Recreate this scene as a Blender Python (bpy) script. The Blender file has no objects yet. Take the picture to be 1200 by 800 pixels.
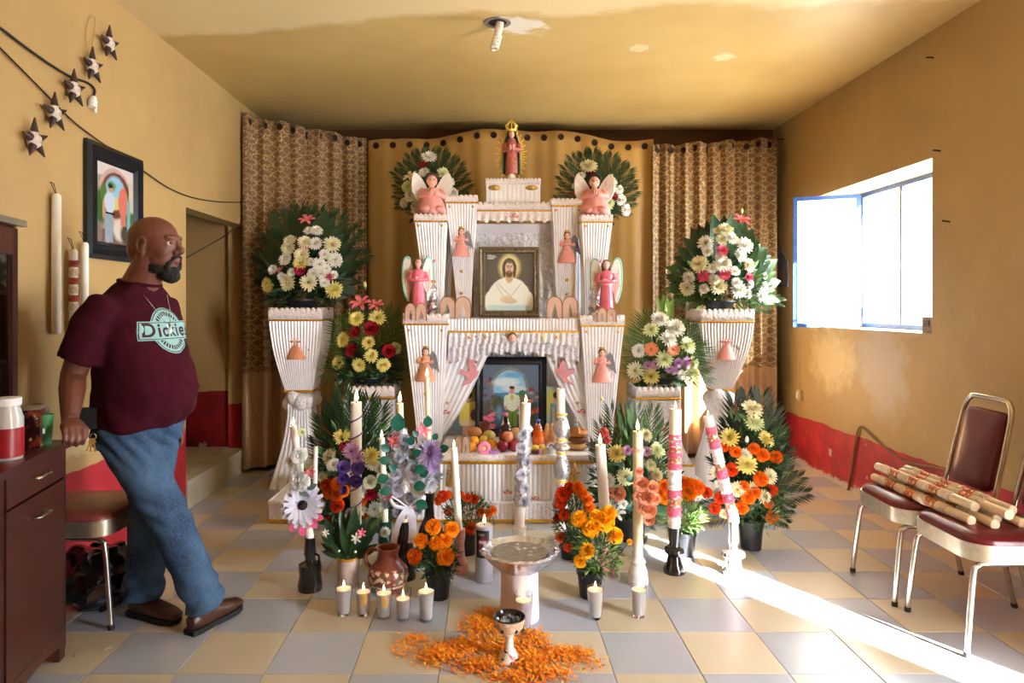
import bpy, bmesh, math, random
from mathutils import Vector as V, Matrix, Euler, Quaternion, noise
from mathutils.bvhtree import BVHTree
R = random.Random(7)
PI = math.pi
C = bpy.context.scene.collection
sc = bpy.context.scene

# ------------------------------------------------------------------ camera
CAMH = 1.37
cam = bpy.data.cameras.new('camera'); camo = bpy.data.objects.new('camera', cam); C.objects.link(camo)
camo.location = (0, 0, CAMH); camo.rotation_euler = (PI/2, 0, 0)
cam.sensor_width = 36; cam.lens = 24.0; cam.shift_x = 0.02; cam.shift_y = -42/1200
cam.clip_start = .05
sc.camera = camo

# ------------------------------------------------------------------ daylight
w = bpy.data.worlds.new('world'); sc.world = w; w.use_nodes = True
bg = w.node_tree.nodes['Background']; bg.inputs[0].default_value = (.80, .90, 1.0, 1); bg.inputs[1].default_value = 7.0
def light(name, kind, loc, direction, energy, color, **k):
    l = bpy.data.lights.new(name, kind); o = bpy.data.objects.new(name, l); C.objects.link(o)
    o.location = loc; o.rotation_euler = V(direction).to_track_quat('-Z', 'Y').to_euler()
    l.energy = energy; l.color = color
    for a, b in k.items(): setattr(l, a, b)
    return o
SUN = V((-.55, .83, -.56)).normalized()
light('sun', 'SUN', (6, -5, 5), SUN, 120, (1, .97, .92), angle=.012)
# skylight entering by the window and by the open side door in the right wall
light('window_daylight', 'AREA', (3.35, 4.95, 1.75), (-1, -.12, -.16), 135, (.93, .96, 1), shape='RECTANGLE', size=1.7, size_y=1.2)
light('door_daylight', 'AREA', (3.75, -.05, 1.35), (-.62, .8, .02), 540, (.90, .95, 1), shape='RECTANGLE', size=1.3, size_y=2.2)

sc.view_settings.view_transform = 'Standard'; sc.view_settings.look = 'None'
sc.view_settings.gamma = 1; sc.view_settings.use_curve_mapping = False
sc.view_settings.exposure = 0.5

# ------------------------------------------------------------------ helpers
def P(px, py, y):           # point at depth y seen at photo position (px, py)
    return V(((px-576)*y/800, y, CAMH-(py-358)*y/800))
def F(px, py):              # floor point seen at (px, py)
    return P(px, py, 800*CAMH/(py-358))
def lin(c):
    if isinstance(c, str): c = tuple(int(c[i:i+2], 16) for i in (0, 2, 4))
    f = lambda u: (u/12.92 if u <= .04045 else ((u+.055)/1.055)**2.4)
    return tuple(f(x/255) for x in c) + (1,)

class NT:
    def __init__(s, name):
        s.mat = bpy.data.materials.new(name); s.mat.use_nodes = True
        s.t = s.mat.node_tree; s.b = s.t.nodes['Principled BSDF']; s.out = s.t.nodes['Material Output']
    def n(s, kind, **k):
        q = s.t.nodes.new(kind)
        for a, b in k.items(): setattr(q, a, b)
        return q
    def l(s, a, b): s.t.links.new(a, b)
    def math(s, op, a, b=None, c=None, clamp=False):
        q = s.n('ShaderNodeMath', operation=op, use_clamp=clamp)
        for i, x in enumerate((a, b, c)):
            if x is None: continue
            if hasattr(x, 'links'): s.l(x, q.inputs[i])
            else: q.inputs[i].default_value = x
        return q.outputs[0]
    def mix(s, f, a, b, blend='MIX'):
        q = s.n('ShaderNodeMix', data_type='RGBA', blend_type=blend)
        for i, x in ((0, f), (6, a), (7, b)):
            if hasattr(x, 'links'): s.l(x, q.inputs[i])
            else: q.inputs[i].default_value = x
        return q.outputs[2]
    def coord(s, kind='Object'):
        if kind == 'World': return s.n('ShaderNodeNewGeometry').outputs['Position']
        return s.n('ShaderNodeTexCoord').outputs[kind]
    def noise(s, co, scale, detail=4, rough=.55, out='Fac'):
        q = s.n('ShaderNodeTexNoise'); q.inputs['Scale'].default_value = scale; q.inputs['Detail'].default_value = detail
        q.inputs['Roughness'].default_value = rough; s.l(co, q.inputs['Vector']); return q.outputs[out]
    def step(s, x, a, b, o0=0, o1=1):
        q = s.n('ShaderNodeMapRange', clamp=True); s.l(x, q.inputs[0])
        for i, v in ((1, a), (2, b), (3, o0), (4, o1)): q.inputs[i].default_value = v
        return q.outputs[0]
    def bump(s, h, strength, dist=.01):
        q = s.n('ShaderNodeBump'); q.inputs['Strength'].default_value = strength; q.inputs['Distance'].default_value = dist
        s.l(h, q.inputs['Height']); s.l(q.outputs[0], s.b.inputs['Normal'])
    def set(s, **k):
        for a, b in k.items():
            i = s.b.inputs[a.replace('_', ' ')]
            if hasattr(b, 'links'): s.l(b, i)
            else: i.default_value = b
        return s.mat
    def vary(s, col, var, scale, co=None):
        co = co or s.coord()
        f = s.step(s.noise(co, scale), .3, .7, 1-var, 1+var)
        q = s.n('ShaderNodeHueSaturation'); q.inputs['Color'].default_value = lin(col)
        s.l(f, q.inputs['Value']); return q.outputs[0]

MATS = {}
def M(name, col, rough=.6, metal=0, var=.12, scale=30, bump=0, bscale=150, emit=0, trans=0, sss=0, spec=.5, sheen=0, coat=0):
    if name in MATS: return MATS[name]
    t = NT(name); c = t.vary(col, var, scale)
    t.set(Base_Color=c, Roughness=rough, Metallic=metal, Specular_IOR_Level=spec)
    if bump: t.bump(t.noise(t.coord(), bscale), bump, .004)
    if emit: t.set(Emission_Color=lin(col), Emission_Strength=emit)
    if trans: t.set(Transmission_Weight=trans)
    if sss: t.set(Subsurface_Weight=sss, Subsurface_Radius=(1, .6, .35), Subsurface_Scale=.012)
    if sheen: t.set(Sheen_Weight=sheen)
    if coat: t.set(Coat_Weight=coat)
    MATS[name] = t.mat
    return t.mat

def picture(name, base, shapes, rough=.25, grain=.06):
    """flat print: soft ellipses ('e') and boxes ('b') in 0..1 picture coordinates, later ones on top"""
    t = NT(name); uv = t.n('ShaderNodeUVMap').outputs[0]
    wob = t.n('ShaderNodeVectorMath', operation='MULTIPLY_ADD')
    nz = t.noise(uv, 14, 3, .6, 'Color'); t.l(nz, wob.inputs[0]); wob.inputs[1].default_value = (.03, .03, 0); t.l(uv, wob.inputs[2])
    col = lin(base)
    for sh in shapes:
        k, cx, cy, rx, ry, c = sh[:6]; soft = sh[6] if len(sh) > 6 else .12; rot = sh[7] if len(sh) > 7 else 0; bottom = sh[8] if len(sh) > 8 else None
        a = t.n('ShaderNodeVectorMath', operation='SUBTRACT'); t.l(wob.outputs[0], a.inputs[0]); a.inputs[1].default_value = (cx+.015, cy+.015, 0)
        o = a.outputs[0]
        if rot:
            r = t.n('ShaderNodeVectorRotate', rotation_type='Z_AXIS'); t.l(o, r.inputs[0]); r.inputs['Angle'].default_value = -rot; o = r.outputs[0]
        d = t.n('ShaderNodeVectorMath', operation='MULTIPLY'); t.l(o, d.inputs[0]); d.inputs[1].default_value = (1/rx, 1/ry, 0)
        if k == 'e':
            q = t.n('ShaderNodeVectorMath', operation='LENGTH'); t.l(d.outputs[0], q.inputs[0]); m = q.outputs['Value']
        else:
            ab = t.n('ShaderNodeVectorMath', operation='ABSOLUTE'); t.l(d.outputs[0], ab.inputs[0])
            sx = t.n('ShaderNodeSeparateXYZ'); t.l(ab.outputs[0], sx.inputs[0]); m = t.math('MAXIMUM', sx.outputs[0], sx.outputs[1])
        soft = min(soft*.55, .35); f = t.step(m, 1-soft, 1+soft, 1, 0)
        if bottom is not None:
            sx = t.n('ShaderNodeSeparateXYZ'); t.l(uv, sx.inputs[0]); f = t.math('MULTIPLY', f, t.math('GREATER_THAN', sx.outputs[1], bottom))
        col = t.mix(f, col, lin(c))
    g = t.step(t.noise(uv, 60, 2), .3, .7, 1-grain, 1+grain)
    q = t.n('ShaderNodeHueSaturation'); t.l(col, q.inputs['Color']) if hasattr(col, 'links') else None; t.l(g, q.inputs['Value'])
    return t.set(Base_Color=q.outputs[0], Roughness=rough)

class MB:
    """collects shapes, then links them as one mesh"""
    def __init__(s): s.v = []; s.f = []; s.m = []
    def add(s, vs, fs, m=0):
        o = len(s.v); s.v += [tuple(v) for v in vs]; s.f += [tuple(i+o for i in f) for f in fs]
        s.m += ([m]*len(fs) if not isinstance(m, list) else m); return s
    def box(s, c, d, m=0, rot=None, top=None):
        x, y, z = (q/2 for q in d); tx, ty = top or (1, 1)
        vs = [V((sx*x*(tx if sz > 0 else 1), sy*y*(ty if sz > 0 else 1), sz*z)) for sz in (-1, 1) for sx, sy in ((-1, -1), (1, -1), (1, 1), (-1, 1))]
        if rot is not None: vs = [rot @ v for v in vs]
        return s.add([v+V(c) for v in vs], [(3, 2, 1, 0), (4, 5, 6, 7), (0, 1, 5, 4), (1, 2, 6, 5), (2, 3, 7, 6), (3, 0, 4, 7)], m)
    def tube(s, pts, r, n=8, m=0, cap=True, closed=False, flat=1):
        pts = [V(p) for p in pts]; k = len(pts); r = r if isinstance(r, (list, tuple)) else [r]*k
        vs, fs = [], []; prev = None
        for i, p in enumerate(pts):
            a = pts[(i+1) % k] if (closed or i < k-1) else p
            b = pts[i-1] if (closed or i > 0) else p
            t = (a-b).normalized() if (a-b).length > 1e-9 else V((0, 0, 1))
            if prev is None:
                u = t.orthogonal().normalized()
                if abs(t.z) < .95: u = (V((0, 0, 1))-t*t.z).normalized()
            else: u = (prev-t*prev.dot(t)).normalized()
            prev = u; w_ = t.cross(u)
            for j in range(n):
                q = 2*PI*j/n; vs.append(p+(u*math.cos(q)*flat+w_*math.sin(q))*r[i])
        for i in range(k if closed else k-1):
            for j in range(n):
                i2 = (i+1) % k; j2 = (j+1) % n
                fs.append((i*n+j, i*n+j2, i2*n+j2, i2*n+j))
        if cap and not closed: fs += [tuple(range(n-1, -1, -1)), tuple(range((k-1)*n, k*n))]
        return s.add(vs, fs, m)
    def lathe(s, prof, n=24, m=0, c=(0, 0, 0), fn=None, cap=True):
        """m may be a list with one material index per profile segment"""
        vs, fs, ms = [], [], []
        for r, z in prof:
            for j in range(n):
                a = 2*PI*j/n; rr = r*(fn(a, z) if fn else 1); vs.append((c[0]+rr*math.cos(a), c[1]+rr*math.sin(a), c[2]+z))
        for i in range(len(prof)-1):
            for j in range(n):
                j2 = (j+1) % n; fs.append((i*n+j, i*n+j2, (i+1)*n+j2, (i+1)*n+j)); ms.append(m[i] if isinstance(m, list) else m)
        if cap and prof[0][0] > 1e-6: fs.append(tuple(range(n-1, -1, -1))); ms.append(m[0] if isinstance(m, list) else m)
        if cap and prof[-1][0] > 1e-6: k = len(prof)-1; fs.append(tuple(range(k*n, k*n+n))); ms.append(m[-1] if isinstance(m, list) else m)
        return s.add(vs, fs, ms)
    def ell(s, c, r, n=14, k=9, m=0, rot=None):
        if not isinstance(r, (tuple, list)): r = (r, r, r)
        vs, fs = [], []
        for i in range(k+1):
            t = PI*i/k
            for j in range(n):
                a = 2*PI*j/n; p = V((r[0]*max(math.sin(t), 1e-4)*math.cos(a), r[1]*max(math.sin(t), 1e-4)*math.sin(a), -r[2]*math.cos(t)))
                if rot is not None: p = rot @ p
                vs.append(p+V(c))
        for i in range(k):
            for j in range(n): fs.append((i*n+j, i*n+(j+1) % n, (i+1)*n+(j+1) % n, (i+1)*n+j))
        return s.add(vs, fs, m)
    def grid(s, fn, nu, nv, m=0, cu=False):
        vs = [fn(i/(nu if cu else nu), j/nv) for j in range(nv+1) for i in range(nu if cu else nu+1)]
        wd = nu if cu else nu+1
        fs = [(j*wd+i, j*wd+(i+1) % wd, (j+1)*wd+(i+1) % wd, (j+1)*wd+i) for j in range(nv) for i in range(nu)]
        return s.add(vs, fs, m)
    def plate(s, outline, t, m=0, fn=None):
        """flat cut-out in the XZ plane, thickness t along Y (front at -t/2)"""
        fn = fn or (lambda x, y, z: (x, y, z)); n = len(outline)
        vs = [fn(x, -t/2, z) for x, z in outline]+[fn(x, t/2, z) for x, z in outline]
        fs = [tuple(range(n)), tuple(range(2*n-1, n-1, -1))]+[((i+1) % n, i, n+i, n+(i+1) % n) for i in range(n)]
        return s.add(vs, fs, m)
    def xf(s, mt):
        s.v = [tuple(mt @ V(p)) for p in s.v]; return s
    def mesh(s, name, mats, smooth=35, uv=False):
        me = bpy.data.meshes.new(name); me.from_pydata(s.v, [], s.f)
        for q in (mats if isinstance(mats, (list, tuple)) else [mats]): me.materials.append(q)
        me.polygons.foreach_set('material_index', s.m)
        if smooth:
            me.polygons.foreach_set('use_smooth', [True]*len(s.f)); me.set_sharp_from_angle(angle=math.radians(smooth))
        me.update(); return me
    def build(s, name, mats, parent=None, smooth=35, loc=(0, 0, 0)):
        return link(name, s.mesh(name, mats, smooth), parent, loc)

def link(name, me, parent=None, loc=(0, 0, 0), rot=None, scale=1):
    o = bpy.data.objects.new(name, me); C.objects.link(o); o.location = loc
    if rot is not None:
        if isinstance(rot, Quaternion): o.rotation_mode = 'QUATERNION'; o.rotation_quaternion = rot
        else: o.rotation_euler = rot
    o.scale = (scale,)*3 if not isinstance(scale, (tuple, list)) else scale
    if parent is not None: o.parent = parent
    return o
def thing(name, label, cat, loc=(0, 0, 0), rz=0, group=None):
    o = bpy.data.objects.new(name, None); C.objects.link(o); o.location = loc; o.rotation_euler = (0, 0, rz)
    o.empty_display_size = .05
    return tag(o, label, cat, group)
def tag(o, label, cat, group=None):
    o['label'] = label; o['category'] = cat
    if group: o['group'] = group
    return o
def struct(o): o['kind'] = 'structure'; return o
def dup(root, loc, rz=None, label=None, group=None):
    r = root.copy(); C.objects.link(r); r.location = loc
    if rz is not None: r.rotation_euler = (0, 0, rz)
    if label: r['label'] = label
    if group: r['group'] = group
    for ch in list(root.children):
        c = ch.copy(); C.objects.link(c); c.parent = r
        for g in ch.children:
            d = g.copy(); C.objects.link(d); d.parent = c
    return r
def aim(d, spin=0):
    return V(d).to_track_quat('Z', 'Y') @ Quaternion((0, 0, 1), spin)
def rotm(x=0, y=0, z=0): return Euler((x, y, z)).to_matrix()
def arc(c, r, a0, a1, n, axes=(0, 2)):
    out = []
    for i in range(n+1):
        a = a0+(a1-a0)*i/n; p = [c[0], c[1], c[2]]; p[axes[0]] += r*math.cos(a); p[axes[1]] += r*math.sin(a); out.append(tuple(p))
    return out
def spline(pts, n=8):
    pts = [V(p) for p in pts]; q = [pts[0]*2-pts[1]]+pts+[pts[-1]*2-pts[-2]]; out = []
    for i in range(1, len(q)-2):
        a, b, c, d = q[i-1:i+3]
        for k in range(n):
            t = k/n; out.append(.5*((2*b)+(c-a)*t+(2*a-5*b+4*c-d)*t*t+(3*b-a-3*c+d)*t**3))
    out.append(pts[-1]); return out
# ================================================================== the room
XL, XR, YB, H, YF = -2.05, 2.66, 6.45, 3.03, -.75
def wall_mat(name, base, dado, dz, axis, patches=(), rough=.5):
    """plaster paint with a red painted dado below dz; patches: worn spots (u, z, ru, rz, colour, soft)"""
    t = NT(name); pos = t.coord('World'); sx = t.n('ShaderNodeSeparateXYZ'); t.l(pos, sx.inputs[0])
    u, z = sx.outputs[axis], sx.outputs[2]
    n1 = t.noise(pos, .9, 5); n2 = t.noise(pos, 5, 5)
    col = t.mix(t.step(n1, .35, .65), lin(base), lin(tuple(c*.93 for c in base)))
    col = t.mix(t.step(n2, .5, .75, 0, .3), col, lin(tuple(min(255, c*1.06) for c in base)))
    for (cu, cz, ru, rz, c, soft) in patches:
        du = t.math('DIVIDE', t.math('SUBTRACT', u, cu), ru); dv = t.math('DIVIDE', t.math('SUBTRACT', z, cz), rz)
        d = t.math('SQRT', t.math('ADD', t.math('MULTIPLY', du, du), t.math('MULTIPLY', dv, dv)))
        d = t.math('ADD', d, t.step(t.noise(pos, 9, 5, .65), .25, .75, -.45, .45))
        col = t.mix(t.step(d, 1-soft, 1+soft, .85, 0), col, lin(c))
    if dado:
        edge = t.math('ADD', z, t.step(t.noise(pos, 4, 3), .3, .7, -.012, .012))
        red = t.mix(t.step(t.noise(pos, 6, 5), .45, .8), lin(dado), lin(tuple(min(255, c*1.25+12) for c in dado)))
        chip = t.math('MULTIPLY', t.step(t.noise(pos, 5.5, 4, .5), .69, .71), t.step(z, 0, .5, 1, .55))
        red = t.mix(chip, red, lin((196, 190, 176)))
        red = t.mix(t.step(t.math('ADD', z, t.step(t.noise(pos, 14, 4), .3, .7, -.03, .03)), .03, .05, .8, 0), red, lin((205, 196, 180)))
        col = t.mix(t.math('LESS_THAN', edge, dz), col, red)
    t.bump(t.noise(pos, 22, 5), .12, .01)
    return t.set(Base_Color=col, Roughness=rough)

YEL = (184, 152, 98)
m_wr = wall_mat('ochre_wall_right', YEL, (166, 34, 44), .42, 1,
    [(4.72, 1.0, .28, .2, (186, 172, 158), .5), (4.62, .86, .2, .22, (190, 175, 158), .5), (5.35, .95, .3, .2, (214, 190, 140), .4), (5.9, .25, .09, .08, (205, 200, 190), .1)])
m_wl = wall_mat('ochre_wall_left', YEL, (166, 34, 44), .55, 1, [(3.35, .68, .3, .05, (214, 196, 150), .3)])
m_wb = wall_mat('shaded_brown_wall_back', (92, 54, 28), None, 0, 0)  # brown paint darkened further: shade above the curtains put into the colour
m_side = wall_mat('ochre_wall_side_room', (176, 140, 88), (120, 16, 22), .657, 0)

def wall(name, axis, c0, c1, us, zs, holes, mat):
    """wall slab between c0 and c1 on the axis, us along the wall, with rectangular holes (index pairs)"""
    mb = MB(); nu, nz = len(us), len(zs)
    pt = lambda c, u, z: (c, u, z) if axis == 0 else (u, c, z)
    vs = [pt(c, u, z) for c in (c0, c1) for z in zs for u in us]
    ix = lambda k, i, j: k*nu*nz+j*nu+i
    solid = lambda i, j: 0 <= i < nu-1 and 0 <= j < nz-1 and (i, j) not in holes
    fs = []
    for i in range(nu-1):
        for j in range(nz-1):
            if not solid(i, j): continue
            fs.append((ix(0, i, j), ix(0, i+1, j), ix(0, i+1, j+1), ix(0, i, j+1)))
            fs.append((ix(1, i, j+1), ix(1, i+1, j+1), ix(1, i+1, j), ix(1, i, j)))
            if not solid(i-1, j): fs.append((ix(0, i, j), ix(0, i, j+1), ix(1, i, j+1), ix(1, i, j)))
            if not solid(i+1, j): fs.append((ix(0, i+1, j+1), ix(0, i+1, j), ix(1, i+1, j), ix(1, i+1, j+1)))
            if not solid(i, j-1): fs.append((ix(0, i+1, j), ix(0, i, j), ix(1, i, j), ix(1, i+1, j)))
            if not solid(i, j+1): fs.append((ix(0, i, j+1), ix(0, i+1, j+1), ix(1, i+1, j+1), ix(1, i, j+1)))
    mb.add(vs, fs); me = mb.mesh(name, mat, 0)
    bm = bmesh.new(); bm.from_mesh(me); bmesh.ops.recalc_face_normals(bm, faces=bm.faces); bm.to_mesh(me); bm.free()
    return struct(link(name, me))
wall('wall_right', 0, XR, XR+.30, [YF, .62, 1.50, 4.12, 5.72, YB+.2], [0, 1.2, 2.1, 2.26, H+.1], {(1, 0), (1, 1), (3, 1), (3, 2)}, m_wr)
wall('wall_left', 0, XL, XL-.14, [YF, 4.58, 5.68, YB+.2], [0, 2.03, H+.1], {(1, 0)}, m_wl)
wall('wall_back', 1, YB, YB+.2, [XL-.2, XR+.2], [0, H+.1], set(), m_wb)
wall('wall_front', 1, YF, YF-.2, [XL-.2, XR+.3], [0, H+.1], set(), m_wl)
# the room beyond the doorway on the left: far wall, raised floor
wall('wall_side_room', 1, 5.72, 5.84, [-3.6, XL-.14], [0, H], set(), m_side)
wall('wall_side_room_end', 0, -3.6, -3.7, [4.0, 5.84], [0, H], set(), m_side)
wall('wall_side_room_near', 1, 4.0, 3.9, [-3.7, XL-.14], [0, H], set(), m_side)
struct(MB().box((-2.88, 4.9, H-.45), (1.5, 1.9, .05)).build('ceiling_side_room', m_side, smooth=0))
m_step = M('pale_concrete', (196, 186, 166), .7, var=.15, scale=6, bump=.2, bscale=60)
struct(MB().box((-2.895, 4.86, .09), (1.40, 1.71, .2)).build('floor_side_room', m_step, smooth=0))
struct(MB().box((-2.115, 5.13, .095), (.15, 1.095, .19)).build('trim_1', m_step, smooth=0))

# ceiling: ochre, a paler unpainted part towards the camera with a ragged edge, white plaster round the lamp
t = NT('ceiling_paint'); pos = t.coord('World'); sx = t.n('ShaderNodeSeparateXYZ'); t.l(pos, sx.inputs[0])
n1 = t.noise(pos, 1.3, 4); col = t.mix(t.step(n1, .35, .65), lin((200, 172, 112)), lin((188, 158, 98)))
ed = t.math('ADD', sx.outputs[1], t.step(t.noise(pos, 1.1, 4), .3, .7, -.25, .25))
ed = t.math('ADD', ed, t.math('MULTIPLY', sx.outputs[0], .08))
col = t.mix(t.step(ed, 3.86, 3.98, .8, 0), col, lin((226, 205, 160)))
dx = t.math('SUBTRACT', sx.outputs[0], .16); dy = t.math('SUBTRACT', sx.outputs[1], 4.06)
d = t.math('SQRT', t.math('ADD', t.math('MULTIPLY', dx, dx), t.math('MULTIPLY', dy, dy)))
d = t.math('ADD', d, t.step(t.noise(pos, 7, 4), .3, .7, -.07, .07))
col = t.mix(t.step(d, .1, .15, .9, 0), col, lin((226, 222, 208)))
for (cx, cy, r_) in ((.95, 4.4, .07), (1.55, 4.55, .08)):
    dx = t.math('SUBTRACT', sx.outputs[0], cx); dy = t.math('SUBTRACT', sx.outputs[1], cy)
    d = t.math('SQRT', t.math('ADD', t.math('MULTIPLY', dx, dx), t.math('MULTIPLY', dy, dy)))
    d = t.math('ADD', d, t.step(t.noise(pos, 12, 4), .3, .7, -.03, .03)); col = t.mix(t.step(d, r_*.8, r_, .8, 0), col, lin((226, 206, 170)))
t.bump(t.noise(pos, 9, 5), .1, .02)
m_ceil = t.set(Base_Color=col, Roughness=.42)
struct(MB().box(((XL+XR)/2, (YB+YF)/2, H+.05), (XR-XL+.6, YB-YF+.4, .1)).build('ceiling', m_ceil, smooth=0))

# floor: grout bed and one object per tile
m_grout = M('grout', (120, 112, 98), .8, var=.2, scale=12)
floor = struct(MB().box(((XL+XR)/2, (YB+YF)/2, -.056), (XR-XL+.3, YB-YF+.2, .1)).build('floor', m_grout, smooth=0))
def tile_mat(name, a, b, c):
    t = NT(name); pos = t.coord('World')
    v = t.noise(pos, 4.5, 3, .5); v2 = t.noise(pos, 24, 3)
    col = t.mix(t.step(v, .2, .8), lin(a), lin(b)); col = t.mix(t.step(v2, .3, .9, 0, .12), col, lin(c))
    info = t.n('ShaderNodeObjectInfo').outputs['Random']; q = t.n('ShaderNodeHueSaturation'); t.l(col, q.inputs['Color']); t.l(t.step(info, 0, 1, .93, 1.05), q.inputs['Value'])
    t.l(t.step(t.noise(pos, 8, 4), .3, .7, .24, .27), t.b.inputs['Roughness'])
    return t.set(Base_Color=q.outputs[0], Specular_IOR_Level=.55)
m_tb = tile_mat('beige_marbled_tile', (202, 192, 170), (194, 183, 158), (208, 200, 182))
m_tg = tile_mat('blue_grey_marbled_tile', (168, 174, 188), (178, 182, 192), (188, 190, 196))
T = .326; g = .0025
def tile_mesh(mat):
    mb = MB(); a = T/2-g/2; b = a-.0022; z0, z1 = -.007, 0
    vs = [(x*a, y*a, z0) for x, y in ((-1, -1), (1, -1), (1, 1), (-1, 1))]+[(x*a, y*a, z1-.0012) for x, y in ((-1, -1), (1, -1), (1, 1), (-1, 1))]+[(x*b, y*b, z1) for x, y in ((-1, -1), (1, -1), (1, 1), (-1, 1))]
    fs = [(8, 9, 10, 11)]+[(i, (i+1) % 4, 4+(i+1) % 4, 4+i) for i in range(4)]+[(4+i, 4+(i+1) % 4, 8+(i+1) % 4, 8+i) for i in range(4)]
    return mb.add(vs, fs).mesh('tile', mat, 0)
tm = [tile_mesh(m_tb), tile_mesh(m_tg)]
for i in range(-6, 11):
    for j in range(-1, 13):
        x = -.359+T*i; y = 2.706+T*j
        if x < XL-T*.5 or x > XR+T*.5 or y > YB+.1: continue
        link('tile', tm[(i+j) % 2], floor, (x, y, .056-.056+R.uniform(-.0006, .0004)))
# nearer to and behind the camera the tiles go on out of view
t = NT('checkered_tiles_behind'); ck = t.n('ShaderNodeTexChecker'); mp = t.n('ShaderNodeMapping'); t.l(t.coord('World'), mp.inputs[0]); mp.inputs['Location'].default_value = (.522, .5, .3)
t.l(mp.outputs[0], ck.inputs[0]); ck.inputs['Scale'].default_value = 1/T; ck.inputs[1].default_value = lin((202, 190, 162)); ck.inputs[2].default_value = lin((164, 170, 186))
y1 = 2.706-T*1.5
struct(MB().box(((XL+XR)/2, (YF-.2+y1)/2, -.03), (XR-XL, y1-YF+.2-.004, .06)).build('floor_near_camera', t.set(Base_Color=ck.outputs[0], Roughness=.3), smooth=0))
# ground and a sunlit pale wall outside the window and doors
m_out = M('pale_concrete_yard', (200, 192, 178), .9, var=.1, scale=2)
struct(MB().box((6, 2.5, -.15), (6.0, 16, .1)).build('ground_outside', m_out, smooth=0))

# window: blue steel frame with fixed panes and one casement standing open into the room
m_blue = M('blue_painted_steel', (52, 88, 150), .4, .2, var=.15, scale=25)
m_rust = M('dark_blue_steel_worn', (74, 70, 88), .5, .2, var=.25, scale=30)
t = NT('window_glass'); gs = t.n('ShaderNodeBsdfGlossy'); gs.inputs['Roughness'].default_value = .04; tp = t.n('ShaderNodeBsdfTransparent'); tp.inputs[0].default_value = (.94, .96, .95, 1)
mx = t.n('ShaderNodeMixShader'); mx.inputs[0].default_value = .05; t.l(tp.outputs[0], mx.inputs[1]); t.l(gs.outputs[0], mx.inputs[2]); t.l(mx.outputs[0], t.out.inputs[0]); m_pane = t.mat
t = NT('frosted_glass'); tr = t.n('ShaderNodeBsdfTranslucent'); tr.inputs[0].default_value = (.9, .9, .88, 1); df = t.n('ShaderNodeBsdfDiffuse'); df.inputs[0].default_value = (.86, .86, .84, 1)
tp = t.n('ShaderNodeBsdfTransparent'); a = t.n('ShaderNodeMixShader'); a.inputs[0].default_value = .7; t.l(df.outputs[0], a.inputs[1]); t.l(tr.outputs[0], a.inputs[2])
b = t.n('ShaderNodeMixShader'); b.inputs[0].default_value = .28; t.l(a.outputs[0], b.inputs[1]); t.l(tp.outputs[0], b.inputs[2]); t.l(b.outputs[0], t.out.inputs[0]); m_frost = t.mat
win = bpy.data.objects.new('window_1', None); C.objects.link(win); win.location = (2.96, 4.92, 1.2); struct(win)
fx = 0
def bar(y0, y1, z0, z1, mat=m_blue, d=.035): return MB().box((0, (y0+y1)/2, (z0+z1)/2), (d, abs(y1-y0), abs(z1-z0))).build('window_frame', mat, win, 0)
bar(-.8, .8, 0, .035); bar(-.8, .8, 1.025, 1.06); bar(.765, .8, .035, 1.025); bar(-.8, -.765, .035, 1.025)
bar(.485, .52, .035, 1.025); bar(-.025, .005, .035, 1.025, m_rust)
for y0, y1 in ((-.765, -.025), (.005, .485)): MB().box((.004, (y0+y1)/2, .53), (.004, y1-y0, .99)).build('pane', m_pane, win, 0)
MB().tube([(-.03, -.01, .5), (-.06, -.01, .5), (-.06, -.01, .42)], .008).build('window_latch', m_rust, win)
# the open casement: hinge on the post, swung inwards
a0, a1 = V((2.93, 5.42, 0)), V((2.475, 5.60, 0)); L = (a1-a0).length; ang = math.atan2((a1-a0).y, (a1-a0).x)
cs = bpy.data.objects.new('window_2', None); C.objects.link(cs); cs.location = (a0.x, a0.y, 1.195); cs.rotation_euler = (0, 0, ang); struct(cs)
for x0, x1, z0, z1 in ((0, L, 0, .03), (0, L, 1.03, 1.06), (0, .03, .03, 1.03), (L-.03, L, .03, 1.03)):
    MB().box(((x0+x1)/2, 0, (z0+z1)/2), (x1-x0, .028, z1-z0)).build('casement_frame', m_blue, cs, 0)
MB().box((L/2, 0, .53), (L-.06, .004, 1.0)).build('pane', m_frost, cs, 0)
for z in (.12, .94): MB().box((-.02, -.012, z), (.03, .02, .07)).build('hinge', m_rust, cs, 0)

aw = thing('yellow_awning', 'yellow sheet hanging outside at the top of the window', 'awning', P(1036, 232, 5.9)); MB().grid(lambda u, v: (-.30+.62*u, .10*u+.02*math.sin(u*9), .10-.26*v+.05*u), 8, 4).build('sheet', M('yellow_plastic', (236, 206, 70), .6), aw, 60); MB().tube([(-.44, -.02, .09), (.34, .1, .16)], .012, 6).build('pole', m_rust, aw)
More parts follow.
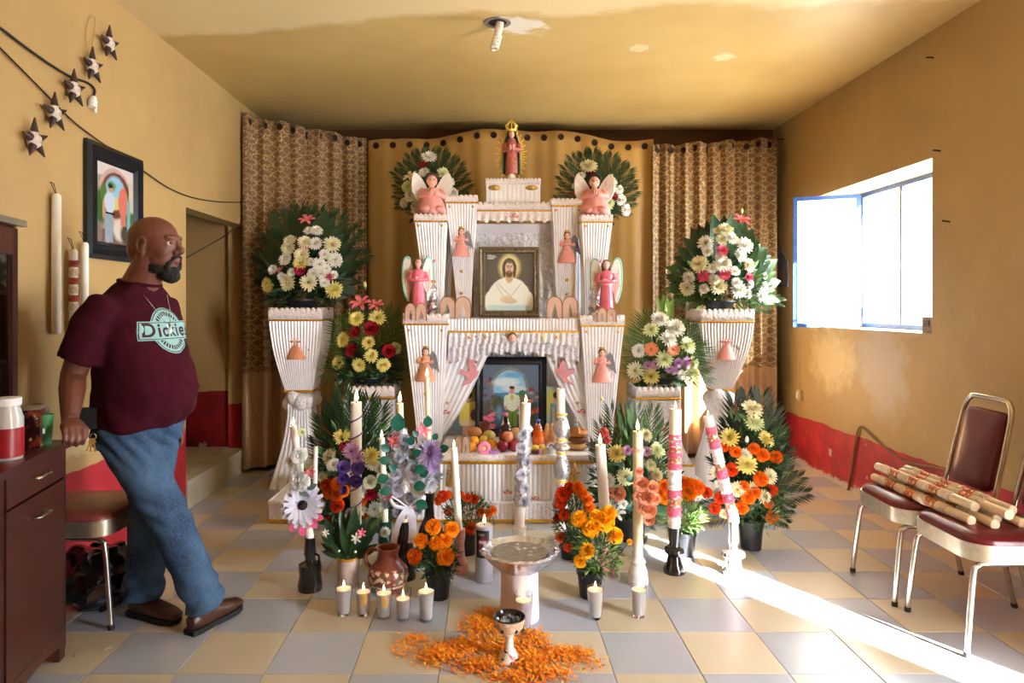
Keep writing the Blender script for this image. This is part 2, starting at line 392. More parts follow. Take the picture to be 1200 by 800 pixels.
# ================================================================== curtains behind the altar
def sequin_mat(name):
    """gold gauze: bands of embroidered rings and zigzags, sequins that glint; plain satin below z = .8"""
    t = NT(name); pos = t.coord('Object'); uv = t.n('ShaderNodeUVMap').outputs[0]
    sx = t.n('ShaderNodeSeparateXYZ'); t.l(uv, sx.inputs[0]); u, v = sx.outputs[0], sx.outputs[1]      # metres along the cloth
    su = t.math('SUBTRACT', t.math('FRACT', t.math('DIVIDE', u, .15)), .5); sv = t.math('SUBTRACT', t.math('FRACT', t.math('DIVIDE', v, .085)), .5)
    du = t.math('MULTIPLY', su, .15); dv = t.math('MULTIPLY', sv, .085)
    d = t.math('SQRT', t.math('ADD', t.math('MULTIPLY', du, du), t.math('MULTIPLY', dv, dv)))
    ring = t.step(t.math('ABSOLUTE', t.math('SUBTRACT', d, .021)), .003, .010, 1, 0)
    zz = t.math('ABSOLUTE', t.math('SUBTRACT', t.math('ABSOLUTE', sv), t.math('MULTIPLY', t.math('ABSOLUTE', su), .9)))
    zig = t.math('MULTIPLY', t.step(zz, .04, .1, .8, 0), t.step(t.math('ABSOLUTE', su), .17, .2))
    mot = t.math('MAXIMUM', ring, zig)
    gauze = t.step(t.noise(uv, 90, 2), .35, .65, .7, 1.1)
    sat = t.math('LESS_THAN', v, .82)
    col = t.mix(mot, lin((122, 88, 50)), lin((180, 146, 94)))
    hs = t.n('ShaderNodeHueSaturation'); t.l(col, hs.inputs['Color']); t.l(gauze, hs.inputs['Value'])
    col = t.mix(sat, hs.outputs[0], lin((178, 138, 98)))
    vo = t.n('ShaderNodeTexVoronoi'); vo.inputs['Scale'].default_value = 62; t.l(uv, vo.inputs['Vector'])
    spk = t.step(vo.outputs['Distance'], .19, .26, 1, 0); sc_ = t.n('ShaderNodeSeparateColor'); t.l(vo.outputs['Color'], sc_.inputs[0])
    spk = t.math('MULTIPLY', t.math('MULTIPLY', spk, t.math('GREATER_THAN', sc_.outputs[0], .58)), t.math('SUBTRACT', 1, sat))
    wn = t.n('ShaderNodeTexWhiteNoise'); t.l(vo.outputs['Color'], wn.inputs['Vector'])
    nm = t.n('ShaderNodeVectorMath', operation='MULTIPLY_ADD'); t.l(wn.outputs['Color'], nm.inputs[0]); nm.inputs[1].default_value = (1.2, 1.2, 1.2)
    ge = t.n('ShaderNodeNewGeometry'); sb = t.n('ShaderNodeVectorMath', operation='SUBTRACT'); t.l(ge.outputs['Normal'], sb.inputs[0]); sb.inputs[1].default_value = (.6, .6, .6)
    t.l(sb.outputs[0], nm.inputs[2]); no = t.n('ShaderNodeVectorMath', operation='NORMALIZE'); t.l(nm.outputs[0], no.inputs[0])
    seq = t.n('ShaderNodeBsdfPrincipled'); seq.inputs['Base Color'].default_value = lin((255, 232, 170)); seq.inputs['Metallic'].default_value = 1; seq.inputs['Roughness'].default_value = .38; t.l(no.outputs[0], seq.inputs['Normal'])
    t.l(t.mix(sat, (.6, .6, .6, 1), (.33, .33, .33, 1)), t.b.inputs['Roughness'])
    t.set(Base_Color=col, Sheen_Weight=.2)
    mx = t.n('ShaderNodeMixShader'); t.l(spk, mx.inputs[0]); t.l(t.b.outputs[0], mx.inputs[1]); t.l(seq.outputs[0], mx.inputs[2]); t.l(mx.outputs[0], t.out.inputs[0])
    return t.mat
m_seq = sequin_mat('gold_sequin_gauze')
t = NT('mustard_satin'); m_mus = t.set(Base_Color=t.vary((178, 138, 72), .08, 3), Roughness=.5, Sheen_Weight=.15)
m_gro = M('dark_bronze', (62, 34, 20), .35, .6)
m_hole_shade = M('opening_shade', (34, 18, 10), .9)  # dark colour stands in for the shade inside openings

def curtain(name, label, pts, ztop, zbot, amp, waves, mat, ngro, seed, thick=.004):
    """pts: plan polyline (x, y); ztop(u): height of the upper edge; pleats of the given depth"""
    rr = random.Random(seed); ph = [rr.uniform(0, 6.28) for _ in range(4)]
    base = V((pts[0][0], pts[0][1], 0)); root = thing(name, label, 'curtain', base)
    segs = [(V(pts[i]), V(pts[i+1])) for i in range(len(pts)-1)]; Ls = [(b-a).length for a, b in segs]; tot = sum(Ls)
    def plan(u):
        s_ = u*tot
        for (a, b), l in zip(segs, Ls):
            if s_ <= l+1e-6: d = (b-a)/l; return a+d*s_, V((d.y, -d.x))
            s_ -= l
        d = (segs[-1][1]-segs[-1][0]).normalized(); return segs[-1][1], V((d.y, -d.x))
    def off(u, k):
        w_ = u*waves*2*PI
        return amp*(math.sin(w_+ph[0]+.5*math.sin(u*5+ph[1]))+.35*math.sin(2.3*w_+ph[2]))*(.75+.35*k)+.012*math.sin(u*31+ph[3]+k*3)*k
    nu, nv = 150, 30
    def fn(u, k):
        p, n_ = plan(u); q = p+n_*off(u, k); z = ztop(u)*(1-k)+zbot*k
        return (q.x-base.x, q.y-base.y, z)
    mb = MB().grid(fn, nu, nv); me = mb.mesh('cloth', mat, 80)
    uvl = me.uv_layers.new(name='UVMap'); wd = nu+1
    for lp in me.loops: i = lp.vertex_index; uvl.data[lp.index].uv = ((i % wd)/nu*tot*1.25, mb.v[i][2])
    cl = link('cloth', me, root)
    so = cl.modifiers.new('thickness', 'SOLIDIFY'); so.thickness = thick; so.offset = 0
    gr = MB().tube(arc((0, 0, 0), .024, 0, 2*PI*11/12, 11), .005, 5, 0, closed=True).lathe([(.024, 0), (.0001, 0)], 12, 1).xf(Matrix())
    # ring in XZ plane, dark disc for the shaded eyelet turned to match
    gm = MB(); gm.tube(arc((0, 0, 0), .024, 0, 2*PI*11/12, 11), .006, 5, 0, closed=True)
    gm.add([(0, -.002, 0)]+[(.024*math.cos(2*PI*i/12), -.002, .024*math.sin(2*PI*i/12)) for i in range(12)], [(0, 1+i, 1+(i+1) % 12) for i in range(12)], 1)
    gme = gm.mesh('grommet', [m_gro, m_hole_shade], 60)
    for i in range(ngro):
        u = (i+.5)/ngro; p, n_ = plan(u); q = p+n_*(off(u, .03)+.004); z = ztop(u)-.055
        du = .004; pa, _ = plan(max(0, u-du)); pb, _ = plan(min(1, u+du)); d = (pb+n_*off(min(1, u+du), 0))-(pa+n_*off(max(0, u-du), 0))
        link('grommet', gme, root, (q.x-base.x, q.y-base.y, z), (0, 0, math.atan2(d.y, d.x)))
    return root
curtain('curtain', 'gold sequined gauze curtain with satin hem by the side doorway', [(-2.03, 5.56), (-1.12, 6.1)],
        lambda u: 2.94-.075*u-.02*math.sin(u*PI*3)**2, .04, .028, 7, m_seq, 9, 1)
curtain('curtain', 'plain mustard cloth curtain hanging behind the altar tiers', [(-1.11, 6.12), (1.45, 6.12)],
        lambda u: 2.845+(.115*max(0, 1-abs(u-.515)/.42)**.9)+.02*math.sin(u*20), .03, .01, 8, m_mus, 17, 2)
curtain('curtain', 'gold sequined gauze curtain with satin hem beside the window', [(1.43, 6.1), (2.56, 6.14)],
        lambda u: 2.80+.075*u+.012*math.sin(u*23), .04, .03, 8, m_seq, 10, 3)
tag(MB().tube(spline([P(282, 142, 5.64), P(425, 167, 6.16), P(500, 167, 6.18), P(600, 154, 6.18), P(700, 164, 6.18), P(765, 175, 6.18), P(905, 164, 6.2), (2.66, 6.2, 2.88)], 6), .004, 5).build('hanging_line', m_gro), 'thin cord from wall to wall that carries the three curtains', 'cord')
# ================================================================== flowers and leaves (unit size, facing +Z)
def petal(mb, a, el, L, w, m=0, r0=.08, z0=0, curl=.0, cup=.25, rows=3, tip=.35):
    """one petal leaving the centre at angle a, elevation el; curl bends it up along its length"""
    ca, sa = math.cos(a), math.sin(a); vs = []; x, z = r0, z0; e = el
    prof = [tip*1.1 if i == 0 else (1 if i < rows else tip) for i in range(rows+1)]
    for i in range(rows+1):
        ww = w*prof[i]/2
        for j in (-1, 0, 1):
            up = cup*ww*abs(j); px_ = x-math.sin(e)*up; pz = z+math.cos(e)*up; py = j*ww
            vs.append((px_*ca-py*sa, px_*sa+py*ca, pz))
        x += math.cos(e)*L/rows; z += math.sin(e)*L/rows; e += curl/rows
    fs = [(3*i+j, 3*i+3+j, 3*i+4+j, 3*i+1+j) for i in range(rows) for j in (0, 1)]
    mb.add(vs, fs, m)
def flower_mesh(kind, name, mats):
    mb = MB(); rr = random.Random(hash_(kind+name)); u = rr.uniform
    if kind == 'mum':
        for n, e, L in ((17, .0, .92), (16, .28, .86), (14, .6, .72), (10, .95, .52), (5, 1.25, .4)):
            for i in range(n): petal(mb, 2*PI*(i+u(-.2, .2))/n+e*3, e+u(-.08, .08), L*u(.9, 1.06), .27, 0, .1, .02+e*.1, .45, .3, 2, .45)
        mb.ell((0, 0, .2), (.15, .15, .14), 8, 5, 1)
    elif kind == 'daisy':
        for n, e, L in ((17, .05, .9), (15, .22, .8)):
            for i in range(n): petal(mb, 2*PI*(i+u(-.15, .15))/n+e, e, L*u(.93, 1.05), .3, 0, .1, e*.2, .25, .25, 2, .5)
        mb.ell((0, 0, .12), (.24, .24, .12), 10, 5, 1)
    elif kind == 'pompon':
        for k, (n, e) in enumerate(((14, -.45), (15, -.1), (14, .22), (12, .5), (10, .78), (7, 1.05), (4, 1.35))):
            for i in range(n):
                petal(mb, 2*PI*(i+u(-.25, .25)+k*.37)/n, e+u(-.12, .12), .66*u(.9, 1.1), .36, 0, .22*math.cos(e), .16+.24*math.sin(e), .35, u(-.6, .6), 2, .9)
        mb.ell((0, 0, .1), (.62, .62, .55), 10, 6, 1)
    elif kind == 'rose':
        for k, (n, r_, e, L, w_) in enumerate(((5, .2, .35, .75, .9), (5, .2, .7, .68, .8), (4, .16, 1.0, .62, .66), (3, .1, 1.25, .55, .5), (2, .03, 1.45, .5, .35))):
            for i in range(n): petal(mb, 2*PI*(i+u(-.1, .1)+k*.4)/n, e, L, w_, 0, r_, .04, .9 if k > 1 else .5, .35, 4, .75)
        mb.ell((0, 0, .1), (.3, .3, .3), 8, 5, 1)
    elif kind == 'lily':
        for i in range(6): petal(mb, 2*PI*i/6, .75-(i % 2)*.12, 1.05, .42-(i % 2)*.08, 0, .06, 0, -1.1, .5, 5, .18)
        for i in range(5): a = 2*PI*i/5; mb.tube([(0, 0, .1), (.16*math.cos(a), .16*math.sin(a), .5)], .022, 4, 1)
    elif kind == 'bud':
        mb.lathe([(.02, 0), (.3, .25), (.36, .6), (.25, 1.05), (.02, 1.35)], 8, 0); mb.lathe([(.1, -.3), (.34, .15), (.28, .35)], 6, 1)
    elif kind == 'celosia':
        for i in range(46):
            a, h = u(0, 6.28), u(0, 1); mb.ell((.55*math.cos(a)*math.sqrt(1-h*h*.8)*u(.6, 1), .55*math.sin(a)*math.sqrt(1-h*h*.8)*u(.6, 1), h*.8), u(.16, .26), 6, 4, 0)
        mb.ell((0, 0, .35), (.6, .6, .6), 8, 6, 0)
    return mb.mesh(name, mats, 60)
def hash_(s):
    h = 0
    for c in s: h = (h*31+ord(c)) % 100003
    return h
def pm(name, col, var=.14, sss=0): return M(name, col, .6, 0, var, 3.5, 0, spec=.3)
m_leaf = M('dark_green_leaf', (30, 62, 30), .42, 0, .3, 3); m_leaf2 = M('mid_green_leaf', (62, 104, 40), .45, 0, .25, 3)
m_leaf3 = M('bright_green_leaf', (112, 150, 62), .5, 0, .2, 3); m_pal = M('palm_green', (52, 84, 34), .45, 0, .25, 2)
m_stem = M('green_stem', (70, 100, 48), .5)
yel_c = pm('yellow_green_heart', (214, 196, 60)); yel_d = pm('deep_yellow_heart', (226, 176, 40)); brown_c = pm('dark_flower_heart', (40, 22, 26)); grn_c = pm('pale_green_heart', (186, 196, 110))
FL = {}
def fdef(key, kind, name, *mats): FL[key] = (name, flower_mesh(kind, name, list(mats)))
W = pm('white_petals', (244, 242, 232)); CR = pm('cream_petals', (240, 234, 198)); YP = pm('pale_yellow_petals', (240, 226, 140))
fdef('wm', 'mum', 'chrysanthemum', W, yel_c); fdef('cm', 'mum', 'chrysanthemum', CR, yel_d); fdef('ym', 'mum', 'chrysanthemum', YP, yel_d); fdef('gm', 'mum', 'chrysanthemum', pm('greenish_petals', (232, 238, 190)), grn_c)
fdef('pk', 'mum', 'chrysanthemum', pm('pink_petals', (222, 92, 124)), yel_d)
fdef('li', 'mum', 'chrysanthemum', pm('lilac_petals', (206, 160, 200)), pm('plum_heart', (136, 50, 104)))
fdef('mag', 'rose', 'carnation', pm('magenta_petals', (190, 36, 78)), pm('magenta_heart', (150, 24, 56)))
fdef('red', 'rose', 'rose', pm('red_petals', (160, 18, 34)), pm('dark_red_heart', (110, 8, 20)))
fdef('pea', 'rose', 'rose', pm('peach_petals', (238, 168, 134)), pm('peach_heart', (226, 140, 104)))
fdef('wr', 'rose', 'rose', pm('ivory_petals', (242, 238, 220)), grn_c)
fdef('pur', 'rose', 'rose', pm('violet_petals', (122, 92, 186)), pm('violet_heart', (90, 62, 150)))
fdef('ger', 'daisy', 'gerbera', pm('salmon_petals', (242, 158, 116)), pm('salmon_heart', (214, 130, 70)))
fdef('day', 'daisy', 'daisy', pm('bluish_white_petals', (226, 226, 244)), brown_c)
fdef('car', 'pompon', 'carnation', pm('white_carnation', (242, 242, 240)), pm('white_carnation_heart', (216, 220, 204)))
fdef('lil', 'lily', 'lily', pm('pink_lily', (232, 116, 136)), yel_d); fdef('wl', 'lily', 'lily', W, yel_d)
fdef('ora', 'pompon', 'marigold', pm('orange_marigold', (246, 126, 14)), pm('orange_heart', (214, 84, 8)))
fdef('yel', 'pompon', 'marigold', pm('yellow_marigold', (252, 182, 14)), pm('yellow_heart_m', (232, 146, 6)))
fdef('ylo', 'pompon', 'marigold', pm('amber_marigold', (252, 156, 12)), pm('amber_heart', (228, 120, 6)))
fdef('ro', 'pompon', 'marigold', pm('red_orange_marigold', (232, 76, 20)), pm('red_orange_heart', (176, 44, 12)))
fdef('dr', 'pompon', 'marigold', pm('dark_red_marigold', (132, 34, 20)), pm('dark_red_marigold_heart', (100, 24, 14)))
fdef('cel', 'celosia', 'cockscomb', pm('coral_cockscomb', (206, 84, 82), .2)); fdef('bud', 'bud', 'flower_bud', pm('bud_green_white', (214, 224, 150)), m_leaf3)
fdef('pb', 'bud', 'flower_bud', W, m_leaf2)

def leaf_mesh(name, mat, L=1, w=.4, fold=.25, curl=.4, rows=6):
    mb = MB(); vs = []
    for i in range(rows+1):
        t_ = i/rows; ww = w*math.sin(PI*min(1, t_*.93+.05))**.8/2 if i < rows else .002
        x = L*t_; z = curl*t_*t_*-.5*L
        for j in (-1, 0, 1): vs.append((x, j*ww, z+abs(j)*ww*fold))
    return mb.add(vs, [(3*i+j, 3*i+3+j, 3*i+4+j, 3*i+1+j) for i in range(rows) for j in (0, 1)]).mesh(name, mat, 80)
def frond_mesh(name, mat, n=16, ll=.42, droop=.25, w=.035, spread=.95, seed=1):
    """palm frond along +X, unit length"""
    mb = MB(); rr = random.Random(seed); bend = lambda t_: V((t_, 0, .12*t_-droop*t_*t_))
    mb.tube([bend(i/8) for i in range(9)], [.012*(1-i/10) for i in range(9)], 5, 0)
    for i in range(n):
        t_ = .12+.86*i/(n-1); p = bend(t_); l = ll*(math.sin(PI*(.18+.72*t_))**.7)*rr.uniform(.9, 1.08)
        for s_ in (-1, 1):
            a = spread*(1-.45*t_)+rr.uniform(-.06, .06); d = V((math.cos(a), s_*math.sin(a), rr.uniform(-.1, .12))); sd = d.cross(V((0, 0, 1))).normalized()*w/2
            q1, q2 = p+d*l*.5+V((0, 0, .01)), p+d*l-V((0, 0, .05*l))
            mb.add([p, q1-sd, q2, q1+sd], [(0, 1, 2, 3)], 0)
    return mb.mesh(name, mat, 80)
LEAF = {'broad': ('leaf', leaf_mesh('leaf', m_leaf, 1, .42)), 'broad2': ('leaf', leaf_mesh('leaf', m_leaf2, 1, .4)), 'strap': ('leaf', leaf_mesh('leaf', m_leaf2, 1, .13, .3, .7)), 'bright': ('leaf', leaf_mesh('leaf', m_leaf3, 1, .26)),
        'palm': ('palm_frond', frond_mesh('palm_frond', m_pal)), 'dpalm': ('palm_frond', frond_mesh('palm_frond', m_leaf, 18, .46, .2, .04, 1.0, 2)), 'fan': ('palm_frond', frond_mesh('palm_frond', m_leaf2, 13, .6, .1, .035, 1.2, 3))}
def foliage(root, c, r, n, size, mats=(None,), seed=0, shape='dome', name='foliage', w=.34):
    """uncountable small leaves filling an ellipsoid: one part of kind stuff"""
    rr = random.Random(seed); mb = MB(); mats = [m for m in mats if m] or [m_leaf]
    for i in range(n):
        while True:
            p = V((rr.uniform(-1, 1), rr.uniform(-1, 1), rr.uniform(-1, 1)))
            if .25 < p.length < 1: break
        q = V((p.x*r[0], p.y*r[1], p.z*r[2]))+V(c); d = (V((p.x, p.y, p.z+.35))+V((rr.uniform(-.6, .6), rr.uniform(-.6, .6), rr.uniform(-.6, .6)))).normalized()
        sd = d.cross(V((rr.uniform(-1, 1), rr.uniform(-1, 1), rr.uniform(-1, 1)))).normalized(); l = size*rr.uniform(.7, 1.3); n_ = d.cross(sd)*l*.08
        mb.add([q, q+d*l*.5+sd*l*w/2+n_, q+d*l, q+d*l*.5-sd*l*w/2+n_], [(0, 1, 2, 3)], rr.randrange(len(mats)))
    o = mb.build(name, mats, root, 0); o['kind'] = 'stuff'; return o
def flowers(root, items, Y, c, bulge=.12, scale=1.12, seed=1, up=.0):
    """items: (kind, photo x, photo y, photo radius); c: photo centre; heads nearer the centre stand further forward"""
    rr = random.Random(seed); base = root.matrix_basis.translation
    for k, px, py, r in items:
        dx, dy = (px-c[0])/c[2], (py-c[1])/c[3]; d2 = min(1, dx*dx+dy*dy); y = Y-bulge*(1-.85*d2)+rr.uniform(-.012, .012)
        nm, me = FL[k]; s = r*y/800*scale
        q = aim((dx*.7+rr.uniform(-.25, .25), -1, -dy*.6+.25+up+rr.uniform(-.2, .25)), rr.uniform(0, 6.28))
        if k in ('lil', 'wl'): q = aim((dx*.5+rr.uniform(-.3, .3), -.8, .9))
        if k in ('bud', 'pb'): q = aim((dx*.3, -.15, 1))
        if k == 'cel': q = aim((.1, -.3, 1))
        link(nm, me, root, P(px, py, y)-base, q, s)
def fan(root, kind, origin, tips, Y, back=.06, width=1, roll=None, seed=0):
    """leaves from the photo point origin to each tip, standing at depth Y"""
    rr = random.Random(seed); base = root.matrix_basis.translation; nm, me = LEAF[kind]
    for tx, ty in tips:
        y0, y1 = Y+rr.uniform(-.02, .03), Y+back*rr.uniform(.2, 1.2); a = P(origin[0]+(tx-origin[0])*.12, origin[1]+(ty-origin[1])*.12, y0); b = P(tx, ty, y1)
        d = b-a; X = d.normalized(); n_ = (V((rr.uniform(-.3, .3), -1, .25))); n_ = (n_-X*n_.dot(X)).normalized(); Yv = n_.cross(X)
        q = Matrix((X, Yv, n_)).transposed().to_quaternion(); L = d.length
        link(nm, me, root, a-base, q, (L*1.04, L*width, L*.8))
def ring_tips(cx, cy, rx, ry, a0, a1, n, seed=0, jit=.08):
    rr = random.Random(seed); out = []
    for i in range(n):
        a = math.radians(a0+(a1-a0)*i/(n-1) if n > 1 else a0); k = 1+rr.uniform(-jit, jit); out.append((cx+rx*k*math.cos(a), cy-ry*k*math.sin(a)))
    return out
# ================================================================== the white tiered altar
def cloth_mat(name, col, rough=.55, pleat=0):
    t = NT(name); co = t.coord(); c = t.vary(col, .05, 14); t.bump(t.noise(co, 160, 2), .15, .003); return t.set(Base_Color=c, Roughness=rough, Sheen_Weight=.15)
m_satin = cloth_mat('white_satin', (242, 239, 242), .38); m_tulle = cloth_mat('white_tulle', (248, 248, 252), .6)
def lace_mat(name, col, hole, scale=70, holes=.26, met=0.0, bumps=.5):
    t = NT(name); co = t.coord(); vo = t.n('ShaderNodeTexVoronoi'); vo.inputs['Scale'].default_value = scale; t.l(co, vo.inputs['Vector'])
    f = t.step(vo.outputs['Distance'], holes*.75, holes, .75, 0); big = t.step(t.noise(co, scale*.25, 2), .42, .52)
    c = t.mix(t.math('MULTIPLY', f, big), lin(col), lin(hole)); t.bump(t.math('ADD', vo.outputs['Distance'], t.noise(co, scale*.6, 4)), bumps, .006)
    return t.set(Base_Color=c, Roughness=.5 if not met else .32, Metallic=met)
m_lace = lace_mat('white_lace', (236, 226, 226), (120, 104, 104)); m_silver_lace = lace_mat('crumpled_silver_lace', (226, 224, 230), (160, 158, 168), 42, .35, .15, 1.0)
m_white_lace = lace_mat('crumpled_white_lace', (244, 242, 246), (200, 196, 206), 48, .35, 0, .8)
m_gold = M('gold_braid', (214, 160, 48), .35, .7, .25, 60, .6, 220); m_goldstar = M('gold_glitter', (206, 164, 84), .3, .6, .3, 200)
m_skin = M('painted_skin', (232, 178, 156), .45, var=.05); m_hair = M('painted_brown_hair', (74, 44, 30), .5); m_hair2 = M('painted_dark_hair', (30, 20, 22), .5)
m_pink = M('glossy_pink_robe', (232, 112, 138), .22, var=.12, scale=14, coat=.5); m_salmon = M('salmon_pink_robe', (234, 158, 148), .4, var=.1, scale=14); m_peach = M('peach_robe', (222, 150, 112), .5, var=.15, scale=14)
m_wing = M('white_wing', (240, 230, 220), .5, var=.08, scale=25, bump=.3, bscale=60); m_greywing = M('grey_wing', (120, 122, 130), .5, var=.2, scale=25); m_teal = M('turquoise_wing_edge', (128, 206, 186), .4)
m_core = M('white_board', (232, 230, 230), .7, var=.04)

def star_mesh(r=.02, t=.006):
    pts = [((r if i % 2 == 0 else r*.42)*math.sin(PI*i/5), (r if i % 2 == 0 else r*.42)*math.cos(PI*i/5)) for i in range(10)]
    mb = MB(); n = 10; vs = [(x, 0, z) for x, z in pts]+[(0, -t, 0), (0, t*.5, 0)]
    return mb.add(vs, [(i, (i+1) % n, n) for i in range(n)]+[((i+1) % n, i, n+1) for i in range(n)]).mesh('star', m_goldstar, 0)
star_me = star_mesh()
def ring_path(w, d, n, amp=0, k=0, phase=0):
    """rectangle outline of n points a side pushed out in pleats"""
    out = []
    for side in range(4):
        for i in range(n):
            s_ = i/n; o = amp*(1+math.cos(2*PI*k*s_+phase))*.5 if k else 0
            x, y = ((-w/2+w*s_, -d/2-o), (w/2+o, -d/2+d*s_), (w/2-w*s_, d/2+o), (-w/2-o, d/2-d*s_))[side]; out.append((x, y))
    return out
def pleated(root, name, w0, d0, z0, w1, d1, z1, k, mat, amp=.006, rows=8, shape=lambda t_: t_, dx=0, n=None):
    """pleated cover, size (w0, d0) at z0 to (w1, d1) at z1, k pleats a side"""
    n = n or k*4; mb = MB(); vs = []
    for r in range(rows+1):
        t_ = r/rows; f = shape(t_); w_, d_ = w0+(w1-w0)*f, d0+(d1-d0)*f
        vs += [(x+dx*(1-t_), y, z0+(z1-z0)*t_) for x, y in ring_path(w_, d_, n, amp*(.5+.5*w_/max(w0, w1)), k)]
    N = 4*n; fs = [(r*N+i, r*N+(i+1) % N, (r+1)*N+(i+1) % N, (r+1)*N+i) for r in range(rows) for i in range(N)]
    mb.add(vs, fs); mb.add([vs[rows*N+i*n] for i in range(4)], [(0, 1, 2, 3)])
    return mb.build(name, mat, root, 50)
def crown(root, w, d, z0, z1, teeth, mat, name='lace_crown', t_=.006):
    """lace band standing round the top with a scalloped edge"""
    mb = MB(); n = teeth*6; vs = []
    for z, sc_ in ((z0, 0), (z0+(z1-z0)*.5, 0), (z1, 1)):
        for i, (x, y) in enumerate(ring_path(w, d, n)):
            s_ = abs(math.sin(PI*teeth*(i % n)/n)); vs.append((x, y, z-(sc_*(1-s_**.6)*(z1-z0)*.22)))
    N = 4*n; fs = [(r*N+i, r*N+(i+1) % N, (r+1)*N+(i+1) % N, (r+1)*N+i) for r in range(2) for i in range(N)]
    o = MB().add(vs, fs).build(name, mat, root, 40); m = o.modifiers.new('thickness', 'SOLIDIFY'); m.thickness = t_; m.offset = 0
    return o
def braid(root, w, d, z, h=.014, name='gold_trim', t_=.006):
    mb = MB(); n = max(8, int((w+d)*45)); vs = []
    pth = [p for p in ring_path(w, d, n)]; rr = random.Random(3)
    for zz in (-1, 0, 1):
        for i, (x, y) in enumerate(pth):
            o = 1+(t_*(2 if zz == 0 else 0.3)*(1+.6*math.sin(i*2.1)))/max(w, .05); vs.append((x*o, y*o, z+zz*h/2))
    N = 4*n; fs = [(r*N+i, r*N+(i+1) % N, (r+1)*N+(i+1) % N, (r+1)*N+i) for r in range(2) for i in range(N)]
    return MB().add(vs, fs).build(name, m_gold, root, 50)
def star(root, x, y, z, s=1): return link('star', star_me, root, (x, y, z), (0, R.uniform(-.3, .3), 0), s)
def angel_ornament(root, loc, h, dress, wing=m_greywing, hair=m_hair, name='angel_ornament', rz=0, kneel=False, wings=(1, 0)):
    """small painted plaster angel in half relief; parts of it are sub-parts"""
    mb = MB(); s = h
    mb.lathe([(.30, 0), (.29, .06), (.21, .28), (.125, .46), (.15, .56), (.155, .64), (.10, .72), (.05, .745)], 14, 0, fn=lambda a, z: 1+(.07*math.sin(a*7) if z < .4 else 0))
    for q in (-1, 1): mb.tube([(.14*q, 0, .67), (.21*q, -.08, .55), (.06*q, -.17, .56)], [.055, .05, .035], 7, 0); mb.ell((.035*q, -.185, .575), (.032, .032, .045), 7, 5, 1)
    mb.ell((0, -.02, .84), (.092, .098, .115), 12, 9, 1); mb.tube([(0, 0, .7), (0, -.01, .78)], .045, 8, 1)
    mb.ell((0, .02, .875), (.115, .11, .115), 12, 8, 2); mb.ell((0, .055, .80), (.12, .075, .14), 10, 7, 2); mb.ell((0, -.118, .83), .014, 6, 4, 1)
    for q in (-1, 1): mb.ell((.035*q, -.108, .855), (.014, .01, .012), 6, 4, 3)
    mb.lathe([(.075, .965), (.085, .985), (.088, 1.02)], 10, 4)
    mb.v = [(x*s, y*s*.62, z*s) for x, y, z in mb.v]
    o = mb.build(name, [dress, m_skin, hair, m_hair2, m_goldstar], root, 50, loc); o.rotation_euler = (0, 0, rz)
    for q, on in ((1, wings[0]), (-1, wings[1])):
        if on: MB().plate([(.09*q*s, .48*s), (.16*q*s, .8*s), (.22*q*s, .88*s), (.31*q*s, .76*s), (.37*q*s, .48*s), (.41*q*s, .24*s), (.31*q*s, .34*s), (.2*q*s, .4*s)][::1 if q < 0 else -1], .03*s).build('wing', wing, o, 0, (0, -.035*s, 0))
    return o
def cherub_ornament(root, loc, s, wings=m_salmon, hair=m_hair2, name='cherub_ornament'):
    mb = MB(); mb.ell((0, -.3*s, .05*s), (.42*s, .4*s, .48*s), 12, 9, 0); mb.ell((0, -.1*s, .22*s), (.5*s, .42*s, .45*s), 12, 8, 1); mb.ell((0, -.7*s, 0), .07*s, 6, 4, 0)
    for q in (-1, 1): mb.ell((.15*q*s, -.66*s, .1*s), (.055*s, .04*s, .05*s), 6, 4, 1)
    o = mb.build(name, [m_skin, hair], root, 60, loc)
    mb = MB()
    for q in (-1, 1):
        for k in range(4): a = -.5+.35*k; mb.ell((q*(.55+.12*k)*s, .05*s, (-.28+.12*k)*s), (.42*s, .1*s, .16*s), 9, 6, 0, rotm(y=-q*a))
    w_ = mb.build('wing', wings, o, 60); return o

AX = .157
def AXp(px, Y): return (px-576)*Y/800
# --- low base with two wings
ab = thing('altar_plinth', 'low lace-covered base board that carries the whole white altar', 'altar plinth', (.035, 4.66, 0))
MB().box((0, 0, .066), (2.86, .70, .128)).build('board', m_core, ab, 0)
pleated(ab, 'lace_skirt', 2.87, .71, .022, 2.87, .71, .128, 110, m_lace, .006, 4, n=330)
braid(ab, 2.885, .725, .015, .02); crown(ab, 2.88, .72, .120, .142, 120, m_white_lace, 'lace_edge')
# --- offering table in front
ot = thing('offering_table', 'white pleated offering table holding the fruit and bread', 'offering table', (AX, 4.655, .134))
pleated(ot, 'pleated_skirt', .96, .65, 0, .96, .65, .262, 34, m_satin, .011, 4)
braid(ot, .985, .675, .245, .022); crown(ot, .98, .67, .25, .292, 26, m_lace, 'lace_edge')
MB().box((0, 0, .279), (.965, .655, .02)).build('table_top', m_satin, ot, 0)
for x, k in ((-.40, 0), (.36, 0)): angel_ornament(ot, (x, -.355, .10), .15, m_goldstar, m_wing, m_goldstar)
cherub_ornament(ot, (-.055, -.35, .06), .024, m_pink); cherub_ornament(ot, (.12, -.345, .02), .02, m_pink)

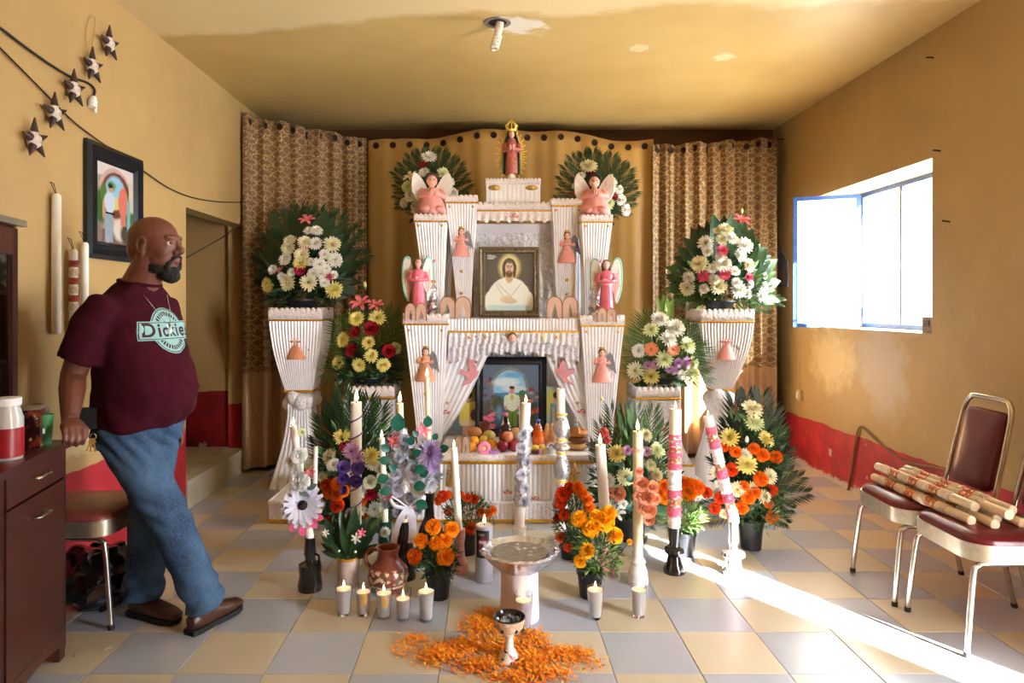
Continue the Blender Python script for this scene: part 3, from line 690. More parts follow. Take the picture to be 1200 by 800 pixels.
def column(label, px0, px1, Y, ytop, z0, w_bot, kind, orn, dxb=0, k=9, group=None, plainness=m_satin, cz=None):
    x0, x1 = AXp(px0, Y), AXp(px1, Y); w_ = x1-x0; zt = P(0, ytop, Y).z; d = w_*.82; h = zt-z0; ch = cz or .24*w_
    t_ = thing('altar_column', label, 'column', ((x0+x1)/2, Y+d/2, z0), 0, group)
    sh = lambda u: .12*u+.88*u**1.25
    pleated(t_, 'pleated_cover', w_bot, w_bot*.85, 0, w_*.94, d*.94, h-ch*.9, k+3, plainness, .0075, 14, sh, dxb)
    braid(t_, w_*1.0, d*1.0, h-ch*1.0, .016); crown(t_, w_*.99, d*.99, h-ch*.97, h, 7, m_lace)
    fy = lambda z: -(w_bot*.85+(d*.94-w_bot*.85)*sh(z/h))/2-.012
    for q in (-1, 1): star(t_, q*w_*.36, fy(h-ch*1.5)-.004, h-ch*1.55, .8)
    for o in orn:
        if o[0] == 'angel': z = h*o[1]; angel_ornament(t_, (o[4] if len(o) > 4 else 0, fy(z)-.01, z), o[2], o[3])
        if o[0] == 'cherub': z = h*o[1]; cherub_ornament(t_, (0, fy(z)-.005, z), o[2], m_pink)
        if o[0] == 'star': z = h*o[1]; star(t_, o[2], fy(z)-.006, z)
    return t_
Z1 = .134
column('lower left altar column with a peach angel on white pleats', 472, 525, 4.75, 367, Z1, .13, 'low', [('angel', .60, .24, m_peach), ('star', .52, 0)], .03)
column('lower right altar column with a salmon angel on white pleats', 680, 732, 4.75, 369, Z1, .13, 'low', [('angel', .60, .24, m_salmon), ('star', .5, 0)], -.01)
# --- middle shelf between the lower columns
ms = thing('altar_shelf', 'middle altar shelf with pleated edge, gold braid and ruffled lace', 'shelf', (AX, 5.14, 1.08))
wS = AXp(679, 4.8)-AXp(526, 4.8)
MB().box((0, 0, .155), (wS-.02, .66, .07)).build('shelf_board', m_core, ms, 0)
pleated(ms, 'pleated_edge', wS, .68, .11, wS, .68, .197, 40, m_satin, .009, 3)
braid(ms, wS+.02, .7, .105, .018)
def ruffle(root, name, x0, x1, y, ztop, zb, mat, k=22, amp=.02, layers=2):
    for L in range(layers):
        def fn(u, v):
            x = x0+(x1-x0)*u; zl = ztop-(ztop-zb(u))*(L+1)/layers; z = ztop-(ztop-zl)*v
            return (x, y-amp*(v*.9+.1)*(1+math.sin(2*PI*k*u+L*2+1.5*v))*.6-.012*(layers-L), z+.006*math.sin(2*PI*k*u*1.3)*v)
        o = MB().grid(fn, k*8, 4).build(name, mat, root, 80)
ruffle(ms, 'lace_ruffle', -wS/2, wS/2, -.33, .10, lambda u: -.04-.075*(abs(u-.5)*2)**2+.012*math.sin(u*60), m_silver_lace)
cherub_ornament(ms, (-.012, -.38, .062), .062, m_white_lace)
for x in (-.31, -.2, .2, .3): star(ms, x, -.385, .07, 1.1)
# --- legs that carry the shelf at the back, and the cloth behind the lower portrait
bp = thing('back_panel', 'white cloth panel behind the lower framed portrait', 'panel', (AX, 5.40, Z1-.128))
pleated(bp, 'pleated_cover', wS+.5, .05, 0, wS+.5, .05, 1.06, 40, m_tulle, .006, 3)
# drapes of tulle, gathered at the columns
def drape(label, pts_top, pts_bot, Y, orn, mirror):
    root = thing('tulle_drape', label, 'drape', P(pts_bot[0][0], pts_bot[0][1], Y)); b = root.location
    ax, ay, bx, by = *pts_top[0], *pts_top[1]; cx_, cy_, dx_, dy_ = *pts_bot[0], *pts_bot[1]
    def fn(u, v):
        v2 = v**.85; tx, ty = ax+(bx-ax)*u, ay+(by-ay)*u; ex, ey = cx_+(dx_-cx_)*u, cy_+(dy_-cy_)*u
        bow = 7*math.sin(PI*v)*(1 if mirror else -1)*(u if not mirror else 1-u); q = P(tx+(ex-tx)*v2-bow*.5, ty+(ey-ty)*v2, Y-.007*math.sin(u*2*PI*7+v*1.5)*(1-.5*v)); return q-b
    o = MB().grid(fn, 60, 14).build('cloth', m_tulle, root, 80); m = o.modifiers.new('thickness', 'SOLIDIFY'); m.thickness = .003
    for kind, x, y, s in orn:
        q = P(x, y, Y-.03)-b
        if kind == 'star': star(root, q.x, q.y, q.z, .9)
        elif kind == 'dove':
            f = -1 if mirror else 1
            pl = [(-.02, .01), (-.062, .03), (-.066, .01), (-.05, -.012), (-.03, -.015), (-.006, -.04), (-.06, -.095), (.01, -.07), (.045, -.03), (.072, .012), (.052, .02), (.034, .07), (.0, .118), (-.004, .06), (.004, .02)]
            MB().plate([(f*px_*s, pz*s) for px_, pz in (pl if f < 0 else pl[::-1])], .012).build('dove', M('pink_foam_dove', (226, 152, 158), .7, var=.1), root, 0, q)
        else: cherub_ornament(root, q, s, m_pink)
drape('left tulle drape with a pink dove beside the lower portrait', [(527, 402), (573, 414)], [(497, 508), (520, 512)], 4.86, [('dove', 550, 437, 1), ('star', 528, 424, 1), ('star', 558, 424, 1), ('star', 524, 472, 1), ('cherub', 522, 483, .028)], False)
drape('right tulle drape with a pink dove beside the lower portrait', [(638, 414), (682, 402)], [(690, 512), (712, 508)], 4.86, [('dove', 663, 436, 1), ('star', 650, 424, 1), ('star', 676, 425, 1), ('star', 677, 472, 1), ('cherub', 682, 482, .028)], True)
# --- upper columns
Z2 = 1.277
column('upper left outer altar column, shorter, pleats with a cherub', 485, 523, 4.99, 250, Z2+.0, .11, 'up', [('cherub', .55, .03)], .03, 7)
column('upper left inner altar column, taller, bearing an angel and a star', 521.5, 559.5, 5.1, 228, Z2, .09, 'up', [('angel', .50, .22, m_salmon, .0), ('star', .38, 0), ('star', .2, 0)], .02, 7)
column('upper right inner altar column, taller, bearing a salmon angel', 646, 684, 5.1, 232, Z2, .09, 'up', [('angel', .46, .24, m_salmon, .0), ('star', .32, 0), ('star', .2, 0)], -.03, 7)
column('upper right outer altar column, shorter, pleats with a cherub', 681, 718, 4.99, 251, Z2+.0, .11, 'up', [('cherub', .55, .03)], -.02, 7)
# side curtains of the upper niche
def panel_drape(label, top, bot, Y):
    root = thing('tulle_drape', label, 'drape', P(bot[0][0], bot[0][1], Y)); b = root.location
    def fn(u, v):
        x = (top[0][0]+(top[1][0]-top[0][0])*u)*(1-v)+(bot[0][0]+(bot[1][0]-bot[0][0])*u)*v; y = (top[0][1]+(top[1][1]-top[0][1])*u)*(1-v)+(bot[0][1]+(bot[1][1]-bot[0][1])*u)*v
        return P(x, y, Y-.006*math.sin(u*2*PI*6))-b
    o = MB().grid(fn, 48, 8).build('cloth', m_tulle, root, 80); o.modifiers.new('thickness', 'SOLIDIFY').thickness = .003
panel_drape('white tulle hanging in the gap between the upper left columns', [(521, 262), (532, 262)], [(500, 372), (527, 372)], 5.28)
panel_drape('white tulle hanging in the gap between the upper right columns', [(676, 262), (686, 262)], [(673, 372), (702, 372)], 5.28)
# --- niche panel, top shelf and top box
np_ = thing('niche_panel', 'crumpled silver lace panel behind the robed figure picture', 'panel', (AXp(602.5, 5.3), 5.32, Z2))
wN = AXp(650, 5.3)-AXp(555, 5.3)
def crumple(w, h, d, n, amp, seed):
    nu, nv = n, int(n*h/w); f = lambda u, v: (w*(u-.5), -d/2-amp*noise.noise(V((u*n*.35+seed, v*nv*.35, seed)))-amp*.6*noise.noise(V((u*n*.9, v*nv*.9, seed+3))), h*v)
    mb = MB().grid(f, nu, nv); vs = [(-w/2, -d/2, 0), (w/2, -d/2, 0), (w/2, d/2, 0), (-w/2, d/2, 0)]; vs += [(x, y, h) for x, y, _ in vs]
    return mb.add(vs, [(1, 2, 6, 5), (2, 3, 7, 6), (3, 0, 4, 7), (4, 5, 6, 7)])
crumple(wN, .66, .04, 60, .012, 4.2).build('crumpled_lace', m_white_lace, np_, 60)
MB().box((0, -.01, .69), (wN+.06, .07, .07)).build('top_band', m_satin, np_, 0)
ts = thing('altar_shelf', 'topmost altar shelf with a lace picket edge and gold braid', 'shelf', (AXp(602.5, 5.14), 5.28, 2.035))
wT = AXp(646, 5.14)-AXp(559, 5.14)
MB().box((0, 0, .035), (wT, .3, .05)).build('shelf_board', m_core, ts, 0)
crown(ts, wT-.004, .31, .045, .115, 14, m_lace, 'lace_picket'); braid(ts, wT+.006, .325, .045, .014)
ruffle(ts, 'lace_ruffle', -wT/2, wT/2, -.155, .04, lambda u: -.035+.008*math.sin(u*40), m_lace, 10, .014, 1)
cherub_ornament(ts, (0, -.2, .0), .03, m_salmon)
for px_ in (505, 699.5):
    x = AXp(px_, 5.42)
    bcol = thing('back_pillar', 'plain white pillar under the top %s flower spray' % ('left' if px_ < 600 else 'right'), 'pillar', (x, 5.46, Z2-.005))
    pleated(bcol, 'pleated_cover', .15, .13, 0, .15, .13, .70, 6, m_satin, .008, 3); crown(bcol, .16, .14, .69, .73, 5, m_lace)
tb = thing('top_box', 'white lace-edged box that the crowned statue stands on', 'box', (AXp(601, 5.25), 5.29, 2.095))
wB = AXp(632, 5.2)-AXp(570, 5.2)
pleated(tb, 'box_cover', wB, .24, 0, wB, .24, .225, 12, m_satin, .004, 3); crown(tb, wB+.01, .25, .19, .24, 16, m_lace, 'lace_edge')
for q in (-1, 1):
    bm_ = MB().ell((0, 0, 0), (.05, .012, .02), 8, 5).ell((.0, -.01, 0), (.016, .014, .014), 6, 4); bm_.build('gold_bow', m_goldstar, tb, 60, (q*.14, -.132, .165))

# --- tall flared stands on the floor
def tall_stand(label, px, Y, wtop, zt, zneck, wneck, wfoot, orn):
    t_ = thing('flower_stand', label, 'flower stand', (AXp(px, Y), Y, 0))
    pleated(t_, 'pleated_cover', wneck, wneck, zneck, wtop*.95, wtop*.95, zt-.09, 16, m_satin, .0075, 14, lambda u: .15*u+.85*math.sin(u*PI/2)**1.0)
    braid(t_, wtop*.985, wtop*.985, zt-.095, .016); crown(t_, wtop*.98, wtop*.98, zt-.09, zt, 10, m_lace, 'lace_crown')
    braid(t_, wneck*1.1, wneck*1.1, zneck+.01, .02)
    mb = MB()
    for k in range(9): a = 2*PI*k/9; mb.ell((wneck*.45*math.cos(a), wneck*.45*math.sin(a), zneck-.06+.03*math.sin(k*2.3)), (.07, .06, .055), 10, 7, 0, rotm(.3*k, .2*k, a))
    mb.ell((0, 0, zneck-.07), (wneck*.6, wneck*.6, .09), 12, 8)
    mb.build('bow', m_white_lace, t_, 60)
    pleated(t_, 'skirt', wfoot, wfoot, .0, wneck*.85, wneck*.85, zneck-.08, 8, m_tulle, .02, 10, lambda u: math.sin(u*PI/2))
    angel_ornament(t_, (0, -wtop*.40, zneck+(zt-zneck)*.40), .24, orn, m_greywing); star(t_, 0, -wneck*.62, zneck+.17, .9); return t_
tall_stand('tall flared white stand with a peach angel, by the dark satin curtain', 354, 5.28, .40, 1.357, .71, .19, .38, m_peach)
tall_stand('tall flared white stand with a pale angel, nearest the window', 842.5, 5.25, .40, 1.345, .72, .135, .36, m_salmon)
# --- lace pedestals beside the altar
def pedestal(label, px0, px1, Y, ytop, zf, zt=None):
    w_ = AXp(px1, Y)-AXp(px0, Y); zt = P(0, ytop, Y).z; t_ = thing('lace_pedestal', label, 'pedestal', ((AXp(px0, Y)+AXp(px1, Y))/2, Y+w_/2, Z1))
    h = zt-Z1; MB().box((0, 0, zf/2), (w_*1.6, w_*1.05, zf)).build('plinth', m_satin, t_, 0)
    mb = MB(); n = 26; prof = [(1.5, zf), (1.42, zf+.03), (1.12, zf+.12), (1.0, zf+.2), (1.0, h-.12), (1.02, h-.10)]
    vs = []; N = 4*n
    for k, (f, z) in enumerate(prof):
        for i, (x, y) in enumerate(ring_path(w_*f, w_*min(f, 1.1), n)): o = 1+.04*noise.noise(V((i*.6, z*25, px0))); vs.append((x*o, y*o, z))
    mb.add(vs, [(r*N+i, r*N+(i+1) % N, (r+1)*N+(i+1) % N, (r+1)*N+i) for r in range(len(prof)-1) for i in range(N)]); mb.add([vs[(len(prof)-1)*N+i*n] for i in range(4)], [(0, 1, 2, 3)])
    mb.build('crumpled_lace', m_silver_lace, t_, 60)
    braid(t_, w_*1.53, w_*1.14, zf+.008, .018); braid(t_, w_*1.0, w_*1.0, h-.085, .016); crown(t_, w_*.97, w_*.97, h-.09, h, 8, m_lace)
    cherub_ornament(t_, (.01, -w_*.56, h-.30), .034, m_pink); return t_
pedestal('crumpled lace pedestal behind the purple-ribbon candle', 403, 462, 4.88, 452, .09)
pedestal('crumpled lace pedestal behind the pink-banded white candle', 745, 798, 4.88, 453, .09)
# ================================================================== pictures and statues on the altar
def frame(root, w, h, fw, mat, t=.035, name='frame', inner=None):
    """mitred moulding round an opening; bottom edge at z = 0, centre x = 0, front towards -Y"""
    prof = [(0, 0), (0, -t*.6), (fw*.25, -t), (fw*.55, -t*.75), (fw*.8, -t*.85), (fw, -t*.35), (fw, 0)]
    mb = MB(); vs = []; n = len(prof)
    for (sx_, sz_) in ((-1, 0), (1, 0), (1, 1), (-1, 1)):
        for o, y in prof: vs.append((sx_*(w/2-o), y, (h-o) if sz_ else o))
    fs = [(c*n+i, c*n+(i+1) % n, ((c+1) % 4)*n+(i+1) % n, ((c+1) % 4)*n+i) for c in range(4) for i in range(n)]
    return mb.add(vs, fs).build(name, mat, root, 30)
def print_(root, w, h, mat, y=-.004, z0=0, name='print', x0=0):
    me = MB().add([(x0-w/2, y, z0), (x0+w/2, y, z0), (x0+w/2, y, z0+h), (x0-w/2, y, z0+h)], [(0, 1, 2, 3)]).mesh(name, mat, 0)
    uv = me.uv_layers.new(name='UVMap')
    for lp, c in zip(me.loops, ((0, 0), (1, 0), (1, 1), (0, 1))): uv.data[lp.index].uv = c
    return link(name, me, root)
# robed figure
fx0, fx1, fy0, fy1, Yf = 561, 632, 292, 373.5, 5.10
wf, hf = AXp(fx1, Yf)-AXp(fx0, Yf), (fy1-fy0)*Yf/800
m_oldgold = M('antique_bronze_frame', (120, 104, 78), .38, .5, .45, 55, .8, 90)
pj = thing('framed_picture', 'bronze framed picture of a bearded figure in a white robe', 'picture', (AXp(596.5, Yf), Yf, Z2+.01))
frame(pj, wf, hf, .048, m_oldgold); MB().box((0, .009, hf/2), (wf-.02, .012, hf-.02)).build('backing', m_hair, pj, 0)
skin_, rob = (214, 190, 166), (240, 244, 236)
print_(pj, wf-.085, hf-.085, picture('robed_figure_print', (92, 88, 82), [
    ('e', .5, .66, .42, .32, (104, 98, 88), .5), ('e', .51, .75, .22, .23, (196, 184, 130), .3), ('e', .51, .755, .18, .19, (226, 214, 160), .3), ('e', .505, .745, .145, .165, (96, 82, 68), .12), ('e', .43, .66, .06, .1, (92, 78, 64), .3), ('e', .58, .66, .06, .1, (92, 78, 64), .3),
    ('b', .5, .14, .44, .18, rob, .08), ('e', .5, .22, .43, .36, rob, .06), ('e', .2, .16, .2, .22, rob, .1), ('e', .8, .16, .2, .22, rob, .1),
    ('b', .44, .33, .2, .012, (200, 214, 206), .8, -.72), ('b', .62, .34, .16, .012, (206, 216, 208), .8, .8), ('b', .35, .3, .17, .01, (206, 216, 210), .8, -.95),
    ('e', .505, .59, .08, .11, (206, 178, 140), .2), ('e', .505, .735, .085, .115, skin_, .18), ('e', .505, .635, .07, .06, (110, 86, 64), .35), ('e', .505, .665, .03, .012, (168, 110, 96), .4),
    ('e', .475, .75, .018, .009, (60, 46, 40), .5), ('e', .535, .75, .018, .009, (60, 46, 40), .5), ('e', .475, .775, .024, .007, (96, 76, 60), .5), ('e', .535, .775, .024, .007, (96, 76, 60), .5), ('e', .508, .71, .012, .03, (186, 154, 126), .6), ('e', .505, .845, .06, .025, (120, 100, 82), .5),
    ('e', .46, .2, .14, .06, (222, 208, 180), .3), ('e', .53, .17, .13, .045, (214, 198, 170), .3), ('b', .5, .03, .45, .07, (198, 226, 228), .3),
    ('b', .14, .95, .075, .007, (210, 214, 206), .3), ('b', .15, .925, .085, .007, (210, 214, 206), .3), ('b', .13, .9, .07, .007, (210, 214, 206), .3)], .22), -.012, .0425)
# young man in a garden arch
fx0, fx1, fy0, Yg = 557, 640, 418, 4.93
wf, hf = AXp(fx1, Yg)-AXp(fx0, Yg), 1.37-(fy0-358)*Yg/800-.428
m_blackframe = M('black_lacquer_frame', (18, 24, 32), .25, 0, .2, 20)
pg = thing('framed_picture', 'black framed portrait of a young man before a garden arch', 'picture', (AXp(598.5, Yg), Yg-.02, .430))
frame(pg, wf, hf, .058, m_blackframe, .03); MB().box((0, .009, hf/2), (wf-.02, .012, hf-.02)).build('backing', m_blackframe, pg, 0)
rq = random.Random(21); dots = []
for k in range(16): dots.append(('e', rq.uniform(.0, .2), rq.uniform(.28, .78), rq.uniform(.025, .045), rq.uniform(.014, .026), rq.choice(((134, 66, 80), (104, 78, 74), (150, 112, 110), (80, 92, 66))), .4))
for k in range(20): dots.append(('e', rq.uniform(.76, 1), rq.uniform(.05, .62), rq.uniform(.03, .05), rq.uniform(.016, .03), rq.choice(((176, 74, 72), (196, 110, 96), (150, 58, 62), (186, 150, 120), (96, 90, 64))), .4))
for k in range(9): dots.append(('e', rq.uniform(.02, .24), rq.uniform(.02, .24), rq.uniform(.04, .06), rq.uniform(.022, .034), rq.choice(((214, 92, 126), (196, 78, 108), (226, 120, 146))), .3))
print_(pg, wf-.10, hf-.10, picture('garden_arch_print', (96, 116, 138), [
    ('b', .5, .2, .5, .22, (70, 84, 84), .3), ('e', .48, .62, .33, .33, (128, 134, 132), .04), ('b', .48, .42, .33, .2, (116, 124, 124), .05),
    ('e', .48, .62, .28, .285, (140, 200, 230), .03), ('b', .48, .44, .28, .19, (140, 200, 230), .03), ('e', .42, .72, .22, .07, (214, 232, 240), .5), ('e', .56, .62, .2, .05, (206, 228, 236), .5), ('e', .55, .83, .16, .04, (110, 176, 226), .5), ('b', .48, .50, .28, .06, (70, 130, 176), .1), ('b', .48, .36, .28, .09, (96, 112, 78), .3),
    ('e', .27, .40, .1, .12, (74, 90, 58), .4), ('e', .69, .42, .1, .13, (132, 110, 84), .4), ('e', .70, .56, .06, .045, (62, 124, 76), .4), ('e', .36, .2, .14, .2, (70, 98, 130), .5), ('e', .3, .26, .05, .1, (110, 136, 160), .6), ('e', .5, .04, .22, .08, (44, 54, 64), .5)]+dots+[
    ('b', .52, .2, .085, .15, (98, 134, 50), .1), ('b', .525, .19, .007, .14, (66, 94, 40), .6), ('e', .52, .42, .12, .14, (214, 228, 212), .08), ('e', .415, .42, .035, .11, (206, 222, 206), .15), ('e', .625, .42, .035, .11, (206, 222, 206), .15), ('e', .41, .33, .02, .035, (196, 140, 120), .3), ('e', .635, .33, .02, .035, (196, 140, 120), .3), ('e', .52, .49, .03, .05, (190, 190, 96), .5), ('b', .65, .2, .007, .18, (226, 226, 220), .5),
    ('e', .52, .60, .042, .055, (206, 150, 136), .12), ('e', .52, .642, .045, .024, (66, 42, 48), .2), ('e', .506, .605, .006, .005, (50, 30, 30), .4), ('e', .536, .605, .006, .005, (50, 30, 30), .4), ('e', .52, .578, .014, .005, (160, 84, 84), .4)], .2, .22), -.012, .05)
# two photographs half hidden by the drapes
def photo(label, px, Yp, w_, h_, mat, yaw):
    t_ = thing('photo_print', label, 'photo', (AXp(px, Yp), Yp, .428), yaw)
    MB().box((0, .004, h_/2), (w_, .005, h_)).build('card', m_core, t_, 0); print_(t_, w_-.006, h_-.006, mat, .0005, .003); return t_
photo('photo of a boy in yellow holding a ball, left of the black frame', 546, 4.95, .20, .37, picture('boy_yellow_print', (128, 150, 160), [
    ('e', .75, .7, .3, .35, (150, 160, 70), .4), ('b', .2, .3, .3, .4, (116, 142, 158), .3), ('b', .6, .12, .22, .2, (206, 160, 140), .15), ('b', .55, .45, .3, .22, (240, 222, 110), .1), ('e', .6, .72, .12, .08, (206, 150, 124), .2), ('e', .6, .8, .13, .07, (60, 40, 36), .15), ('e', .82, .4, .15, .12, (120, 84, 96), .15), ('e', .9, .38, .05, .05, (220, 190, 220), .3), ('b', .55, .24, .26, .05, (236, 216, 180), .2)]), 0)
photo('photo of a person in blue, right of the black frame', 652, 4.95, .18, .36, picture('person_blue_print', (170, 196, 206), [
    ('e', .3, .65, .3, .3, (206, 206, 110), .4), ('b', .5, .35, .26, .3, (96, 160, 178), .1), ('e', .5, .73, .13, .09, (206, 160, 136), .2), ('e', .5, .82, .14, .07, (56, 44, 50), .15), ('b', .5, .08, .2, .1, (60, 70, 96), .1), ('b', .38, .38, .05, .2, (206, 160, 140), .2)]), 0)

# --- standing winged figures
def winged(label, px, Y, zb, h, face, group=None):
    t_ = thing('angel_statue', label, 'statue', (AXp(px, Y), Y, zb), face)
    s = h; mb = MB()
    mb.lathe([(.15, 0), (.16, .015), (.125, .12), (.105, .30), (.10, .46), (.085, .54), (.115, .62), (.125, .70), (.09, .765), (.04, .79)], 20, 0, fn=lambda a, z: 1+(.10*math.sin(a*8+z*6) if z < .5 else .02*math.sin(a*5)))
    mb.lathe([(.095, .525), (.102, .54), (.095, .555)], 16, 3)
    for q in (-1, 1):
        mb.tube([(.10*q, 0, .72), (.155*q, -.03, .60), (.07*q, -.12, .585), (-.02*q, -.13, .60)], [.05, .045, .036, .03], 8, 0); mb.ell((-.03*q, -.135, .605+.012*q), (.045, .022, .022), 7, 5, 1)
    mb.tube([(0, 0, .76), (0, -.01, .84)], .032, 8, 1); mb.ell((0, -.02, .885), (.058, .064, .075), 12, 9, 1); mb.ell((0, -.085, .88), .012, 6, 4, 1)
    for q in (-1, 1): mb.ell((.022*q, -.078, .895), .008, 5, 4, 4); mb.ell((.055*q, .02, .83), (.035, .04, .11), 8, 7, 2)
    mb.ell((0, .015, .91), (.072, .068, .072), 12, 8, 2); mb.ell((0, .05, .80), (.07, .035, .12), 9, 7, 2)
    mb.v = [(x*s, y*s, z*s) for x, y, z in mb.v]
    mb.build('figure', [m_pink, m_skin, m_hair, m_salmon, m_hair2], t_, 60)
    mb = MB(); mb.box((0, 0, .005), (.30*s, .26*s, .03)); mb.build('pedestal', m_salmon, t_, 30)
    for q in (-1, 1):
        out = [(.05, .60), (.09, .80), (.14, .96), (.20, 1.0), (.25, .95), (.275, .80), (.275, .60), (.25, .40), (.20, .26), (.17, .22), (.15, .36), (.10, .48)]
        o = MB().plate([(q*x*s, z*s) for x, z in (out if q < 0 else out[::-1])], .014).build('wing', m_wing, t_, 0, (0, .07*s, 0))
        edge = [(q*x*s, .0, z*s) for x, z in out[2:10]]; MB().tube(spline(edge, 4), .014*s*1.6, 6).build('wing_edge', m_teal, o)
        for k in range(4): x0 = .12+.03*k; MB().tube([(q*x0*s, -.010, (.62+.06*k)*s), (q*(.17+.02*k)*s, -.010, (.34+.05*k)*s)], .006*s, 5).build('feather_ridge', m_salmon, o)
        o.rotation_euler = (0, 0, q*.25)
    return t_
winged('standing pink winged statue on the lower left altar column', 490, 4.87, 1.318, .40, .15)
winged('standing pink winged statue on the lower right altar column', 710.5, 4.87, 1.302, .405, -.15)
def cherub_statue(label, px, Y, zb, h, hair, rz):
    t_ = thing('cherub_statue', label, 'statue', (AXp(px, Y), Y, zb), rz); s = h; mb = MB()
    mb.lathe([(.34, 0), (.36, .05), (.32, .2), (.25, .36), (.22, .46), (.21, .52), (.14, .60), (.06, .63)], 18, 0, fn=lambda a, z: 1+(.09*math.sin(a*7+z*5) if z < .4 else 0))
    for q in (-1, 1):
        mb.tube([(.18*q, 0, .54), (.25*q, -.12, .42), (.05*q, -.26, .46)], [.085, .075, .05], 8, 0); mb.ell((.025*q, -.275, .50), (.032, .036, .075), 7, 6, 1)
        mb.ell((.16*q, -.22, .1), (.15, .2, .1), 9, 6, 0)
    mb.tube([(0, 0, .58), (0, -.02, .68)], .055, 8, 1); mb.ell((0, -.03, .77), (.12, .125, .135), 14, 10, 1); mb.ell((0, -.155, .755), .02, 6, 4, 1)
    for q in (-1, 1): mb.ell((.045*q, -.143, .785), .015, 6, 4, 3); mb.ell((.08*q, -.12, .745), (.03, .02, .025), 6, 4, 0)
    mb.ell((0, .025, .82), (.142, .135, .13), 12, 9, 2)
    for k in range(9): a = PI*(.12+.76*k/8); mb.ell((.125*math.cos(a), -.06, .82+.1*math.sin(a)), .045, 7, 5, 2)
    mb.v = [(x*s, y*s, z*s) for x, y, z in mb.v]; mb.build('figure', [m_salmon, m_skin, hair, m_hair2], t_, 60)
    for q in (-1, 1):
        o = None; root_ = MB()
        out = [(.08, .42), (.12, .66), (.22, .82), (.34, .94), (.42, .95), (.46, .84), (.47, .68), (.45, .52), (.39, .40), (.28, .32), (.17, .34)]
        o = MB().plate([(q*x*s, z*s) for x, z in (out if q < 0 else out[::-1])], .02).build('wing', m_wing, t_, 0, (0, .12*s, 0)); o.rotation_euler = (0, 0, q*-.25)
        for k in range(5): a = .5+.22*k; MB().tube([(q*.17*s, -.012, .5*s), (q*(.17+.27*math.sin(a))*s, -.012, (.5+.3*math.cos(a)+.03)*s)], [.012*s, .02*s], 5).build('feather_ridge', m_wing, o)
    return t_
cherub_statue('praying cherub statue with brown hair before the top left spray', 506, 5.12, 2.045, .335, m_hair, .15)
cherub_statue('praying cherub statue with dark hair before the top right spray', 696.5, 5.12, 2.04, .33, m_hair2, -.1)
# --- crowned robed statue with golden rays
vs_ = thing('crowned_statue', 'small robed statue with a green mantle and golden rays atop the altar', 'statue', (AXp(599.5, 5.29), 5.29, 2.332)); s = .415
mb = MB(); mb.lathe([(.11, .14), (.125, .18), (.12, .3), (.11, .5), (.105, .66), (.085, .76), (.05, .80)], 16, 0, fn=lambda a, z: 1+.06*math.sin(a*8))
mb.ell((0, -.05, .865), (.052, .056, .07), 12, 9, 1)
for q in (-1, 1): mb.ell((.04*q-.012*q, -.17, .60), (.026, .03, .06), 7, 5, 1); mb.tube([(.12*q, -.02, .68), (.14*q, -.1, .56), (.03*q, -.16, .57)], [.05, .05, .035], 8, 0)
mb.ell((0, .0, .9), (.05, .05, .05), 8, 6, 2); mb.v = [(x*s, y*s, z*s) for x, y, z in mb.v]; mb.build('robed_figure', [M('rose_robe', (186, 104, 92), .4, .1, .4, 60), m_skin, m_hair2], vs_, 60)
def mant(u, v):
    z = .14+.82*v; a = -.62*PI+1.24*PI*u; r_ = (.150-.015*v) if v < .6 else (.141-.55*(v-.6)*(v-.6)-.07*(v-.6)); r_ = max(.068, r_)+.01*math.sin(u*30)*(1-v); return (r_*math.sin(a)*s, (r_*math.cos(a)*.75)*s, z*s)
mo = MB().grid(mant, 28, 10).build('mantle', M('green_mantle', (46, 92, 70), .4, .1, .25, 50), vs_, 60); mo.modifiers.new('thickness', 'SOLIDIFY').thickness = .006
mb = MB(); mb.ell((0, -.04, .07), (.075, .07, .075), 12, 9, 0); mb.ell((0, -.02, .03), (.16, .09, .04), 10, 6, 1); mb.v = [(x*s, y*s, z*s) for x, y, z in mb.v]; mb.build('base', [W, m_salmon], vs_, 60)
m_ray = M('polished_gold', (246, 204, 92), .36, .4, .15, 60)
for i in range(52):
    a = 2*PI*(i+.5)/52
    if abs(a-1.5*PI) < .45: continue
    c_, s_ = math.cos(a), math.sin(a); r0, r1 = .15, (.31 if i % 2 else .27); ex, ez = .95, 1.62
    MB().tube([(r0*c_*s, .04, (.5+r0*s_*ez*1.1)*s), (r1*c_*ex*s, .035, (.5+r1*s_*ez)*s)], [.020*s, .009*s], 5).build('gold_ray', m_ray, vs_)
MB().tube([((.175*math.cos(a))*s, .05, (.5+.21*1.72*math.sin(a))*s) for a in [2*PI*k/36 for k in range(36)]], .009*s, 6, closed=True).build('halo_rim', m_ray, vs_)
mb = MB(); mb.lathe([(.075, .93), (.085, .95), (.075, .97)], 14, cap=False)
for k in range(8): a = 2*PI*k/8; mb.tube([(.08*math.cos(a), .08*math.sin(a), .96), (.115*math.cos(a), .115*math.sin(a), 1.03), (.06*math.cos(a), .06*math.sin(a), 1.10), (0, 0, 1.12)], .010, 5)
mb.ell((0, 0, 1.125), .022, 8, 6); mb.box((0, 0, 1.17), (.012, .012, .08)); mb.box((0, 0, 1.18), (.05, .012, .012)); mb.v = [(x*s, y*s, z*s) for x, y, z in mb.v]; mb.build('crown', m_ray, vs_, 60)

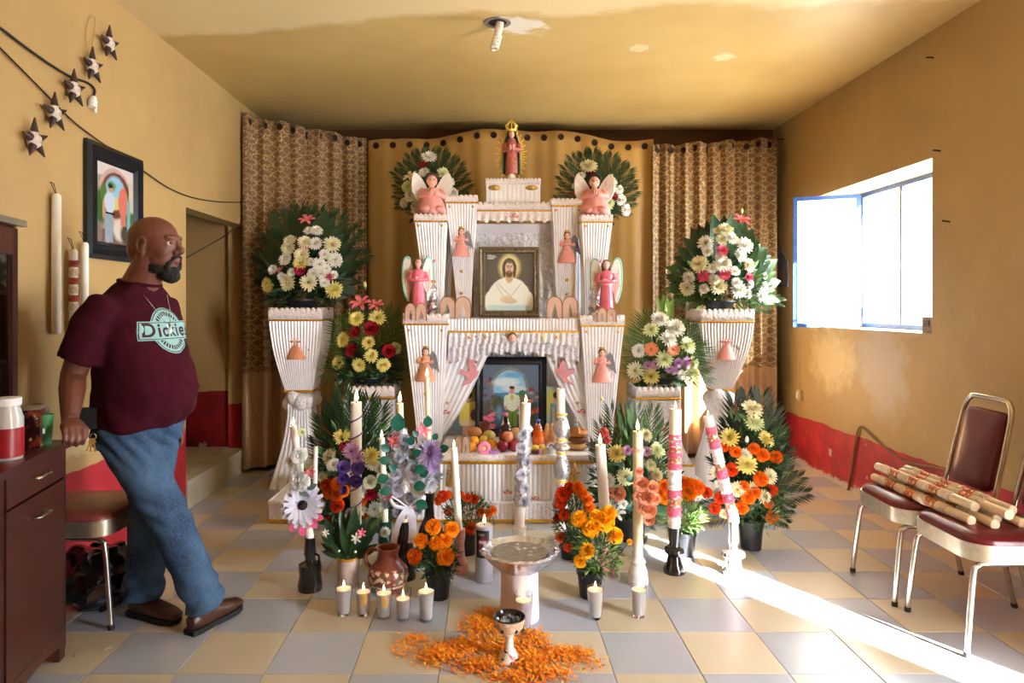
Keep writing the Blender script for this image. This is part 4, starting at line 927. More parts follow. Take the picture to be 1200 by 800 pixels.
# --- double-arched cut-outs standing on the tiers
m_arch = M('pale_pink_wafer_board', (206, 170, 148), .6, var=.1, scale=20); m_archedge = M('brown_edge', (140, 96, 70), .6)
def arches(label, px, py_b, Y, wpx, hpx, group=None):
    b = P(px, py_b, Y); w_, h_ = wpx*Y/800, hpx*Y/800; t_ = thing('arch_ornament', label, 'ornament', b)
    for q in (-1, 1):
        c = q*w_*.25; a = w_*.25
        out = [(c+a*math.cos(t2), h_*.58+h_*.42*math.sin(t2)) for t2 in [PI*k/12 for k in range(13)]]; outer = [(c+a, 0)]+out+[(c-a, 0)]
        inn = [(c-a*.36, h_*.06), (c-a*.3, h_*.3), (c, h_*.68), (c+a*.3, h_*.3), (c+a*.36, h_*.06)]
        # band between outer outline and inner teardrop
        N = 17; oo = outer[::-1]; ii = [inn[min(4, int(k*5/15))] for k in range(15)]; mb = MB(); th = .018
        vs = [(x, -th/2, z) for x, z in oo]+[(x, -th/2, z) for x, z in ii]+[(x, th/2, z) for x, z in oo]+[(x, th/2, z) for x, z in ii]; n = 15; fs = []
        for k in range(n-1): fs += [(k, k+1, n+k+1, n+k), (2*n+k+1, 2*n+k, 3*n+k, 3*n+k+1), (k+1, k, 2*n+k, 2*n+k+1), (n+k, n+k+1, 3*n+k+1, 3*n+k)]
        fs += [(0, n, 3*n, 2*n), (2*n-1, n-1, 3*n-1, 4*n-1)]
        mb.add(vs, fs); o = mb.mesh('arch', m_arch, 0); bm = bmesh.new(); bm.from_mesh(o); bmesh.ops.remove_doubles(bm, verts=bm.verts, dist=.0004); bmesh.ops.recalc_face_normals(bm, faces=bm.faces); bm.to_mesh(o); bm.free(); po = link('arch', o, t_)
        MB().tube([(x, -th/2, z) for x, z in outer], .0035, 5).build('edging', m_archedge, po)
    return t_
arches('double-arched pink cut-out by the lower left winged statue', 487.5, 376, 4.72, 25, 21)
arches('double-arched pink cut-out left of the bronze framed picture', 533.5, 373.3, 4.88, 36, 26)
arches('double-arched pink cut-out right of the bronze framed picture', 659, 373.3, 4.88, 36, 26)
arches('double-arched pink cut-out by the lower right winged statue', 711, 377.5, 4.72, 22, 17)
arches('double-arched cream cut-out at the left end of the fruit table', 541.5, 531, 4.40, 18, 20)
m_foil = M('silver_foil', (214, 214, 222), .22, .85, .1, 40, .9, 55)
def foil_orn(label, px, pyb, Y, hpx, r):
    t_ = thing('foil_ornament', label, 'ornament', P(px, pyb, Y)); h_ = hpx*Y/800; mb = MB(); pr = [(r*.8, 0)]
    for k in range(4): pr += [(r*(1-.1*k), h_*(k*.22+.04)), (r*(1.1-.13*k), h_*(k*.22+.1)), (r*(.6-.08*k), h_*(k*.22+.2))]
    pr.append((.001, h_*.9)); mb.lathe(pr, 14, 0, fn=lambda a, z: 1+.12*math.sin(a*6+z*60)); mb.build('foil_column', m_foil, t_, 60); MB().lathe([(.02, h_*.88), (.026, h_*.94), (.001, h_)], 10).build('finial', m_goldstar, t_); return t_
foil_orn('crinkled silver ornament beside the lower right winged statue', 696.5, 375, 4.95, 50, .045)
foil_orn('crinkled silver ornament beside the lower left winged statue', 507, 374, 4.95, 48, .04)
bs = thing('blue_figurine', 'tiny pale blue figurine by the right foot of the right tulle drape', 'figurine', P(675.5, 530.5, 4.70)); bs.location.z = .428; bs.scale = (.6, .6, .6)
mb = MB(); mb.lathe([(.05, .06), (.045, .1), (.02, .2), (.018, .22)], 12, 0); mb.ell((0, 0, .245), .022, 8, 6, 1); mb.lathe([(.04, 0), (.04, .06)], 12, 2); mb.build('figure', [M('pale_blue_robe', (140, 206, 222), .5), m_skin, m_core], bs, 60)

# --- fruit, bread and drinks on the offering table (table top z = .425)
ZT = .424
def fruit(name, label, cat, px, py, rpx, col, kind='round', Y=None, grp=None, dz=0):
    r = rpx*4.45/800; Yt = Y or (.945+0)*800/(py+r*0-358+1e-6) if False else (Y or 4.45); q = P(px, py, Yt); z0 = q.z-r; t_ = thing(name, label, cat, (q.x, Yt, ZT+dz), 0, grp)
    zc = max(r, q.z-ZT-dz)
    if kind == 'round':
        MB().lathe([(r*math.sin(PI*k/10)*(1 if k not in (0, 10) else .05), r-r*math.cos(PI*k/10)*(1-(.12 if k > 8 else 0))) for k in range(11)], 16).build('flesh', M(col[0], col[1], .4, var=.12, scale=30, bump=.25, bscale=300), t_, 60); MB().tube([(0, 0, r*1.8), (r*.05, 0, r*2.05)], r*.07, 5).build('stalk', m_stem, t_)
    return t_
og, ap = 'oranges on the fruit table', 'apples on the fruit table'
ORA, APR, PEA_, GRN = ('orange_peel', (240, 160, 40)), ('red_apple_skin', (140, 26, 36)), ('blush_apple_skin', (216, 132, 100)), ('green_citrus_peel', (206, 176, 60))
r_ = .0325
for (nm, lab, px, Yt, dz, colr) in (('orange', 'lower orange beside the cream double-arched cut-out', 552.5, 4.42, 0, ORA), ('orange', 'upper orange resting behind the lower one by the cream arches', 555.6, 4.475, .028, ORA), ('orange', 'greenish orange above the pink ring bread', 567, 4.49, .03, GRN), ('orange', 'orange right of the pink ring bread', 577, 4.46, .012, ORA)):
    t_ = fruit(nm, lab, 'orange', px, 500, 5.9, colr, Y=Yt, grp=og); t_.location.z = ZT+dz
for (lab, px, Yt, dz, rp, colr) in (('dark red apple at the front of the fruit table', 589, 4.42, 0, 7, APR), ('dark red apple right of its twin beside the foil-wrapped candle', 602, 4.43, 0, 6.8, APR), ('blushing peach-coloured apple lying on the two dark red ones', 595, 4.445, .058, 6.6, PEA_)):
    t_ = fruit('apple', lab, 'apple', px, 500, rp, colr, Y=Yt, grp=ap); t_.location.z = ZT+dz
m_bread = M('brown_bread_crust', (190, 124, 64), .55, var=.3, scale=16, bump=.5, bscale=60); m_bread2 = M('pale_bread_crust', (214, 168, 116), .6, var=.25, scale=18, bump=.5, bscale=60); m_bread3 = M('dark_bread_crust', (120, 70, 40), .6, var=.3, scale=18, bump=.4)
def loaf(label, px, py, Yt, rx, ry, rz, mat, z0=0, knobs=0):
    q = P(px, py, Yt); t_ = thing('bread_loaf', label, 'bread', (q.x, Yt, ZT+z0)); MB().ell((0, 0, rz*.92), (rx, ry, rz), 18, 10).build('crust', mat, t_, 60)
    for k in range(knobs): a = 2*PI*k/knobs; MB().tube(spline([(rx*.9*math.cos(a), ry*.9*math.sin(a), rz*.95), (rx*.5*math.cos(a), ry*.5*math.sin(a), rz*1.75), (0, 0, rz*1.95)], 4), .012, 6).build('crust_strip', mat, t_)
    if knobs: MB().ell((0, 0, rz*1.97), .018, 8, 6).build('crust_knob', mat, t_)
    return t_
loaf('round brown bread behind the oranges', 556, 511, 4.60, .050, .045, .036, m_bread, .06); loaf('dark flat bread under the round brown one', 558, 516, 4.60, .062, .05, .03, m_bread3)
loaf('yellow-green mango-shaped bread behind the pink ring bread', 573, 511, 4.60, .045, .04, .04, M('yellow_green_skin', (190, 170, 84), .45, var=.2), .03)
loaf('pale small bread right of the dark soda bottle', 604.5, 505, 4.62, .045, .04, .04, m_bread2, .045); loaf('dark bread beneath the pale small one', 605, 512, 4.62, .052, .05, .027, m_bread3)
loaf('bottom bread of the stack on the right of the fruit table', 677, 527, 4.50, .075, .06, .024, m_bread2); loaf('middle dark bread of the stack on the right of the fruit table', 678, 520, 4.50, .07, .058, .022, m_bread3, .043); loaf('topmost crossed bread of the stack on the right of the fruit table', 677, 514, 4.50, .068, .058, .026, m_bread, .083, 4)
t_ = thing('ring_bread', 'pink sugared ring bread in front of the oranges', 'bread', (AXp(567, 4.37), 4.365, ZT)); MB().tube(arc((0, 0, .036), .028, 0, 2*PI*19/20, 19), .016, 10, closed=True).build('crust', M('pink_sugar_crust', (238, 132, 168), .5, var=.12, scale=30, bump=.4), t_); MB().ell((0, 0, .034), (.02, .012, .02), 10, 7).build('filling', M('yellow_filling', (236, 206, 120), .5), t_)
t_ = thing('tall_bread', 'upright two-lobed loaf right of the orange soda bottle', 'bread', (AXp(644, 4.52), 4.52, ZT)); mb = MB()
for q in (-1, 1): mb.ell((.016*q, 0, .085), (.022, .022, .085), 12, 9)
mb.build('crust', m_bread2, t_, 60)
t_ = thing('mango', 'small yellow-green mango before the upright loaf', 'fruit', (AXp(649.5, 4.43), 4.43, ZT)); MB().ell((0, 0, .032), (.032, .028, .032), 12, 9).build('flesh', M('mango_skin', (196, 176, 60), .4, var=.15), t_)
for lab, px, Yt in (('yellow lemon left of the little white cup', 627, 4.40), ('yellow lemon closest to the little white cup', 634.5, 4.42)):
    t_ = thing('lemon', lab, 'fruit', (AXp(px, Yt), Yt, ZT), .5, 'lemons in front of the orange soda'); MB().lathe([(.002, 0), (.01, .006), (.022, .02), (.025, .034), (.022, .048), (.01, .062), (.002, .068)], 12).xf(Matrix.Translation((0, 0, .026)) @ Matrix.Rotation(PI/2, 4, 'Y') @ Matrix.Translation((0, 0, -.034))).build('flesh', M('lemon_peel', (226, 206, 70), .4), t_)
m_glass = NT('clear_glass').set(Base_Color=(.95, .97, .97, 1), Roughness=.02, IOR=1.3, Transmission_Weight=1.0)
def bottle(label, px, Yt, r, h, liquid, capc, lab=None, fill=.72):
    t_ = thing('soda_bottle', label, 'bottle', (AXp(px, Yt), Yt, ZT)); pr = [(r*.85, 0), (r, .01), (r, h*.32), (r*.88, h*.42), (r*.98, h*.55), (r*.6, h*.78), (r*.32, h*.9), (r*.3, h*.95)]
    ns = [p for p in pr if p[1] <= h*fill]; MB().lathe([(a*1.0, z) for a, z in ns]+[(.001, h*fill)], 16).build('drink', liquid, t_, 60)
    MB().lathe([(a*1.04+.0006, z) for a, z in pr if z > h*.5]+[], 16).build('neck', m_glass, t_, 60); MB().lathe([(r*.38, h*.93), (r*.4, h*.94), (r*.4, h), (.001, h)], 12).build('cap', capc, t_)
    if lab: MB().lathe([(r*1.03, h*.22), (r*1.03, h*.40), (r*.98, h*.44)], 16).build('label', lab, t_)
    return t_
bottle('small dark cola bottle with a pink cap before the garden portrait', 592.5, 4.52, .042, .235, M('cola', (58, 14, 14), .15, coat=.5), M('pink_cap', (226, 90, 140), .4), M('red_wrapper', (170, 44, 56), .4, var=.2, scale=25))
bottle('orange soda bottle with a blue cap before the black frame', 630.5, 4.48, .037, .20, M('orange_drink', (238, 104, 20), .15, coat=.5), M('blue_cap', (60, 90, 190), .4), M('orange_wrapper', (232, 110, 40), .4, var=.25, scale=30), .82)
t_ = thing('clay_cup', 'small brown clay cup behind the breads, left of the cola', 'cup', (AXp(568, 4.66), 4.66, ZT)); MB().lathe([(.03, 0), (.045, .03), (.045, .08), (.034, .12), (.040, .15), (.034, .15), (.028, .12), (.0, .11)], 16).build('body', M('brown_clay', (104, 48, 38), .35), t_); MB().tube(arc((-.045, 0, .08), .03, PI/2, 3*PI/2, 8), .006, 6).build('handle', MATS['brown_clay'], t_)
t_ = thing('white_cup', 'little white cup with a rainbow topper on the table edge', 'cup', (AXp(646, 4.37), 4.37, ZT)); MB().lathe([(.026, 0), (.034, .045), (.031, .045), (.024, .005), (.0, .005)], 14).build('cup_body', m_core, t_)
for k, c in enumerate(((60, 150, 130), (240, 240, 236), (236, 150, 176))): MB().tube(arc((0, 0, .045), .012+.008*k, 0, PI, 10), .0045, 6).build('rainbow_band', M('rainbow_%d' % k, c, .5), t_)
t_ = thing('candy_dish', 'purple dish at the table edge under the lemons', 'dish', (AXp(627.5, 4.36), 4.36, ZT)); MB().lathe([(.018, 0), (.034, .018), (.032, .02), (.016, .005), (0, .005)], 16).build('bowl', M('plum_dish', (84, 56, 84), .35), t_)
t_ = thing('pink_sweet', 'tiny wrapped pink sweet on the table edge below the lemons', 'sweet', (AXp(633, 4.34), 4.343, ZT)); MB().lathe([(.004, 0), (.012, .01), (.012, .03), (.003, .04), (.008, .055)], 10).build('wrapper', M('pink_wrapper', (236, 150, 196), .35), t_)
t_ = thing('pink_sweet', 'purple ribbon sweet under the dark red apples', 'sweet', (AXp(579, 4.345), 4.345, ZT)); MB().ell((0, 0, .012), (.022, .008, .012), 10, 6).ell((-.022, 0, .016), (.012, .005, .014), 8, 5).ell((.022, 0, .016), (.012, .005, .014), 8, 5).build('ribbon', M('violet_ribbon', (186, 120, 196), .4, var=.2), t_)
t_ = thing('grape_bunch', 'small bunch of dark grapes right of the bread stack', 'grapes', (AXp(693.5, 4.46), 4.46, ZT))
for k in range(12): MB().ell((R.uniform(-.025, .025), R.uniform(-.02, .02), .012+.018*(k % 3)), .0125, 8, 6).build('grape', M('dark_grape', (92, 28, 48), .25), t_)
# ================================================================== flower arrangements
def pot_mesh(root, r0, r1, h, mat, name='pot', rim=True, z=0):
    pr = [(r0, 0), (r1*.97, h*.85), (r1*1.06, h*.86) if rim else (r1, h*.9), (r1*1.06, h) if rim else (r1, h), (r1*.94, h), (r1*.9, h*.9), (.001, h*.88)]
    return MB().lathe([(a, b+z) for a, b in pr], 22).build(name, mat, root, 40)
m_blackpot = M('black_plastic_pot', (26, 28, 32), .45, 0, .15, 20); m_soil = M('soil', (50, 36, 26), .9, var=.3, scale=60, bump=1)
def arrangement(label, px, Y, z, group=None):
    return thing('flower_arrangement', label, 'flowers', (AXp(px, Y), Y, z), 0, group)
# A: on the left tall stand
a = arrangement('tall fan of dark leaves with white mums on the left tall stand', 354, 5.30, 1.358)
pot_mesh(a, .09, .12, .06, m_blackpot, 'tray')
fan(a, 'broad', (358, 330), ring_tips(360, 318, 62, 66, 200, -20, 22, 1)+ring_tips(360, 305, 50, 62, 160, 20, 13, 2)+ring_tips(360, 318, 62, 40, 195, 240, 4, 3)+ring_tips(360, 318, 62, 40, -15, -60, 4, 5), 5.34, .07, .8, seed=1)
fan(a, 'dpalm', (360, 330), ring_tips(362, 320, 64, 78, 165, 15, 8, 4), 5.42, .05, .8, seed=2)
P0 = a.matrix_basis.translation
foliage(a, (0.01, .02, .19), (.31, .09, .25), 420, .075, (m_leaf, m_leaf, m_leaf2), 4)
flowers(a, [('lil', 360, 259, 9), ('wm', 362, 271, 6), ('wm', 371, 271, 7), ('cm', 340, 283, 8), ('cm', 338, 291, 8), ('cm', 357, 284, 8), ('wm', 370, 286, 8), ('cm', 389, 287, 10), ('wm', 380, 298, 6), ('cm', 354, 299, 9), ('wm', 392, 305, 9), ('pk', 356, 293, 5), ('ym', 353, 308, 9), ('wm', 335, 304, 8), ('wm', 374, 310, 8), ('wm', 382, 315, 6), ('mag', 353, 317, 8), ('wm', 342, 319, 5), ('lil', 328, 317, 5), ('wm', 320, 316, 6), ('wm', 367, 320, 6), ('wm', 376, 321, 6), ('pk', 385, 324, 6), ('wm', 391, 322, 5), ('ym', 315, 334, 9), ('cm', 338, 331, 10), ('cm', 362, 331, 10), ('ym', 391, 339, 10), ('wm', 380, 331, 6), ('wm', 330, 324, 5), ('wm', 364, 307, 5)], 5.29, (358, 312, 48, 50), .14)
# B: on the right tall stand
b = arrangement('fan of mid-green leaves with white mums on the right tall stand', 842.5, 5.28, 1.348)
pot_mesh(b, .09, .12, .06, m_blackpot, 'tray')
fan(b, 'broad', (848, 340), ring_tips(848, 325, 60, 62, 195, -15, 22, 11)+ring_tips(848, 310, 48, 60, 160, 20, 12, 12)+ring_tips(848, 325, 60, 36, 195, 235, 4, 13), 5.32, .07, .85, seed=5)
fan(b, 'broad2', (850, 345), ring_tips(850, 330, 66, 50, 200, 130, 6, 14)+ring_tips(850, 330, 66, 55, -20, 50, 7, 15), 5.36, .06, .8, seed=6)
fan(b, 'palm', (850, 340), [(912, 352), (898, 362), (786, 346), (800, 356)], 5.28, -.05, .8, seed=8)
foliage(b, (.02, .02, .18), (.34, .10, .24), 420, .075, (m_leaf, m_leaf2, m_leaf3), 5)
flowers(b, [('lil', 868, 259, 10), ('bud', 869, 250, 4), ('cm', 850, 270, 9), ('cm', 840, 271, 5), ('cm', 845, 281, 7), ('wm', 857, 280, 8), ('wm', 827, 285, 9), ('wm', 872, 288, 10), ('wm', 829, 295, 6), ('pk', 846, 294, 7), ('wm', 844, 301, 6), ('wm', 867, 300, 8), ('cm', 820, 310, 10), ('wm', 847, 310, 10), ('cm', 877, 311, 8), ('wm', 834, 315, 6), ('pk', 824, 324, 7), ('pk', 849, 321, 7), ('pk', 877, 325, 6), ('wm', 861, 318, 6), ('wm', 807, 325, 7), ('cm', 806, 337, 9), ('wm', 825, 338, 6), ('cm', 841, 335, 10), ('wm', 865, 339, 10), ('wm', 836, 327, 6), ('wm', 862, 331, 6), ('wm', 876, 344, 6), ('wm', 893, 346, 8), ('wm', 896, 335, 5), ('wm', 896, 323, 4), ('wm', 879, 333, 5), ('bud', 822, 347, 3)], 5.27, (850, 312, 48, 50), .14)
# C, D: on the lace pedestals
c = arrangement('red roses and yellow mums on the pedestal behind the purple-ribbon candle', 432.5, 5.02, .80)
pot_mesh(c, .09, .12, .05, m_blackpot, 'tray')
fan(c, 'fan', (438, 432), ring_tips(438, 425, 48, 62, 75, -20, 9, 21)+ring_tips(432, 425, 46, 60, 190, 100, 6, 22), 5.06, .06, .75, seed=9)
fan(c, 'broad', (432, 432), ring_tips(432, 432, 42, 36, 200, -20, 12, 23)+[(410, 452), (425, 452), (445, 452), (460, 448)], 5.0, .02, .75, seed=10)
foliage(c, (0, -.02, .12), (.24, .08, .2), 300, .06, (m_leaf, m_leaf2), 6)
flowers(c, [('lil', 423, 357, 12), ('lil', 441, 359, 9), ('bud', 428, 337, 5), ('ym', 418, 374, 9), ('ym', 442, 373, 10), ('red', 436, 386, 10), ('red', 418, 390, 8), ('ym', 403, 398, 9), ('ym', 432, 402, 8), ('red', 414, 411, 9), ('red', 455, 412, 9), ('ym', 435, 417, 8), ('ym', 397, 425, 8), ('ym', 421, 427, 8), ('ym', 449, 427, 8), ('gm', 463, 408, 7)], 4.98, (432, 402, 40, 50), .12)
d = arrangement('peach gerberas and white mums on the pedestal behind the pink-banded candle', 771.5, 5.02, .80)
pot_mesh(d, .09, .12, .05, m_blackpot, 'tray')
fan(d, 'fan', (775, 440), ring_tips(772, 430, 42, 60, 185, 105, 9, 31)+ring_tips(780, 430, 46, 56, 75, -10, 9, 32), 5.06, .06, .7, seed=11)
fan(d, 'broad2', (776, 442), ring_tips(776, 440, 34, 34, 200, -20, 10, 33)+[(765, 452), (785, 452), (800, 448)], 5.0, .02, .7, seed=12)
fan(d, 'bright', (780, 385), [(772, 347), (778, 345), (784, 349), (789, 350), (775, 355)], 5.0, .02, .9, seed=13)
foliage(d, (0.02, -.02, .12), (.24, .08, .2), 280, .06, (m_leaf, m_leaf2, m_leaf3), 7)
flowers(d, [('bud', 780, 366, 4), ('wm', 773, 375, 10), ('gm', 763, 387, 9), ('wm', 791, 385, 11), ('wm', 783, 398, 10), ('gm', 805, 405, 10), ('ger', 763, 409, 8), ('ger', 789, 409, 8), ('wm', 749, 411, 8), ('gm', 778, 421, 10), ('li', 759, 428, 5.5), ('li', 768, 427, 6), ('li', 794, 425, 6), ('li', 804, 425, 7), ('li', 784, 432, 5), ('li', 789, 434, 5), ('cm', 745, 434, 10), ('ym', 763, 440, 10), ('wm', 798, 439, 6), ('gm', 810, 437, 8), ('gm', 812, 425, 7)], 4.98, (776, 410, 40, 45), .12)
# E, F: beside the cherubs at the top
e = arrangement('dark palm spray with white mums behind the top left cherub', 505, 5.46, 2.005)
pot_mesh(e, .05, .065, .10, m_blackpot, 'pot')
fan(e, 'dpalm', (505, 240), ring_tips(505, 225, 42, 46, 200, -20, 15, 41), 5.5, .06, .8, seed=14); fan(e, 'broad', (505, 240), ring_tips(504, 228, 32, 36, 200, -20, 10, 42), 5.46, .04, .8, seed=15)
foliage(e, (0, 0, .17), (.19, .07, .16), 180, .06, (m_leaf,), 8)
flowers(e, [('wm', 503, 185, 9), ('red', 496, 195, 6), ('wm', 497, 203, 7), ('wl', 482, 208, 9), ('gm', 478, 219, 7), ('wm', 481, 230, 7), ('wm', 489, 243, 8), ('cm', 492, 236, 7), ('wm', 524, 214, 8), ('gm', 519, 203, 7), ('wm', 474, 238, 6), ('wm', 531, 226, 6)], 5.42, (504, 222, 34, 40), .08)
f = arrangement('dark palm spray with red and white blooms behind the top right cherub', 699.5, 5.46, 2.005)
pot_mesh(f, .05, .065, .10, m_blackpot, 'pot')
fan(f, 'dpalm', (700, 245), ring_tips(699, 228, 44, 48, 200, -25, 16, 43), 5.5, .06, .8, seed=16); fan(f, 'broad', (700, 245), ring_tips(700, 232, 32, 36, 200, -25, 10, 44), 5.46, .04, .8, seed=17)
foliage(f, (0, 0, .17), (.20, .07, .17), 180, .06, (m_leaf, m_pal), 9)
flowers(f, [('cm', 690, 196, 10), ('red', 693, 204, 6), ('wm', 681, 207, 6), ('wm', 716, 214, 7), ('wm', 719, 225, 7), ('red', 717, 230, 7), ('gm', 712, 238, 8), ('wm', 727, 234, 7), ('wm', 733, 246, 7), ('red', 677, 227, 6), ('wm', 726, 222, 5), ('wm', 675, 218, 5)], 5.42, (700, 224, 34, 38), .08)
# G: floor, left of the altar
g_ = arrangement('floor arrangement of mixed mums, red roses and palm, left of the altar', 420, 4.04, 0)
pot_mesh(g_, .08, .11, .14, m_blackpot)
fan(g_, 'dpalm', (420, 580), ring_tips(412, 560, 50, 92, 150, 20, 9, 51)+[(362, 560), (470, 540)], 4.14, .05, .7, seed=18)
fan(g_, 'broad', (420, 600), ring_tips(418, 575, 52, 52, 200, -20, 18, 52)+ring_tips(418, 590, 50, 40, 200, 340, 12, 53), 4.02, -.02, .7, seed=19)
foliage(g_, (0, -.02, .38), (.26, .12, .3), 520, .06, (m_leaf, m_leaf, m_leaf2), 10)
flowers(g_, [('ym', 401, 512, 10), ('red', 406, 525, 8), ('ym', 434, 535, 11), ('cm', 387, 535, 9), ('wm', 391, 545, 8), ('wm', 436, 544, 8), ('cm', 379, 559, 7), ('wr', 433, 564, 9), ('red', 434, 578, 8), ('wm', 423, 575, 8), ('ora', 425, 587, 5), ('wm', 438, 596, 9), ('ora', 430, 603, 5.5), ('cm', 422, 597, 7), ('wr', 448, 560, 9), ('gm', 447, 600, 8), ('wr', 443, 548, 7), ('ro', 384, 568, 8), ('ora', 396, 567, 8), ('ora', 387, 577, 8), ('ora', 395, 579, 8), ('ora', 403, 575, 7), ('ro', 396, 592, 8.5), ('pk', 388, 548, 4), ('wm', 410, 555, 6), ('gm', 376, 590, 7), ('red', 386, 605, 5), ('wm', 448, 580, 7)], 4.0, (412, 562, 46, 50), .14)
# H: floor, right of the fruit table
h_ = arrangement('floor arrangement of white mums, peach roses and a coral cockscomb', 742, 4.0, 0)
pot_mesh(h_, .08, .11, .14, m_blackpot)
fan(h_, 'palm', (742, 590), ring_tips(742, 565, 52, 84, 150, 30, 8, 61), 4.1, .05, .7, seed=20); fan(h_, 'broad', (742, 600), ring_tips(742, 580, 46, 46, 200, -20, 16, 62)+ring_tips(742, 592, 46, 40, 200, 340, 10, 63), 3.98, -.02, .7, seed=21)
fan(h_, 'strap', (742, 570), [(722, 545), (730, 550), (741, 505), (735, 492), (757, 497), (752, 510), (766, 535), (775, 540), (745, 484), (730, 486)], 4.0, -.03, 1, seed=22)
fan(h_, 'broad2', (742, 520), [(728, 485), (743, 474), (756, 486), (722, 500), (763, 500)], 4.06, .0, .5, seed=24)
foliage(h_, (0, -.02, .38), (.25, .12, .28), 460, .06, (m_leaf, m_leaf2), 11)
flowers(h_, [('cel', 707, 510, 9), ('ym', 723, 532, 10), ('li', 735, 528, 6), ('li', 757, 529, 6), ('gm', 770, 528, 10), ('cm', 756, 510, 8), ('wm', 713, 562, 9), ('gm', 733, 558, 10), ('cm', 769, 556, 8), ('pea', 724, 576, 11), ('wl', 722, 602, 10), ('pea', 772, 574, 7), ('wm', 718, 590, 6), ('gm', 762, 545, 7), ('wm', 730, 590, 6), ('cel', 711, 518, 7)], 3.95, (742, 550, 40, 50), .12)
# I: far right floor
i_ = arrangement('potted floor arrangement of orange carnations and cream mums near the window wall', 880, 3.86, 0)
pot_mesh(i_, .055, .068, .16, m_blackpot)
fan(i_, 'dpalm', (880, 585), ring_tips(882, 560, 48, 86, 165, 5, 10, 71)+[(945, 578), (938, 560), (928, 596), (922, 612), (826, 592), (836, 610)], 3.92, .04, .75, seed=25)
fan(i_, 'broad', (880, 595), ring_tips(880, 560, 42, 66, 170, 10, 18, 72)+ring_tips(880, 585, 38, 30, 190, 350, 10, 73), 3.86, -.01, .6, seed=26)
foliage(i_, (0, -.02, .47), (.20, .10, .34), 480, .055, (m_leaf, m_leaf, m_leaf2), 12); foliage(i_, (.04, -.1, .24), (.10, .06, .12), 260, .035, (m_leaf2, m_pal), 13, name='fern_foliage', w=.2)
flowers(i_, [('cm', 881, 480, 12), ('gm', 883, 496, 11), ('ym', 855, 513, 11), ('pb', 875, 519, 6), ('ym', 897, 515, 10), ('ora', 849, 524, 6), ('ora', 862, 529, 7), ('ora', 883, 526, 7), ('ora', 893, 533, 8), ('ora', 908, 536, 8), ('wm', 873, 532, 7), ('ym', 874, 544, 12), ('ro', 857, 550, 8), ('ora', 890, 561, 9), ('cm', 901, 558, 9), ('cm', 839, 553, 7), ('cm', 864, 573, 9), ('ora', 872, 569, 6), ('ora', 884, 577, 7), ('ora', 876, 581, 9), ('cm', 881, 571, 7), ('ro', 902, 574, 8), ('ro', 829, 577, 6.5), ('wm', 837, 576, 6), ('wm', 842, 566, 5), ('ro', 844, 583, 7), ('gm', 849, 601, 6), ('ro', 838, 595, 7), ('ora', 869, 594, 8), ('ora', 900, 590, 6), ('ora', 903, 605, 8), ('cm', 895, 581, 8), ('gm', 908, 600, 6)], 3.82, (876, 550, 42, 64), .11)
# marigolds in pots
def marigold_pot(label, px, Y, r, h, cx, cy, rx, ry, fl, seed, mats=(m_leaf2, m_pal), bulge=.05):
    t_ = thing('potted_marigold', label, 'potted plant', (AXp(px, Y), Y, 0)); pot_mesh(t_, r*.78, r, h, m_blackpot); MB().lathe([(r*.9, h*.9), (.001, h*.93)], 14).build('soil', m_soil, t_)
    q = P(cx, cy, Y)-t_.location; foliage(t_, (q.x, 0, q.z), (rx*Y/800, rx*Y/800*.8, ry*Y/800), 620, .034, mats, seed, w=.26)
    for k, (_, fx_, fy_, _) in enumerate(fl): p = P(fx_, fy_, Y-bulge*.5)-t_.location; MB().tube(spline([(q.x*.3, 0, h*.9), (p.x*.6+q.x*.2, p.y*.6, h*.6+p.z*.4), (p.x, p.y+.01, p.z-.005)], 4), .0028, 4).build('stem', m_stem, t_)
    flowers(t_, fl, Y, (cx, cy, rx*1.2, ry*1.5), bulge, 1.15, seed, .25); return t_
marigold_pot('amber marigold in a black pot beside the clay jug', 514, 3.21, .062, .125, 512, 655, 24, 30, [('ylo', 508, 618, 9), ('ylo', 529, 621, 9), ('ylo', 494, 634, 8.5), ('ylo', 521, 634, 9), ('ylo', 511, 637, 8), ('ylo', 522, 652, 10.5), ('ora', 487, 652, 9)], 31, (m_leaf, m_pal, m_leaf2))
marigold_pot('small orange marigold in a black pot behind the white taper', 546, 3.78, .065, .13, 548, 605, 26, 26, [('ro', 520, 582, 7), ('ora', 514, 587, 5), ('ora', 526, 580, 5), ('ora', 540, 580, 4.5), ('ro', 548, 584, 5), ('ro', 556, 585, 5.5), ('ro', 527, 600, 5), ('ora', 564, 601, 6), ('ora', 577, 598, 5), ('ora', 570, 604, 5), ('ro', 552, 619, 7)], 32)
marigold_pot('bright yellow marigold in a black pot right of the foil basin', 691.5, 3.22, .061, .125, 700, 645, 27, 32, [('yel', 679, 609, 9.5), ('yel', 692, 620, 10.5), ('yel', 699, 607, 9.5), ('yel', 708, 612, 11.5), ('yel', 713, 602, 9), ('yel', 720, 628, 9.5), ('yel', 688, 645, 9), ('yel', 680, 657, 7.5), ('yel', 737, 635, 3.5)], 33, (m_leaf2, m_pal, m_leaf3))
marigold_pot('red-orange marigold in a black pot behind the yellow one', 668, 3.72, .06, .12, 672, 610, 22, 36, [('ro', 660, 580, 9), ('ro', 667, 573, 7), ('ora', 677, 572, 7), ('ora', 682, 579, 7), ('ora', 688, 586, 6.5), ('ora', 690, 596, 7), ('ro', 661, 603, 6.5), ('ro', 657, 590, 7), ('dr', 653, 608, 4.5), ('ro', 657, 629, 6), ('ro', 666, 640, 6.5)], 34)
